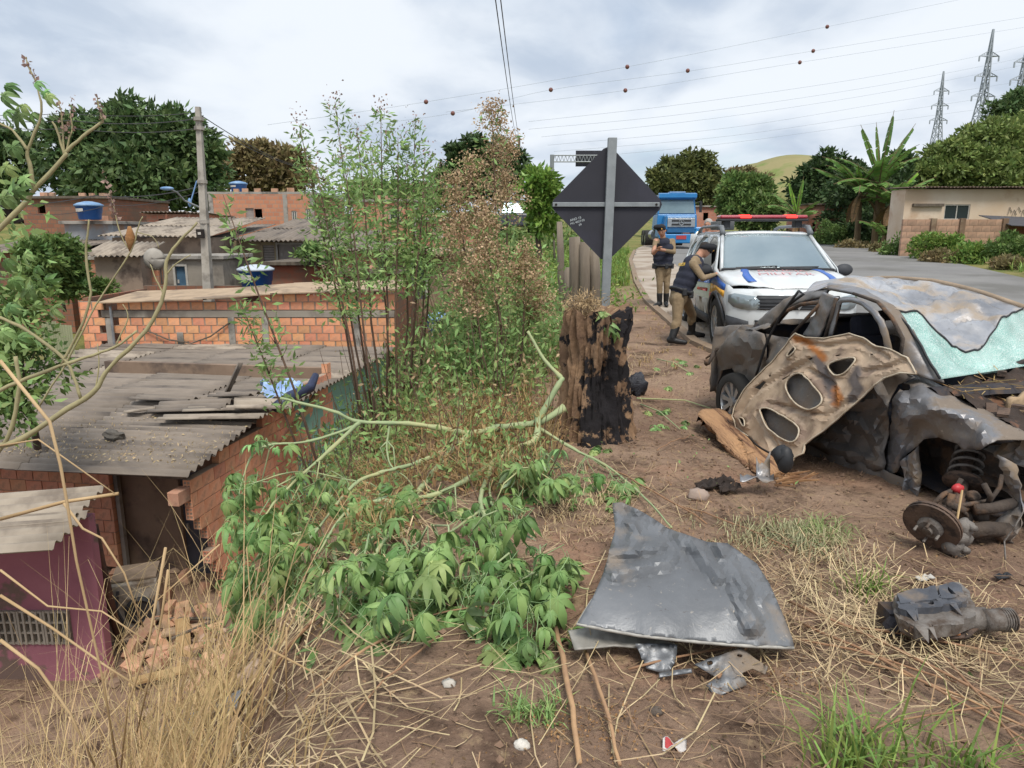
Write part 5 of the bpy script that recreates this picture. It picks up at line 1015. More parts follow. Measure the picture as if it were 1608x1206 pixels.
fr_ = [(-.86, .32), (-.6, .24), (.6, .24), (.86, .32), (.865, .56), (.862, .80), (.80, .852), (.4, .872), (-.4, .872), (-.80, .852), (-.862, .80), (-.865, .56)]
grl = [(-.53, .60), (.53, .60), (.56, .72), (.53, .785), (-.53, .785), (-.56, .72)]
def on_front(name, po, m, o, th=.01, st=.1, P_=None): return sheet(name, po, [], st, lambda x, z: (x, FS(x, z)-o, z), m, P_ or PCAR, th, True, offset=1)
sheet('front_panel', fr_, [], .09, lambda x, z: (x, FS(x, z), z), M_WHITE, PCAR, .01, True, offset=1)
G_ = on_front('grille', grl, M_BLK, .012)
for k in range(4): mb = MB(); mb.grid(lambda u, v: (lerp(-.52, .52, u), FS(lerp(-.5, .5, u), .63+.04*k)-.03, .615+.042*k+.014*v), 12, 1); pc_part('grille_bar', mb, M_CLAD, G_, thick=.01)
mb = MB(); mb.add([(0, -.02, .60), (-.055, -.02, .69), (0, -.02, .78), (.055, -.02, .69), (0, -.035, .64), (-.03, -.035, .69), (0, -.035, .74), (.03, -.035, .69)], [(0, 4, 5, 1), (1, 5, 6, 2), (2, 6, 7, 3), (3, 7, 4, 0)]); pc_part('badge', mb, M_RIM, G_, thick=.01)
on_front('lower_grille', [(-.5, .34), (.5, .34), (.55, .46), (-.55, .46)], M_BLK, .012); on_front('skid_plate', [(-.55, .25), (.55, .25), (.5, .345), (-.5, .345)], M_RAIL, .014)
M_LENS = mat('headlamp_lens', '8d989d', '9aa5a9', scale=2, rough=.08, metal=.4, bump=0)
for s_ in (-1, 1):
    hl = [(s_*x, z) for x, z in ((.50, .61), (.62, .595), (.79, .62), (.85, .68), (.845, .775), (.78, .80), (.56, .775), (.5, .72))]; h = on_front('headlight', hl, M_LENS, .016, .012, .07)
    for k in range(2): on_front('lamp', [(s_*(.56+.13*k), .65), (s_*(.64+.13*k), .65), (s_*(.64+.13*k), .72), (s_*(.56+.13*k), .72)], mat('lamp_glass', 'dfe8e6', 'c4d2d0', scale=8, rough=.1, bump=0), .02, .006, .1, h)
    on_front('daylight_strip', [(s_*.55, .752), (s_*.78, .778), (s_*.78, .79), (s_*.55, .764)], M_FRAME, .02, .006, .1, h)
    on_front('corner_cladding', [(s_*.58, .25), (s_*.86, .33), (s_*.865, .5), (s_*.62, .44)], M_CLAD, .012)
HZ = lambda x, y: .856+.214*math.sin(min(1, max(0, (y-.05)/1.08))*math.pi*.5)+.018*(1-abs(x)/.86)+(.014 if .45 < abs(x) < .6 else 0)-.05*max(0, (abs(x)-.7)/.16)**2
def hood_fn(u, v): y0 = FS(lerp(-.84, .84, u), .865)+.005; y = lerp(FS(lerp(-.84, .84, u), .865)-.014, 1.12, v); w = hw(y, .88)-.004; x = lerp(-w, w, u); return (x, y, HZ(x*.87/w, y))
mb = MB(); mb.grid(hood_fn, 30, 14); pc_part('hood', mb, M_WHITE, None, smooth=True, thick=.01)
mb = MB(); mb.grid(lambda u, v: (lambda x, y: (x, y, HZ(x, y)+.006))(-lerp(.60, .52, v)-.06*(1-u)*0+lerp(-.05, .06, u)+.22*(v-.5)**2, lerp(.3, 1.05, v)), 3, 12); pc_part('blue_stripe', mb, M_PBLUE, None, smooth=True, thick=.002)
mb = MB(); mb.grid(lambda u, v: (lambda x, y: (x, y, HZ(x, y)+.006))(lerp(.60, .52, v)+lerp(-.05, .06, u)-.22*(v-.5)**2, lerp(.3, 1.05, v)), 3, 12); pc_part('blue_stripe', mb, M_PBLUE, None, smooth=True, thick=.002)
M_PTXT = mat('red_lettering', 'c48e90', 'cc9fa0', rough=.5, bump=0)
for tx, y, s_ in (('POLÍCIA', .86, .15), ('MILITAR', .66, .17)):
    t_ = text_obj('lettering', tx, s_, M_PTXT, Matrix(), PCAR, True, .0)
    for v in t_.data.vertices: X, Yv = v.co.x*1.25, y+v.co.y; v.co = Vector((X, Yv, HZ(X, Yv)+.009))
ROOF = lambda x, y: 1.60+.035*(1-(x/.68)**2)-.05*max(0, (2.0-y)/.3)**2-.05*max(0, (y-3.5)/.4)**2
mb = MB(); mb.grid(lambda u, v: (lerp(-.69, .69, u), lerp(1.80, 3.86, v), ROOF(lerp(-.69, .69, u), lerp(1.80, 3.86, v))), 16, 14); pc_part('roof', mb, M_WHITE, None, smooth=True, thick=.01)
WSF = lambda u, v, o=0: (lerp(lerp(-.80, .80, u), lerp(-.655, .655, u), v), lerp(1.08, 1.83, v)-.13*(1-(2*u-1)**2)*(1-v*.5)-o*.6, lerp(1.075, 1.575, v)+.02*(1-(2*u-1)**2)+o*.8)
mb = MB(); mb.grid(lambda u, v: WSF(u, v), 20, 10); w_ = pc_part('windscreen', mb, M_WS, None, smooth=True, thick=.005)
mb = MB(); [mb.tube([WSF(u, 0, .005), WSF(u, .5, .005), WSF(u, 1, .005)], .028, 6) for u in (0, 1)]; mb.tube([WSF(i/10, 1, .004) for i in range(11)], .02, 6); pc_part('windscreen_frame', mb, M_WHITE, None, smooth=True)
mb = MB(); mb.tube([WSF(i/10, 0, .006) for i in range(11)], .022, 6); mb.tube([WSF(.12, .03, .012), WSF(.48, .06, .012)], .01, 5); mb.tube([WSF(.5, .03, .012), WSF(.86, .06, .012)], .01, 5); pc_part('wipers', mb, M_BLK)
mb = MB(); mb.add([WSF(.03, .08, .006), WSF(.05, .08, .006), WSF(.05, .9, .006), WSF(.03, .9, .006)], [(0, 1, 2, 3)]); 
mb = MB(); mb.grid(lambda u, v: (lerp(-.75, .75, u), 4.28-.25*v*v+.03*(1-(2*u-1)**2), lerp(.35, 1.58, v)), 8, 8); pc_part('tailgate', mb, M_WHITE, None, smooth=True, thick=.02)
for sx in (-.38, .38): mb = MB(); mb.box((sx, 2.35, .75), (.5, .5, .22)); mb.box((sx, 2.65, 1.05), (.48, .16, .7), Matrix.Rotation(-.2, 3, 'X')); mb.box((sx, 2.72, 1.45), (.26, .1, .18)); pc_part('seat', mb, M_BLK, None, bevel=.03)
mb = MB(); mb.box((0, 1.45, .92), (1.5, .4, .22)); mb.box((0, 2.8, .3), (1.5, 2.6, .04)); mb.ring((.38, 1.75, 1.02), (0, -.9, .4), .18, .018, 20, 6); pc_part('dashboard', mb, M_BLK)
# light bar
M_LB = mat('red_light_bar', '9c2a38', 'a83442', scale=3, rough=.25, bump=0, coat=.5); M_LBL = mat('red_light_lit', 'e04040', rough=.3, bump=0, emit=('ff2a1e', 2.2))
mb = MB(); mb.box((0, 2.12, 1.80), (1.36, .30, .035)); lbb = pc_part('light_bar_base', mb, M_BLK, None, bevel=.01)
mb = MB(); mb.box((0, 2.12, 1.848), (1.34, .28, .056)); lb = pc_part('light_bar', mb, M_LB, None, bevel=.025)
for x in (-.28, .42): mb = MB(); mb.box((x, 1.976, 1.85), (.16, .01, .04)); mb.box((x, 2.12, 1.878), (.14, .2, .008)); pc_part('lit_lamp', mb, M_LBL, lb)
for x in (-.55, .55): mb = MB(); mb.box((x, 2.12, 1.74), (.1, .2, .11)); pc_part('light_bar_foot', mb, M_BLK, None, bevel=.01)
mb = MB(); mb.box((-.5, 2.6, 1.72), (.28, .5, .14)); mb.tube([(-.5, 2.6, 1.66), (-.5, 2.6, 1.85)], .02, 6); pc_part('roof_siren', mb, M_RAIL, None, bevel=.03)
# ================================================================= people
M_KHAKI = mat('khaki_cloth', '8d7a60', '7b6a52', scale=9, rough=.95, bump=.5, bscale=26); M_VEST = mat('navy_vest_cloth', '1f2230', '282b3a', scale=7, rough=.9, bump=.3, bscale=30); M_SKIN = mat('skin', 'a97a62', 'b5866c', scale=6, rough=.6, bump=.05); M_BOOT = mat('black_boot_leather', '171719', '222224', rough=.55, bump=.2); M_BERET = mat('black_beret_wool', '17181c', '202126', rough=.95, bump=.2); M_GREYH = mat('grey_hair', 'b0aca6', '98948e', scale=30, rough=.9, bump=.4); M_HAIR = mat('dark_hair', '2a2420', rough=.9, bump=.3); M_SHIRT = mat('pale_pink_shirt', 'b8a09a', 'c4aea8', rough=.9, bump=.3); M_YTXT = mat('yellow_lettering', 'd8b23a', rough=.7, bump=0); M_TROUS = mat('dark_trousers', '3a3d45', rough=.9, bump=.3)
def remeshed(name, mb, vox, smooth=4):
    o = mb.build(name, None); m = o.modifiers.new('r', 'REMESH'); m.mode = 'VOXEL'; m.voxel_size = vox; s_ = o.modifiers.new('s', 'SMOOTH'); s_.iterations = smooth; s_.factor = .5
    dg = bpy.context.evaluated_depsgraph_get(); me = bpy.data.meshes.new_from_object(o.evaluated_get(dg)); bpy.data.objects.remove(o); me.polygons.foreach_set('use_smooth', [True]*len(me.polygons)); return me
def limb(mb, a, b, ra, rb, n=10):
    a, b = Vector(a), Vector(b); mb.tube([a.lerp(b, i/4) for i in range(5)], [lerp(ra, rb, i/4) for i in range(5)], n); mb.ball(a, ra, 10, 7); mb.ball(b, rb, 10, 7)
def person(label, J, cloth, trousers, facing, group=None, skin_arm=True, boots=True, vest=None, hat=None, hair=M_HAIR, sc=1.0, finger=True):
    """J: joints as vectors; one continuous body from the union of tapered limbs"""
    base = (J['la']+J['ra'])/2; base.z = min(J['la'].z, J['ra'].z)-.08; T = thing('person', label, 'person', base, 0, group); F = Vector(facing).normalized(); up = (J['neck']-J['pel']).normalized(); S_ = F.cross(up).normalized(); mb = MB()
    hd = J['head']; hu = (hd-J['neck']).normalized(); HF = Vector(J.get('look', F)).normalized(); hs = HF.cross(Vector((0, 0, 1))).normalized()
    # trunk: stacked ellipses
    pts = [J['pel']-up*.08, J['pel'], J['pel'].lerp(J['chest'], .45), J['chest'], J['chest'].lerp(J['neck'], .55)]
    for p, (rx, ry) in zip(pts, ((.15, .12), (.175, .135), (.165, .125), (.19, .135), (.17, .11))):
        for t_ in (-1, 0, 1): mb.ball(p+S_*t_*(rx-ry), (ry, ry, ry*1.1), 12, 8)
    for k in range(4):
        a, b = pts[k], pts[k+1]
        for t_ in (-1, 0, 1): limb(mb, a+S_*t_*.045, b+S_*t_*.055, .122, .12)
    limb(mb, J['chest'].lerp(J['neck'], .6), hd-hu*.06, .065, .056); mb.ball(hd, (.078, .092, .112), 16, 12); mb.ball(hd-hu*.055+HF*.03, (.058, .06, .06), 12, 8); mb.ball(hd+HF*.098-hu*.012, (.014, .018, .024), 8, 6); mb.ball(hd+HF*.082-hu*.062, (.03, .018, .02), 8, 6); mb.ball(hd+HF*.078+hu*.035, (.045, .018, .016), 8, 6)
    for s_ in (-1, 1): mb.ball(hd+hs*s_*.08-hu*.005, (.015, .02, .03), 8, 6)
    for q_ in 'lr':
        limb(mb, J[q_+'s'], J[q_+'e'], .062, .048); limb(mb, J[q_+'e'], J[q_+'h'], .046, .032); limb(mb, J['chest'].lerp(J['neck'], .55), J[q_+'s'], .08, .066)
        h = J[q_+'h']; dr = (h-J[q_+'e']).normalized(); sd_ = dr.cross(Vector((0, 0, 1))).normalized(); pm = h+dr*.05; limb(mb, h, pm, .033, .036)
        for k, ln in enumerate((.062, .074, .07, .055)): b_ = pm+dr*.03+sd_*(k-1.5)*.019; m1 = b_+dr*ln*.5-Vector((0, 0, .008)); limb(mb, b_, m1, .0105, .010, 6); limb(mb, m1, m1+dr*ln*.35-Vector((0, 0, .022)), .010, .008, 6)
        t0 = h+dr*.02+sd_*.03; limb(mb, t0, t0+dr*.035+sd_*.02, .012, .010, 6); limb(mb, t0+dr*.035+sd_*.02, t0+dr*.065+sd_*.018, .010, .008, 6)
        limb(mb, J[q_+'p'], J[q_+'k'], .098, .066); limb(mb, J[q_+'k'], J[q_+'a'], .068, .05); mb.ball(J[q_+'k'].lerp(J[q_+'a'], .3)-F*.015, (.064, .068, .1), 10, 8); limb(mb, J['pel']-up*.04, J[q_+'p'], .13, .105)
    me = remeshed('body', mb, .0125, 3); body = link('body', me, [cloth, trousers, M_SKIN], T)
    mi = []; segs = {'l': (J['ls'], J['le'], J['lh']), 'r': (J['rs'], J['re'], J['rh'])}
    for p in me.polygons:
        c = p.center; m = 0
        if (c-J['pel']).dot(up) < .03 and min((c-J[k]).length for k in ('lh', 'rh')) > .2: m = 1
        if (c-(hd-hu*.135)).dot(hu) > 0 and (c-hd).length < .24: m = 2
        for s_, e, h in segs.values():
            d_ = (h-e).normalized()
            if (c-h).dot(d_) > -.02 and (c-h).length < .2: m = 2
        mi.append(m)
    me.polygons.foreach_set('material_index', mi)
    for s_ in (-1, 1):
        q = MB(); q.ball(hd+HF*.083+hs*s_*.032+hu*.012, (.011, .008, .008), 8, 6); q.build('eye', M_DARK, T, True)
    q = MB(); q.ball(hd+HF*.094-hu*.058, (.024, .008, .006), 8, 5); q.build('mouth', mat('lips', '8a5448', rough=.6, bump=0), T, True)
    q = MB(); q.ball(hd+hu*.03-HF*.018, (.088, .1, .1), 18, 12)
    keep = [i for i, f in enumerate(q.f) if (lambda c: (c-hd).dot(hu) > -.045 and ((c-hd).dot(HF) < .052 or (c-hd).dot(hu) > .085))(sum((Vector(q.v[j]) for j in f), Vector())/4)]; q.f = [q.f[i] for i in keep]; q.mi = [0]*len(q.f); q.build('hair', hair, T, True, thick=.012)
    if hat:
        q = MB(); c = hd+hu*.075-HF*.01; q.ball(c+hs*.035*hat, (.125, .125, .055), 18, 10, .12, 3); q.ring(hd+hu*.055-HF*.005, hu-HF*.05, .088, .016, 22, 6); h_ = q.build('beret', M_BERET, T, True); q = MB(); q.ball(hd+hu*.09+HF*.105-hs*.04*hat, (.012, .012, .016), 8, 6); q.build('badge', M_PYEL, h_, True)
    if boots:
        for s_ in 'lr':
            a = J[s_+'a']; fd = Vector(J.get(s_+'t', F)).normalized(); q = MB(); sh = (a-J[s_+'k']).normalized(); limb(q, a-sh*.17, a, .066, .054); limb(q, a-Vector((0, 0, .03))-fd*.03, a+fd*.15-Vector((0, 0, .055)), .052, .04); limb(q, a+fd*.07-Vector((0, 0, .05)), a+fd*.19-Vector((0, 0, .06)), .045, .036)
            me2 = remeshed('boot', q, .014, 2)
            for v in me2.vertices: v.co.z = max(v.co.z, a.z-.095)
            bo = link('boot', me2, M_BOOT, T)
    if vest:
        q = MB(); A_, B_ = J['pel'].lerp(J['chest'], .18), J['chest'].lerp(J['neck'], .62)
        for k in range(5):
            p = A_.lerp(B_, k/4); w = (.165, .175, .185, .18, .13)[k]
            for t_ in (-1, -.5, 0, .5, 1): q.ball(p+S_*t_*(w-.12)*1.15, (.152, .152, .12), 12, 8)
        for s_ in 'lr': limb(q, B_.lerp(J[s_+'s'], .5), J['chest'].lerp(J[s_+'s'], .35)-up*.02, .075, .09)
        me3 = remeshed('vest', q, .016, 4); ve = link('vest', me3, M_VEST, T)
        q = MB(); q.ring(J['pel']+up*.045, up, .165, .024, 26, 6); q.v = [tuple(Vector(v)+S_*(.16*((Vector(v)-J['pel']).dot(S_)))) for v in q.v]; be = q.build('belt', M_BLK, T, True)
        for t_ in (-.9, -.3, .55, 1.05): q = MB(); c = J['pel']+up*.03+S_*math.sin(t_*1.6)*.19+F*math.cos(t_*1.6)*.16; q.box(c, (.07, .07, .11)); q.build('pouch', M_BLK, be, bevel=.015)
        return T, ve, (F, S_, up)
    return T, None, (F, S_, up)
def j(x, y, Y): return px(x, y, Y)
J1 = dict(pel=j(1068, 462, 10.55), chest=j(1082, 428, 10.6), neck=j(1093, 403, 10.62), head=j(1106, 393, 10.66), ls=j(1095, 414, 10.84), le=j(1108, 436, 10.95), lh=j(1124, 428, 10.95), rs=j(1089, 416, 10.42), re=j(1104, 437, 10.32), rh=j(1124, 431, 10.5), lp=j(1074, 468, 10.68), lk=j(1087, 494, 10.9), la=j(1086, 522, 11.0), rp=j(1065, 470, 10.44), rk=j(1063, 507, 10.36), ra=j(1055, 538, 10.3), look=Vector((.85, .1, -.5)), lt=Vector((1, .1, 0)), rt=Vector((1, -.25, 0)))
J1['ra'].z = .1; J1['la'].z = .1
P1, V1, (F1, S1, U1) = person('bending police officer in navy vest leaning into the police car window', J1, M_KHAKI, M_KHAKI, (.95, .1, -.3), vest=True, hat=1)
c = J1['chest'].lerp(J1['neck'], .35)-F1*.165-S1*0; Rm = Matrix((S1 if S1.y > 0 else -S1, U1, (-F1))).transposed().to_4x4()
J1c = J1['chest'].lerp(J1['neck'], .3); back = -F1; yv = U1; xv = yv.cross(back)
# chest lettering seen on the near side of the back
text_obj('lettering', 'POLÍCIA', .075, M_YTXT, Matrix.Translation(J1c+back*.163+Vector((0, -.03, 0))) @ Matrix((xv, yv, back)).transposed().to_4x4(), V1)
zf = road_z(15)
J2 = dict(pel=j(1041, 420, 15), chest=j(1042, 394, 15), neck=j(1042, 374, 15), head=j(1039, 362, 14.93), ls=j(1056, 379, 15.05), le=j(1058, 396, 14.9), lh=j(1038, 392, 14.66), rs=j(1030, 379, 14.95), re=j(1026, 397, 14.75), rh=j(1033, 391, 14.62), lp=j(1047, 424, 15.02), lk=j(1047, 447, 14.97), la=j(1046, 469, 15.02), rp=j(1036, 424, 14.98), rk=j(1036, 446, 14.93), ra=j(1036, 468, 14.95), look=Vector((-.35, -.9, -.5)), lt=Vector((-.1, -1, 0)), rt=Vector((-.7, -.7, 0)))
for k in ('la', 'ra'): J2[k].z = zf+.1
person('standing police officer in a beret looking down at his phone on the road edge', J2, M_KHAKI, M_KHAKI, (-.3, -.95, 0), vest=True, hat=1)
mb = MB(); mb.box(j(1034, 387, 14.55), (.07, .012, .14), Matrix.Rotation(.5, 3, 'X')); tag(mb.build('phone', M_BLK, bevel=.004), 'black phone held by the standing police officer', 'phone')
gx = px(1112, 353, 15.3); G3 = lambda dx, z, dy=0: Vector((gx.x+dx, 15.3+dy, road_z(15.3)+z))
hz3 = gx.z-road_z(15.3); J3 = dict(pel=G3(0, .98), chest=G3(0, 1.28), neck=G3(0, hz3-.2), head=G3(0, hz3), ls=G3(.2, 1.45), le=G3(.25, 1.18, -.05), lh=G3(.2, .95, -.15), rs=G3(-.2, 1.45), re=G3(-.25, 1.18, -.05), rh=G3(-.2, .95, -.15), lp=G3(.1, .92), lk=G3(.1, .5), la=G3(.1, .1), rp=G3(-.1, .92), rk=G3(-.1, .5), ra=G3(-.1, .1), look=Vector((-.5, -.8, -.25)))
person('grey haired man in a pale shirt standing behind the police car', J3, M_SHIRT, M_TROUS, (-.3, -1, 0), hair=M_GREYH)
# ================================================================= the wrecked car
random.seed(51)
def wreckmat(name, c1, c2, mud, metal=.55, rough=.42, lo=.5, hi=.62):
    m = mat(name, c1, c2, scale=2.2, rough=rough, metal=metal, bump=.35, bscale=9, c3=mud, s3=3.1, lo3=lo, hi3=hi, spec=.5); t = m.node_tree; b = t.nodes['Principled BSDF']
    # dust is dull and not metallic
    n = t.nodes.new('ShaderNodeTexNoise'); n.inputs['Scale'].default_value = 3.1; n.inputs['Detail'].default_value = 6; n.inputs['Roughness'].default_value = .6
    r = t.nodes.new('ShaderNodeMapRange'); r.inputs[1].default_value = lo; r.inputs[2].default_value = hi; r.inputs[3].default_value = metal; r.inputs[4].default_value = .0; r2 = t.nodes.new('ShaderNodeMapRange'); r2.inputs[1].default_value = lo; r2.inputs[2].default_value = hi; r2.inputs[3].default_value = rough; r2.inputs[4].default_value = .9
    t.links.new(t.nodes['Texture Coordinate'].outputs['Object'], n.inputs['Vector'])
    for q_ in (r, r2): t.links.new(n.outputs['Fac'], q_.inputs[0])
    s1 = t.nodes.new('ShaderNodeTexNoise'); s1.inputs['Scale'].default_value = 38; s1.inputs['Detail'].default_value = 7; s1.inputs['Roughness'].default_value = .7; t.links.new(t.nodes['Texture Coordinate'].outputs['Object'], s1.inputs['Vector']); o_ = b.inputs['Base Color'].links[0].from_socket
    for lo_, hi_, cc_ in ((.62, .72, 'b3a899'), (.38, .30, '4a4038')):
        sr = t.nodes.new('ShaderNodeMapRange'); sr.inputs[1].default_value = lo_; sr.inputs[2].default_value = hi_; sr.inputs[4].default_value = .7; t.links.new(s1.outputs['Fac'], sr.inputs[0]); q = t.nodes.new('ShaderNodeMix'); q.data_type = 'RGBA'; t.links.new(sr.outputs[0], q.inputs[0]); t.links.new(o_, q.inputs[6]); q.inputs[7].default_value = hx(cc_); o_ = q.outputs[2]
    t.links.new(o_, b.inputs['Base Color'])
    t.links.new(r.outputs[0], b.inputs['Metallic']); t.links.new(r2.outputs[0], b.inputs['Roughness']); return m
M_WRK = wreckmat('dusty_grey_car_paint', '808082', '9c9ca0', '8a7a68'); M_WRKD = wreckmat('muddy_dark_car_paint', '625f5d', '7b7876', '74685c', .3, .48, .44, .6); M_WRKL = wreckmat('light_grey_car_paint', '6f6e70', '909093', '766a5e', .45, .36, .46, .58)
M_BURN = mat('burnt_steel', '3b322c', '4f443b', scale=6, rough=.85, bump=.6, bscale=30, c3='6b513c', s3=7); M_INT = mat('charred_interior', '26242a', '322f33', scale=5, rough=.85, bump=.3, c3='4a3c30', s3=6); M_SEAT = mat('dark_seat_cloth', '2b2d38', '363845', scale=6, rough=.9, bump=.3, c3='4d4238', s3=5)
M_RUSTD = mat('rusty_iron', '5a4a40', '6f5a4c', scale=8, rough=.75, metal=.3, bump=.4, c3='3c332e', s3=14); M_ROAD = mat('grey_iron', '6d6762', '807a74', scale=8, rough=.7, metal=.3, bump=.4, c3='55483e', s3=9)
WP0 = Vector((2.01, 6.37, 0)); WF = Vector((.218, -.976, 0)); WL = Vector((.976, .218, 0))
def segd(p, a, b): ax_, ay_ = b[0]-a[0], b[1]-a[1]; t = max(0, min(1, ((p[0]-a[0])*ax_+(p[1]-a[1])*ay_)/(ax_*ax_+ay_*ay_+1e-9))); return math.hypot(p[0]-a[0]-ax_*t, p[1]-a[1]-ay_*t)
def wl(u, off, z): return WP0+WF*u+WL*off+Vector((0, 0, z))
def wp(x, y, off=0.0):
    r = _ray(x, y); O = WP0+WL*off; t = (O.x*WL.x+O.y*WL.y)/(r.x*WL.x+r.y*WL.y); return Vector((0, 0, 1.6))+r*t
def cr(p, a=.03, s=3.0, k=0.0):                          # crumple: sharp ridged folds
    n = noise.noise(p*s+Vector((k, 0, 0))); n2 = noise.noise(p*s*2.3+Vector((0, k, 5))); d = noise.voronoi(p*s*1.5+Vector((k, 0, 0)))[0]; return .55*(a*(1-2*abs(n)*1.6)+a*.5*(1-2*abs(n2)*1.6)-a*.5)+1.1*a*(min(.42, d[1]-d[0])*2.4-.5)
WK = thing('wrecked_car', 'crushed burnt grey car with a caved roof, shattered windscreen and missing front wheel', 'car', wl(1.3, .8, -.05))
def wsheet(name, outline, holes, step, off, m, a=.03, s=3.0, th=.006, k=0., P_=None):
    def f(x, y):
        o = off(x, y) if callable(off) else off; p = wp(x, y, o); return p+WL*cr(p, a, s, k)+WF*cr(p, a*.4, s*1.3, k+7)
    o = sheet(name, outline, holes, step, f, m, P_ or WK, th, offset=1); sharpen(o.data, 24); return o
# near side panels
wsheet('rear_quarter_panel', [(1115, 572), (1121, 553), (1140, 533), (1166, 509), (1190, 519), (1202, 524), (1205, 560), (1201, 600), (1186, 640), (1172, 622), (1162, 592), (1149, 578), (1136, 581), (1128, 600), (1126, 618), (1116, 604)], [], 7, lambda x, y: .05-.06*math.sin(min(1, max(0, (y-515)/60))*3.14)+.10*max(0, (1135-x)/20), M_WRKD, .022, 4)
rd_ = wsheet('rear_door', [(1203, 524), (1242, 533), (1291, 551), (1299, 590), (1299, 690), (1270, 702), (1230, 676), (1190, 648), (1202, 600), (1206, 560)], [], 8, lambda x, y: .05-.05*math.sin(min(1, max(0, (y-530)/80))*3.14), M_WRKD, .02, 3.5, k=3)
DF = [((1372, 604), (1392, 640)), ((1392, 640), (1372, 668)), ((1372, 668), (1384, 735)), ((1318, 640), (1385, 622)), ((1330, 655), (1380, 690)), ((1270, 690), (1385, 730)), ((1290, 672), (1322, 684))]
FF = [((1400, 655), (1428, 655)), ((1428, 655), (1478, 639)), ((1478, 639), (1500, 620)), ((1428, 655), (1404, 735)), ((1478, 640), (1560, 660)), ((1560, 660), (1640, 690)), ((1450, 605), (1478, 639)), ((1540, 700), (1552, 655)), ((1415, 610), (1410, 700))]
def tent(F_, x, y, a, w): return a*max(0, 1-min(segd((x, y), p_, q_) for p_, q_ in F_)/w)
wsheet('front_door', [(1293, 552), (1350, 567), (1436, 592), (1408, 604), (1396, 632), (1394, 690), (1388, 736), (1370, 742), (1300, 712), (1265, 696), (1299, 680), (1300, 600)], [], 8, lambda x, y: .05-.055*math.sin(min(1, max(0, (y-560)/120))*3.14)+.03*math.exp(-((x-1385)/10)**2)-tent(DF, x, y, .06, 13), M_WRKD, .016, 3.5, k=5)
wsheet('sill', [(1180, 645), (1265, 694), (1388, 737), (1420, 752), (1446, 770), (1440, 782), (1418, 778), (1380, 771), (1265, 713), (1180, 662)], [], 9, lambda x, y: .04, M_WRKD, .02, 4, k=8)
def foff(x, y):
    top = pl([(1441, 586), (1500, 618), (1608, 676), (1660, 706)], x); t = max(0, (y-top)/42)
    return .30*max(0, 1-t)**1.4-.05*math.sin(min(1.4, t*.55)*3.14)+.05*math.exp(-((x-1398)/9)**2)-tent(FF, x, y, .055, 15)+.05*math.exp(-(segd((x, y), (1500, 668), (1590, 690))/16)**2)
wsheet('front_fender', [(1441, 586), (1470, 600), (1500, 618), (1555, 647), (1608, 676), (1660, 706), (1650, 715), (1612, 690), (1567, 690), (1541, 706), (1512, 707), (1503, 697), (1474, 687), (1448, 690), (1427, 713), (1408, 742), (1396, 748), (1392, 736), (1398, 690), (1400, 634), (1412, 606)], [rounded([(1400, 603), (1424, 600), (1432, 612), (1416, 614)], 1)], 7, foff, M_WRKL, .012, 3.0, k=11)
wsheet('wing_liner', [(1416, 726), (1446, 700), (1450, 742), (1447, 772), (1440, 785), (1421, 783), (1418, 755)], [], 7, lambda x, y: .02+.02*math.sin(x*.3), M_WRK, .02, 5, k=13)
wsheet('torn_plate', [(1572, 714), (1590, 730), (1602, 762), (1606, 805), (1590, 858), (1578, 858), (1572, 820), (1590, 792), (1576, 750)], [], 8, lambda x, y: .06+.03*math.sin(y*.05), M_WRK, .03, 5, k=14)
wsheet('front_crossmember', [(1545, 702), (1608, 690), (1660, 716), (1665, 760), (1630, 745), (1600, 728), (1570, 716)], [], 8, lambda x, y: .22, M_WRK, .05, 5, k=17)
# rear deck, bumper, tail lamp
mb = MB()
def deck(u, v):
    a = wp(lerp(1122, 1200, u), lerp(548, 523, u)-16*math.sin(u*2.6), .03+.0*v); b = wl(lerp(-.42, .62, u), 1.5, lerp(.7, .9, u)); p = a.lerp(b, v); return p+Vector((0, 0, .07*math.sin(v*3.14)+cr(p, .04, 3, 2)))
mb.grid(deck, 14, 18); mb.build('boot_lid', M_WRKD, WK, True, thick=.006)
mb = MB(); mb.grid(lambda u, v: (lambda p: p+WF*cr(p, .05, 3, 4))(wl(-.40-.12*math.sin(u*3.14), lerp(.02, 1.6, u), lerp(.08, .72, v))), 16, 8); mb.build('rear_bumper', M_WRKD, WK, True, thick=.008)
mb = MB(); c = wp(1144, 548, -.02)
mb.tube([wp(1128, 546, -.03), wp(1120, 555, -.04), wp(1108, 563, -.1)], [.014, .014, .008], 6); mb.tube([wp(1122, 553, -.04), wp(1112, 572, -.12)], [.02, .015], 5); mb.ball(wp(1110, 569, -.12), .03, 8, 6, .5, 2); mb.build('tail_lamp_wreck', M_BURN, WK, True)
# pillars and door frames
def strip(name, A_, B_, m, o0, o1, a=.01, n=22, th=.02):
    def line(P_, t):
        f = t*(len(P_)-1); i = min(int(f), len(P_)-2); return lerp(P_[i][0], P_[i+1][0], f-i), lerp(P_[i][1], P_[i+1][1], f-i)
    mb = MB()
    def f(u, v):
        xa, ya = line(A_, v); xb, yb = line(B_, v); p = wp(xa, ya, o0).lerp(wp(xb, yb, o1), u); return p-WL*.012*min(1, 3*u, 3-3*u)+WL*cr(p, a, 5)
    mb.grid(f, 6, n); return mb.build(name, m, WK, True, thick=th)
strip('windscreen_pillar', [(1300, 455), (1344, 464), (1382, 479), (1402, 502), (1417, 530), (1415, 560), (1424, 584)], [(1302, 448), (1350, 455), (1406, 486), (1430, 521), (1452, 560), (1470, 588), (1482, 603)], M_WRKL, .10, .20, .012)
strip('centre_pillar', [(1298, 459), (1284, 490), (1265, 527)], [(1320, 467), (1305, 495), (1288, 535)], M_WRK, .10, .09, .012)
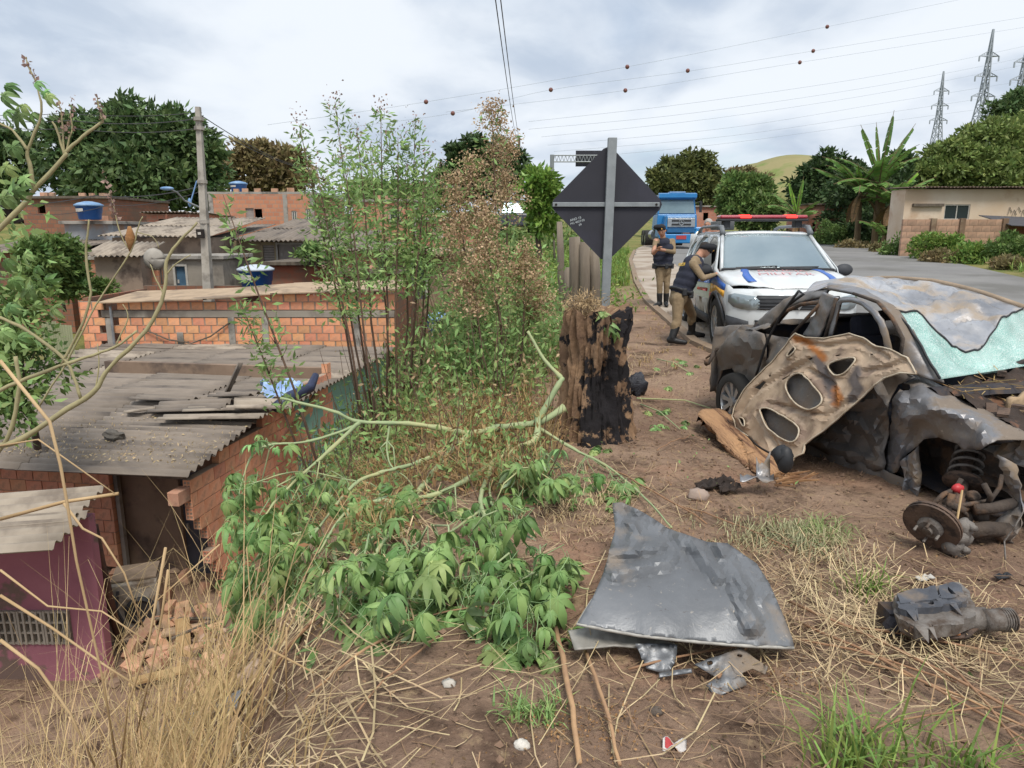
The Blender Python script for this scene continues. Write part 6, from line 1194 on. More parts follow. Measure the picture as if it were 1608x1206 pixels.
strip('rear_pillar', [(1301, 465), (1266, 471), (1242, 481), (1221, 500), (1204, 523)], [(1301, 452), (1260, 459), (1230, 470), (1206, 491), (1180, 515)], M_WRKD, .13, .20, .012)
strip('door_frame', [(1306, 532), (1314, 502), (1321, 474), (1339, 473), (1356, 479), (1371, 492), (1381, 510), (1390, 532), (1393, 556)], [(1302, 532), (1310, 500), (1318, 469), (1340, 468), (1359, 474), (1377, 488), (1390, 507), (1399, 533), (1402, 560)], M_WRK, .075, .085, .006, th=.01)
mb = MB(); T_ = lambda pts, r, o=.06, n=6: mb.tube([wp(x, y, o) for x, y in pts], r, n)
T_([(1306, 532), (1314, 502), (1321, 474), (1339, 473), (1356, 479), (1371, 492), (1381, 510), (1390, 532), (1393, 556)], .008, .075); T_([(1296, 530), (1305, 500), (1313, 468)], .014, .06); T_([(1287, 478), (1262, 505), (1243, 527)], .014, .06); T_([(1292, 474), (1258, 478), (1232, 490), (1212, 512)], .016, .10); T_([(1270, 470), (1240, 486), (1216, 514)], .012, .2)
T_([(1340, 461), (1378, 474), (1400, 498), (1418, 532), (1413, 566)], .012, .05); mb.build('door_frames', M_BURN, WK, True)
mb = MB(); T_([(1254, 457), (1246, 468), (1227, 494), (1210, 525), (1199, 551), (1192, 575), (1187, 590)], .011, -.02); T_([(1254, 457), (1262, 462), (1250, 470), (1240, 478)], .011, .05); mb.build('dangling_weather_strip', M_BLK, WK, True)
# roof: near rail to far rail, caved in towards the front
NR = [(1262, 465), (1300, 450), (1340, 455), (1375, 468), (1406, 486)]; FR = [(1292, 446), (1345, 440), (1405, 438), (1470, 442), (1535, 457), (1604, 481)]
def lin(P_, t): f = t*(len(P_)-1); i = min(int(f), len(P_)-2); return lerp(P_[i][0], P_[i+1][0], f-i), lerp(P_[i][1], P_[i+1][1], f-i)
def roof_fn(u, v):
    a = wp(*lin(NR, v), .18); b = wp(*lin(FR, v), 1.42); p = a.lerp(b, u); uc = u-.42-.04*math.sin(v*5); d = math.exp(-(uc/(.17 if uc < 0 else .36))**2)
    p += Vector((0, 0, .06*math.sin(u*3.14)*(1-v)-.27*d*sm(.22, 1.0, v))); p += WF*(.22*d*v**2)
    p += Vector((0, 0, cr(p, .034, 3.0, 21)*sm(.0, .5, v)*math.sin(min(1, u*6)*1.57)*math.sin(min(1, (1-u)*6)*1.57))); return p
mb = MB(); mb.grid(roof_fn, 66, 54); ro_ = mb.build('roof', wreckmat('roof_paint', '8f8f92', 'c4c4c6', '9a8c7c', .6, .28, .47, .62), WK, True, thick=.006); sharpen(ro_.data, 20)
mb = MB(); mb.tube([roof_fn(1, v/12)+Vector((0, 0, .012)) for v in range(13)], .022, 6); mb.tube([wp(*lin(FR, v/12), 1.5)-Vector((0, 0, .06)) for v in range(13)], .02, 6); mb.build('far_roof_rail', mat('rail_dust', 'a08d78', '8a7a68', rough=.9, bump=.3), WK, True)
# shattered windscreen hanging from the roof edge
def wscr(u, v):
    t = roof_fn(u, 1)+Vector((0, 0, -.012)); b = wp(1476, 596, .16).lerp(wp(1668, 566, 1.46), u); p = t.lerp(b, v); p.z -= .075*math.sin(v*3.14)*math.sin(u*3.14); p.z += .03*nz(u*7, v*6)*math.sin(v*3.14)+.025*(1-2*abs(nz(u*11, v*4, 3)))*math.sin(v*3.14); return p
def glassmat():
    m = mat('shattered_glass', '8fc2b8', 'b2d8d0', scale=3, rough=.2, bump=0, c3='5f938c', s3=2.2, lo3=.5, hi3=.66); t = m.node_tree; b = t.nodes['Principled BSDF']; v = t.nodes.new('ShaderNodeTexVoronoi'); v.feature = 'DISTANCE_TO_EDGE'; v.inputs['Scale'].default_value = 70
    L = t.links.new; L(t.nodes['Texture Coordinate'].outputs['Object'], v.inputs['Vector']); r = t.nodes.new('ShaderNodeMapRange'); r.inputs[1].default_value = .0; r.inputs[2].default_value = .12; L(v.outputs['Distance'], r.inputs[0])
    old = b.inputs['Base Color'].links[0].from_socket; q = t.nodes.new('ShaderNodeMix'); q.data_type = 'RGBA'; L(r.outputs[0], q.inputs[0]); q.inputs[6].default_value = hx('e4f2ee'); L(old, q.inputs[7]); L(q.outputs[2], b.inputs['Base Color'])
    n = t.nodes.new('ShaderNodeTexNoise'); n.inputs['Scale'].default_value = 1.7; n.inputs['Detail'].default_value = 3; L(t.nodes['Texture Coordinate'].outputs['Object'], n.inputs['Vector']); ar = t.nodes.new('ShaderNodeMapRange'); ar.inputs[1].default_value = .35; ar.inputs[2].default_value = .65; ar.inputs[3].default_value = .38; ar.inputs[4].default_value = .86; L(n.outputs['Fac'], ar.inputs[0]); L(ar.outputs[0], b.inputs['Alpha'])
    bp = t.nodes.new('ShaderNodeBump'); bp.inputs['Strength'].default_value = .4; bp.inputs['Distance'].default_value = .004; L(r.outputs[0], bp.inputs['Height']); L(bp.outputs[0], b.inputs['Normal']); return m
mb = MB(); mb.grid(wscr, 44, 22); mb.build('windscreen', glassmat(), WK, True, thick=.004)
mb = MB(); mb.tube([wscr(0, v/10)+Vector((0, 0, .006)) for v in range(11)], .009, 5); mb.tube([wscr(u/30, 0)+Vector((0, 0, .008)) for u in range(31)], .008, 5); mb.build('windscreen_seal', M_BLK, WK, True)
# engine bay heap, far wing, inside
def bay(u, v):
    a = wp(1476, 597, .18).lerp(wp(1640, 690, .24), v); b = wp(1668, 568, 1.46).lerp(wl(3.35, 1.5, .5), v); p = a.lerp(b, u); return p+Vector((0, 0, -.10*math.sin(u*3.14)*math.sin(min(1, v*3)*1.57)+.06*nz(p.x*6, p.y*6)+.045*nz(p.x*16, p.y*16)-.03))
mb = MB(); mb.grid(bay, 34, 30); mb.build('engine_bay', mat('charred_engine', '2c221d', '3f322a', scale=7, rough=.9, bump=.9, bscale=26, c3='6e4e3a', s3=6, lo3=.56), WK, True)
mb = MB()
for _ in range(26):
    p = bay(U(.05, .8), U(.02, .8)); d = Vector((U(-1, 1), U(-1, 1), U(-.1, .35))).normalized(); l = U(.04, .14); mb.box(p+Vector((0, 0, .02)), (l, U(.02, .06), U(.01, .04)), d.to_track_quat('X', 'Z').to_matrix())
kind(mb.build('engine_debris', M_RUSTD, WK), 'stuff')
mb = MB()
for _ in range(60): p = bay(U(.02, .9), U(.0, .3)); d = Vector((U(-1, 1), U(-1, 1), U(-.05, .2))).normalized(); mb.tube([p+Vector((0, 0, .02)), p+d*U(.05, .22)+Vector((0, 0, .03))], .003, 3)
kind(mb.build('straw_on_cowl', M_STRAW, WK), 'stuff')
mb = MB(); mb.grid(lambda u, v: (lambda p: p+Vector((0, 0, cr(p, .03, 8))))(wp(1583, 655, .5)+WL*.16*u+Vector((0, 0, .13*v))), 6, 5); mb.build('foam_block', mat('beige_foam', 'b0977a', '9a8468', rough=.95, bump=.3), WK, True, thick=.03)
mb = MB(); fs_ = [(-.4, .1), (.0, .1), (2.2, .02), (3.2, .2), (3.3, .5), (2.2, .74), (.5, .85), (-.4, .8)]
def fmap(a, b): p = wl(a, 1.62, b); return p+WL*cr(p, .03)
sheet('far_side', fs_, [], .14, fmap, M_WRKD, WK, .006)
mb = MB(); mb.tube([wl(.55, 1.56, .82), wl(.9, 1.48, 1.05)], .035, 6); mb.tube([wl(1.35, 1.58, .8), wl(1.3, 1.46, 1.08)], .035, 6); mb.tube([wl(2.2, 1.56, .72), wl(1.6, 1.42, 1.0)], .035, 6); mb.build('far_pillars', M_WRK, WK, True)
mb = MB(); mb.grid(lambda u, v: wl(lerp(-.35, 2.75, u), lerp(.08, 1.55, v), .06+.03*nz(u*5, v*5)), 12, 8); mb.build('floor_pan', M_INT, WK, True)
for off in (.42, 1.12):
    mb = MB(); R_ = Matrix((WF, WL, Vector((0, 0, 1)))).transposed(); mb.box(wl(1.55, off, .28), (.5, .48, .18), R_); st = mb.build('seat', M_SEAT, WK, bevel=.05); mb = MB(); mb.box(wl(1.26, off, .58), (.15, .46, .55), R_ @ Matrix.Rotation(-.2, 3, 'Y')); mb.build('backrest', M_SEAT, st, bevel=.05); mb = MB(); mb.box(wl(1.17, off, .91), (.1, .27, .18), R_ @ Matrix.Rotation(-.2, 3, 'Y')); mb.build('headrest', M_SEAT, st, bevel=.045)
mb = MB(); mb.box(wl(.38, .8, .32), (.5, 1.3, .2), R_); mb.box(wl(.1, .8, .58), (.16, 1.3, .5), R_); mb.build('rear_bench', M_SEAT, WK, bevel=.05)
mb = MB(); mb.grid(lambda u, v: wl(2.05+.2*v, lerp(.1, 1.52, u), .55+.12*math.sin(v*2.5)+.02*nz(u*9, v*4)), 14, 5); mb.ring(wl(1.85, 1.1, .6), WF+Vector((0, 0, -.5)), .18, .016, 20, 6); mb.build('dashboard', M_INT, WK, True)
# firewall and inner wheel housing
wsheet('wheel_housing', [(1440, 690), (1480, 684), (1600, 700), (1604, 800), (1590, 830), (1450, 800)], [], 14, lambda x, y: .42-.10*math.sin(min(1, max(0, (x-1440)/150))*3.14), M_BURN, .03, 4, k=30)
# wheels
def wreck_wheel(c, r, ax_, rim=True, name='wheel'):
    q = MB(); q.lathe(c, ax_, [(r*.68, -.01), (r*.95, -.01), (r, .03), (r, .15), (r*.95, .18), (r*.68, .18)], 30, False); w = q.build(name, M_TYRE, WK, True)
    q = MB(); ax_ = Vector(ax_).normalized(); q.lathe(c, ax_, [(r*.69, .0), (r*.66, .02), (r*.64, .12)], 30, False); u_ = ax_.orthogonal().normalized(); v_ = ax_.cross(u_); c = Vector(c)
    for k in range(9):
        a = 2*math.pi*k/9; d_ = u_*math.cos(a)+v_*math.sin(a); t_ = ax_.cross(d_); q.add([c+d_*r*.1-t_*.012+ax_*.02, c+d_*r*.1+t_*.012+ax_*.02, c+d_*r*.67+t_*.026+ax_*.005, c+d_*r*.67-t_*.026+ax_*.005, c+d_*r*.1-t_*.012+ax_*.05, c+d_*r*.1+t_*.012+ax_*.05, c+d_*r*.67+t_*.026+ax_*.04, c+d_*r*.67-t_*.026+ax_*.04], [(0, 1, 2, 3), (0, 4, 5, 1), (1, 5, 6, 2), (2, 6, 7, 3), (3, 7, 4, 0)])
    q.lathe(c, ax_, [(r*.16, .01), (r*.16, .05), (.001, .05)], 14); q.lathe(c, ax_, [(.001, .0), (r*.16, .0), (r*.14, .01)], 14); q.build('rim', M_RIM, w); q = MB(); q.lathe(c, ax_, [(.001, .09), (r*.6, .09)], 20, False); q.build('drum', M_BURN, w)
wc = wp(1147, 631, -.03); wreck_wheel(wc, .265, WL); wreck_wheel(wl(.0, 1.45, .06), .265, WL)
# bare front suspension
dc = pd(1464, 824, 3.62); dax = Vector((-.7, -.544, -.395)).normalized(); mb = MB(); mb.lathe(dc, dax, [(.055, -.02), (.135, -.02), (.138, -.012), (.138, -.002), (.055, -.002)], 34); mb.lathe(dc, dax, [(.055, .004), (.135, .004), (.138, .010), (.138, .018), (.06, .018), (.06, .012)], 34)
for k in range(30): a = 2*math.pi*k/30; u_ = dax.orthogonal().normalized(); v_ = dax.cross(u_); d_ = u_*math.cos(a)+v_*math.sin(a); mb.tube([dc+d_*.075+dax*.001, dc+d_*.132+dax*.001], .005, 4)
bd = mb.build('brake_disc', M_RUSTD, WK); mb = MB(); mb.lathe(dc, dax, [(.062, .0), (.062, .03), (.05, .045), (.024, .048), (.024, .065), (.001, .065)], 22)
for k in range(4): a = 2*math.pi*k/4+.4; d_ = u_*math.cos(a)+v_*math.sin(a); mb.cyl(dc+d_*.052+dax*.05, dc+d_*.052+dax*.085, .007, n=6)
mb.build('hub', M_ROAD, bd)
mb = MB(); cc = pd(1503, 842, 3.60)
for dx, dy, dz, r in ((0, 0, 0, .058), (.03, 0, .045, .05), (-.02, -.01, -.05, .052), (.045, .02, -.02, .045), (-.03, 0, .05, .04), (.02, .0, -.085, .04)): mb.ball(cc+Vector((dx, dy, dz)), (r, r*.9, r), 10, 7, .35, r*99)
for dx, dz in ((-.045, .05), (.05, .06), (.03, -.06)): mb.cyl(cc+Vector((dx, -.05, dz)), cc+Vector((dx, .05, dz)), .018, n=8)
mb.build('brake_caliper', M_ROAD, WK, True, bevel=0)
st_ = wp(1524, 706, .30); sb = wp(1512, 757, .16)
mb = MB(); co = []
axs = (sb-st_); uu = axs.orthogonal().normalized(); vv = axs.normalized().cross(uu)
for i in range(96): t = i/95; a = t*2*math.pi*4.2; co.append(st_+axs*t+(uu*math.cos(a)+vv*math.sin(a))*lerp(.075, .088, t))
mb.tube(co, .0095, 6); mb.build('coil_spring', M_ROAD, WK, True)
mb = MB(); mb.lathe(sb, axs, [(.001, -.005), (.105, -.012), (.11, .005), (.03, .02), (.001, .02)], 24); mb.tube([st_, sb.lerp(pd(1500, 820, 3.75), .0), pd(1497, 835, 3.72)], [.03, .032, .028], 10); mb.build('strut', M_RUSTD, WK, True)
mb = MB(); mb.ball(pd(1504, 767, 3.78), (.032, .024, .026), 10, 7, .3, 5); mb.build('red_cap', mat('red_plastic', 'a8262a', 'b83236', rough=.5, bump=0), WK, True)
mb = MB()
for pts, r in (([(1462, 795), (1482, 776), (1500, 768), (1510, 752)], .013), ([(1475, 798), (1520, 792), (1555, 786), (1570, 765), (1574, 745)], .012), ([(1505, 800), (1516, 806), (1524, 818), (1520, 830)], .010), ([(1520, 835), (1550, 830), (1580, 832)], .042), ([(1530, 800), (1560, 798), (1590, 790)], .03), ([(1486, 790), (1510, 800), (1525, 795)], .022), ([(1495, 775), (1488, 800), (1480, 815)], .018), ([(1545, 760), (1556, 780), (1548, 800)], .015)): mb.tube([pd(x, y, 3.72+.12*(i > 1)) for i, (x, y) in enumerate(pts)], r, 7)
for x, y, r in ((1492, 790, .035), (1515, 812, .04), (1538, 806, .05), (1528, 780, .035), (1575, 838, .05)): mb.ball(pd(x, y, 3.8), r, 9, 7, .4, x)
mb.build('control_arms', M_BURN, WK, True)
mb = MB(); mb.tube([pd(1606, 805, 3.6), pd(1594, 826, 3.6), pd(1577, 850, 3.62), pd(1579, 880, 3.58)], .004, 4); mb.build('loose_wire', M_ROAD, WK)
mb = MB(); mb.tube([pd(1511, 770, 3.6), pd(1506, 800, 3.55), pd(1502, 822, 3.52)], .0055, 5); tag(mb.build('straw_stalk', M_STRAW), 'pale straw stalk stuck upright in front of the brake caliper', 'stalk')
# debris mess inside the wheel well and below the body
mb = MB(); mb.grid(lambda u, v: (lambda p: p+Vector((0, 0, .06*nz(p.x*9, p.y*9))))(wl(lerp(2.3, 3.2, u), lerp(.2, 1.4, v), .16)), 16, 16); mb.build('subframe', M_BURN, WK, True)
# ================================================================= torn tan bonnet leaning on the wreck
Z_ = lambda P_: [(1140+x/4.466, 510+y/4.466) for x, y in P_]
TO = Z_([(480, 60), (560, 88), (700, 95), (860, 60), (950, 92), (1050, 150), (1170, 172), (1285, 228), (1335, 345), (1250, 335), (1130, 372), (1000, 470), (860, 600), (700, 735), (560, 840), (545, 900), (480, 930), (450, 1000), (385, 1045), (300, 1085), (275, 1050), (290, 960), (230, 860), (170, 790), (75, 720), (55, 640), (75, 560), (130, 465), (220, 360), (330, 240), (425, 125)])
TH = [rounded(Z_(h), 2) for h in ([(420, 400), (480, 345), (560, 335), (690, 470), (710, 540), (640, 600), (560, 580), (430, 470)], [(715, 270), (900, 222), (930, 245), (850, 345), (780, 360)], [(255, 600), (300, 570), (520, 680), (550, 740), (490, 845), (340, 745)], [(430, 215), (490, 150), (520, 165), (460, 225)], [(105, 645), (150, 655), (160, 715), (130, 705)], [(325, 850), (430, 870), (450, 980), (400, 1020), (350, 940)])] + [Z_(h) for h in ([(200, 440), (265, 392), (275, 402), (215, 455)], [(385, 380), (450, 345), (455, 355), (395, 390)], [(1000, 200), (1025, 205), (1025, 214), (1000, 210)], [(770, 213), (800, 208), (800, 217), (772, 222)], [(295, 355), (310, 347), (315, 360), (300, 366)], [(580, 238), (630, 228), (632, 236), (585, 246)])]
def toff(x, y): return pl([(520, -.02), (600, -.16), (680, -.30), (752, -.52)], y-.12*(x-1290)*0)
THa = [np.array(dens(h, 3)) for h in TH]
RIDG = [Z_(r) for r in ([(90, 620), (200, 470), (420, 330), (600, 250)], [(300, 560), (560, 600), (700, 640), (900, 520)], [(600, 320), (760, 420), (760, 560)], [(480, 110), (700, 150), (900, 120), (1150, 230)], [(240, 620), (330, 800), (400, 1000)], [(960, 330), (1150, 300), (1260, 250)])]
def tmap(x, y, back=0):
    p = wp(x, y, toff(x, y)+back)
    if not back:
        dh = min(float(np.min(np.hypot(h[:, 0]-x, h[:, 1]-y))) for h in THa[:5]); d = .026*math.exp(-((dh-1.5)/3.5)**2)
        dr = min(segd((x, y), a, b) for r in RIDG for a, b in zip(r, r[1:])); d += -.026*max(0, 1-dr/5.0)+.008*max(0, 1-abs(dr-8)/3)
        p = p-WL*d
    p += WL*cr(Vector((p.x, p.y, p.z)), .009, 3.0, 40)+WL*.03*nz(x*.016, y*.016, 6); return p
TB = thing('car_bonnet', 'torn tan inner side of a car bonnet with rust stains leaning on the wreck', 'car panel', wp(1225, 748, -.5))
tm = sheet_mesh('inner_panel', TO, TH, 4.2, tmap); ca = tm.color_attributes.new('stain', 'FLOAT_COLOR', 'POINT')
RU = [Z_(r) for r in ([(480, 90), (560, 110), (620, 170), (690, 235)], [(770, 450), (800, 520), (770, 555)])]; GR = [Z_([(640, 240), (690, 340), (740, 440), (760, 540)]), Z_([(920, 320), (890, 390), (930, 450), (880, 520)])]
inv_px = {}
# recover the pixel of every vertex through the camera to place the stains
for v in tm.vertices:
    q = v.co-Vector((0, 0, 1.6)); f_ = q.y*CS-q.z*SN; X_ = 804+1115*q.x/f_; Y_ = 603-1115*(q.y*SN+q.z*CS)/f_; w_ = 2.2*nz(X_*.12, Y_*.12)
    rs = max(0, 1-(min(segd((X_, Y_), a, b) for r in RU for a, b in zip(r, r[1:]))+w_)/7.5); gs = max(0, 1-(min(segd((X_, Y_), a, b) for r in GR for a, b in zip(r, r[1:]))+w_)/11)
    ca.data[v.index].color = (min(1, rs*2), min(1, gs*2.2), 0, 1)
M_TAN = mat('tan_primer', 'b8a28a', 'a48d75', scale=3, rough=.6, metal=.0, bump=.25, bscale=18, c3='857060', s3=3.2); t = M_TAN.node_tree; b_ = t.nodes['Principled BSDF']; at = t.nodes.new('ShaderNodeVertexColor'); at.layer_name = 'stain'; sp = t.nodes.new('ShaderNodeSeparateColor'); t.links.new(at.outputs[0], sp.inputs[0]); old = b_.inputs['Base Color'].links[0].from_socket
for i_, c_ in ((1, '5c534f'), (0, 'a0632c')):
    q = t.nodes.new('ShaderNodeMix'); q.data_type = 'RGBA'; t.links.new(sp.outputs[i_], q.inputs[0]); t.links.new(old, q.inputs[6]); q.inputs[7].default_value = hx(c_); old = q.outputs[2]
t.links.new(old, b_.inputs['Base Color'])
sharpen(tm, 20); ip = mods(link('inner_panel', tm, M_TAN, TB), .006, offset=1)
mb = MB()
for po in [TO]+TH[:6]: e_ = [tmap(x, y)-WL*.006 for x, y in dens(po, 6)]; mb.tube(e_+[e_[0]], .0055 if po is TO else .0065, 5, False)
mb.build('flange', mat('pale_flange', 'c4b8a4', 'a89780', scale=12, rough=.6, bump=.2), TB, True)
skin = [(x+(1 if x > 1300 else -1)*.5, y+1) for x, y in TO]
sheet('outer_skin', skin, [TH[1], TH[5], TH[4]], 9, lambda x, y: tmap(x, y, .045), M_WRKD, TB, .003)
mb = MB(); mb.ball(pd(1233, 722, 4.35), (.05, .05, .085), 12, 9, .1, 3); mb.tube([pd(1222, 706, 4.4), pd(1233, 722, 4.35)], [.05, .06], 10); mb.build('hinge_boot', M_BLK, TB, True)
mb = MB(); mb.grid(lambda u, v: (lambda p: p+Vector((0, 0, cr(p, .03, 9))))(pd(lerp(1188, 1210, u), lerp(752, 716, v)+6*math.sin(u*5), 4.42+.03*v)), 8, 8); mb.grid(lambda u, v: (lambda p: p+Vector((0, 0, cr(p, .02, 9))))(pd(lerp(1162, 1215, u), lerp(757, 747, v)-4*math.sin(u*3), 4.38+.1*v)), 10, 3); mb.build('torn_edge', M_WRK, TB, True, thick=.004)
# ================================================================= foreground
random.seed(61); RNG = np.random.default_rng(61)
def rg(x, y):                                              # where a sight line meets the ground
    r = _ray(x, y); t = .8; o = Vector((0, 0, 1.6))
    while t < 60:
        p = o+r*t
        if p.z < gz(p.x, p.y):
            a, b = t-.06-.01*t, t
            for _ in range(12):
                m = (a+b)/2; p = o+r*m
                if p.z < gz(p.x, p.y): b = m
                else: a = m
            return o+r*b
        t += .05+.01*t
    return o+r*t
# ---- charred stump
def stumpmat():
    m = mat('charred_stump', '8f7358', '6a5240', scale=5, rough=.95, bump=.9, bscale=16, stretch=(1, 1, .8)); t = m.node_tree; b = t.nodes['Principled BSDF']; L = t.links.new
    tcn = t.nodes['Texture Coordinate'].outputs['Object']; n = t.nodes.new('ShaderNodeTexNoise'); n.inputs['Scale'].default_value = 4.2; n.inputs['Detail'].default_value = 8; n.inputs['Roughness'].default_value = .65; L(tcn, n.inputs['Vector'])
    at = t.nodes.new('ShaderNodeVertexColor'); at.layer_name = 'char'; ad = t.nodes.new('ShaderNodeMath'); ad.operation = 'ADD'; m2 = t.nodes.new('ShaderNodeMath'); m2.operation = 'MULTIPLY_ADD'; m2.inputs[1].default_value = 3.6; m2.inputs[2].default_value = -1.3; L(n.outputs['Fac'], m2.inputs[0]); L(m2.outputs[0], ad.inputs[0]); L(at.outputs[0], ad.inputs[1]); r = t.nodes.new('ShaderNodeMapRange'); r.inputs[1].default_value = .90; r.inputs[2].default_value = 1.02; L(ad.outputs[0], r.inputs[0])
    q = t.nodes.new('ShaderNodeMix'); q.data_type = 'RGBA'; L(r.outputs[0], q.inputs[0]); L(b.inputs['Base Color'].links[0].from_socket, q.inputs[6]); q.inputs[7].default_value = hx('171316'); L(q.outputs[2], b.inputs['Base Color']); return m
SB = Vector((.66, 5.55, gz(.66, 5.55))); SH = 1.12
def stump_fn(u, v):
    a = u*2*math.pi; z = v*SH; d = Vector((math.cos(a), math.sin(a), 0)); r = .225+.10*math.exp(-v*7)+.012*math.sin(a*3+1)
    q = d*2.2+Vector((0, 0, z*2.0)); r += .06*nz(q.x, q.y, q.z)+.045*(1-2*abs(nz(q.x*2.4, q.y*2.4, q.z*.9)))-.02+.034*nz(q.x*7, q.y*7, q.z*2.2)+.02*(1-2*abs(nz(q.x*9, q.y*9, q.z*1.8)))+.016*nz(q.x*19, q.y*19, q.z*9)
    hol = math.exp(-(((a-4.95)/.45)**2+((z-.52)/.22)**2)); r -= .09*hol; r += .05*math.exp(-(((a-5.15)/.35)**2+((z-.78)/.10)**2))
    top = SH*(1+.06*math.sin(a*2)+.16*nz(d.x*3, d.y*3, 4)-.05); return SB+d*r+Vector((0, 0, min(z, top)*(1+.0)-.08+(.06*nz(d.x*2, d.y*2, 7) if v > .8 else 0)))
mb = MB(); NU, NV = 110, 70; vs = [stump_fn(i/NU, jv/NV) for jv in range(NV+1) for i in range(NU)]
mb.add(vs, [(jv*NU+i, jv*NU+(i+1) % NU, (jv+1)*NU+(i+1) % NU, (jv+1)*NU+i) for jv in range(NV) for i in range(NU)])
# hollow dished top
ct = SB+Vector((0, 0, SH-.12)); k0 = NV*NU; ring2 = [ct.lerp(Vector(vs[k0+i]), .72)+Vector((0, 0, -.02+.03*nz(i*.4, 2))) for i in range(NU)]; ring3 = [ct.lerp(Vector(vs[k0+i]), .35)+Vector((0, 0, -.06+.03*nz(i*.3, 5))) for i in range(NU)]
n0 = len(mb.v); mb.v += [tuple(p) for p in ring2+ring3]+[tuple(ct-Vector((0, 0, .05)))]
for i in range(NU):
    j_ = (i+1) % NU; mb.f += [(k0+i, k0+j_, n0+j_, n0+i), (n0+i, n0+j_, n0+NU+j_, n0+NU+i), (n0+NU+i, n0+NU+j_, n0+2*NU)]; mb.mi += [0, 0, 0]
ST = thing('tree_stump', 'thick charred tree stump with a burnt hollow at the end of the fallen branch', 'tree stump', SB)
tr = mb.build('trunk', stumpmat(), ST, True); sharpen(tr.data, 32); ca = tr.data.color_attributes.new('char', 'FLOAT_COLOR', 'POINT')
for v in tr.data.vertices:
    q = v.co-SB; z = q.z; a = math.atan2(q.y, q.x); c = .72*math.exp(-(((a+1.25)/.95)**2+((z-.45)/.30)**2))+.55*math.exp(-(((a+.2)/.6)**2+((z-.7)/.5)**2))+.42*sm(.55, .1, z)*math.exp(-((a+1.9)/.9)**2)+.12*sm(.5, .1, z)+.06; ca.data[v.index].color = (c, c, c, 1)
mb = MB(); c2 = px(914, 478, 5.85); mb.lathe(c2-Vector((0, 0, .12)), (0, .1, 1), [(.10, -.1), (.115, .06), (.11, .14), (.085, .155), (.001, .15)], 22); mb.v = [(a+.012*nz(a*14, b*14, c*8), b+.012*nz(a*14, b*14, c*9+4), c) for a, b, c in mb.v]; mb.build('cut_stem', M_BARK, ST, True)
mb = MB()
pp = []
for _ in range(900): a = random.gauss(4.0, .5); r = U(.08, .27); pp.append(SB+Vector((math.cos(a)*r, math.sin(a)*r, SH-.06+random.gauss(0, .05))))
kind(np_quads('pale_fibres', leaf_quads(np.array(pp), .05, .12), mat('pale_fibre', 'b39a76', '96805f', rough=1, bump=0, island=.3), ST), 'stuff')
# ---- palmate leaves
def palmate(sz, droop, fold, sd):
    r = random.Random(sd); mb = MB(); n = 7
    for k in range(n):
        a = math.radians((k-(n-1)/2)*44+r.uniform(-6, 6)); l = sz*(1-.045*abs(k-3)**1.6)*r.uniform(.85, 1.1); w = l*.14; d = Vector((math.sin(a), math.cos(a), 0)); s_ = Vector((math.cos(a), -math.sin(a), 0)); mid = []; ed = ([], []); dr = droop*r.uniform(.6, 1.4)
        for i in range(5):
            t = i/4; ang = dr*t; p = d*(l*math.sin(max(.05, ang))/max(.05, ang)*t if ang > .05 else l*t); p.z = -l*t*math.sin(ang*.62); ww = w*(.35, .9, 1.0, .62, .02)[i]; mid.append(p)
            for q, sg in enumerate((-1, 1)): ed[q].append(p+s_*sg*ww+Vector((0, 0, ww*fold)))
        vs = mid+ed[0]+ed[1]; fs = []
        for i in range(4): fs += [(i, i+1, 5+i+1, 5+i), (i+1, i, 10+i, 10+i+1)]
        mb.add(vs, fs)
    return mb.mesh('leaf', True)
L_CAST = leafmat('wilted_leaf', '78965a', '9ab474', 0, .25, .5, .035, obj=.35); L_CAST2 = leafmat('leaf_dark_side', '56733e', '6d8a50', 0, .2, .5, obj=.3)
def obj_leaf(m, nm):
    m.name = nm; return m
for m_ in (L_CAST, L_CAST2):
    t = m_.node_tree; hs_ = [n for n in t.nodes if n.type == 'HUE_SAT'][0]; g_ = t.nodes.new('ShaderNodeNewGeometry'); q = t.nodes.new('ShaderNodeMix'); q.data_type = 'RGBA'; t.links.new(g_.outputs['Backfacing'], q.inputs[0]); t.links.new(hs_.outputs[0], q.inputs[6]); q.inputs[7].default_value = hx('a3b890')
    t.links.new(q.outputs[2], t.nodes['Principled BSDF'].inputs['Base Color'])
PAL = []
for i in range(8):
    me = palmate(1.0, (1.3, 1.8, 2.2, 2.5)[i % 4], (.25, .5, .7, .4)[i % 4], i); me.materials.append(L_CAST if i % 3 else L_CAST2); PAL.append(me)
def put_leaf(parent, pos, size, tip, face, me=None):
    """tip: direction the middle lobe points, face: rough up side"""
    t = Vector(tip).normalized(); f = Vector(face); f = (f-t*f.dot(t)); f = f.normalized() if f.length > 1e-3 else t.orthogonal(); x_ = t.cross(f)
    M = Matrix.Translation(pos) @ Matrix((x_, t, f)).transposed().to_4x4() @ Matrix.Scale(size, 4); o = bpy.data.objects.new('leaf', me or random.choice(PAL)); COL.objects.link(o); o.parent = parent; o.matrix_parent_inverse = parent.matrix_basis.inverted(); o.matrix_basis = M; return o
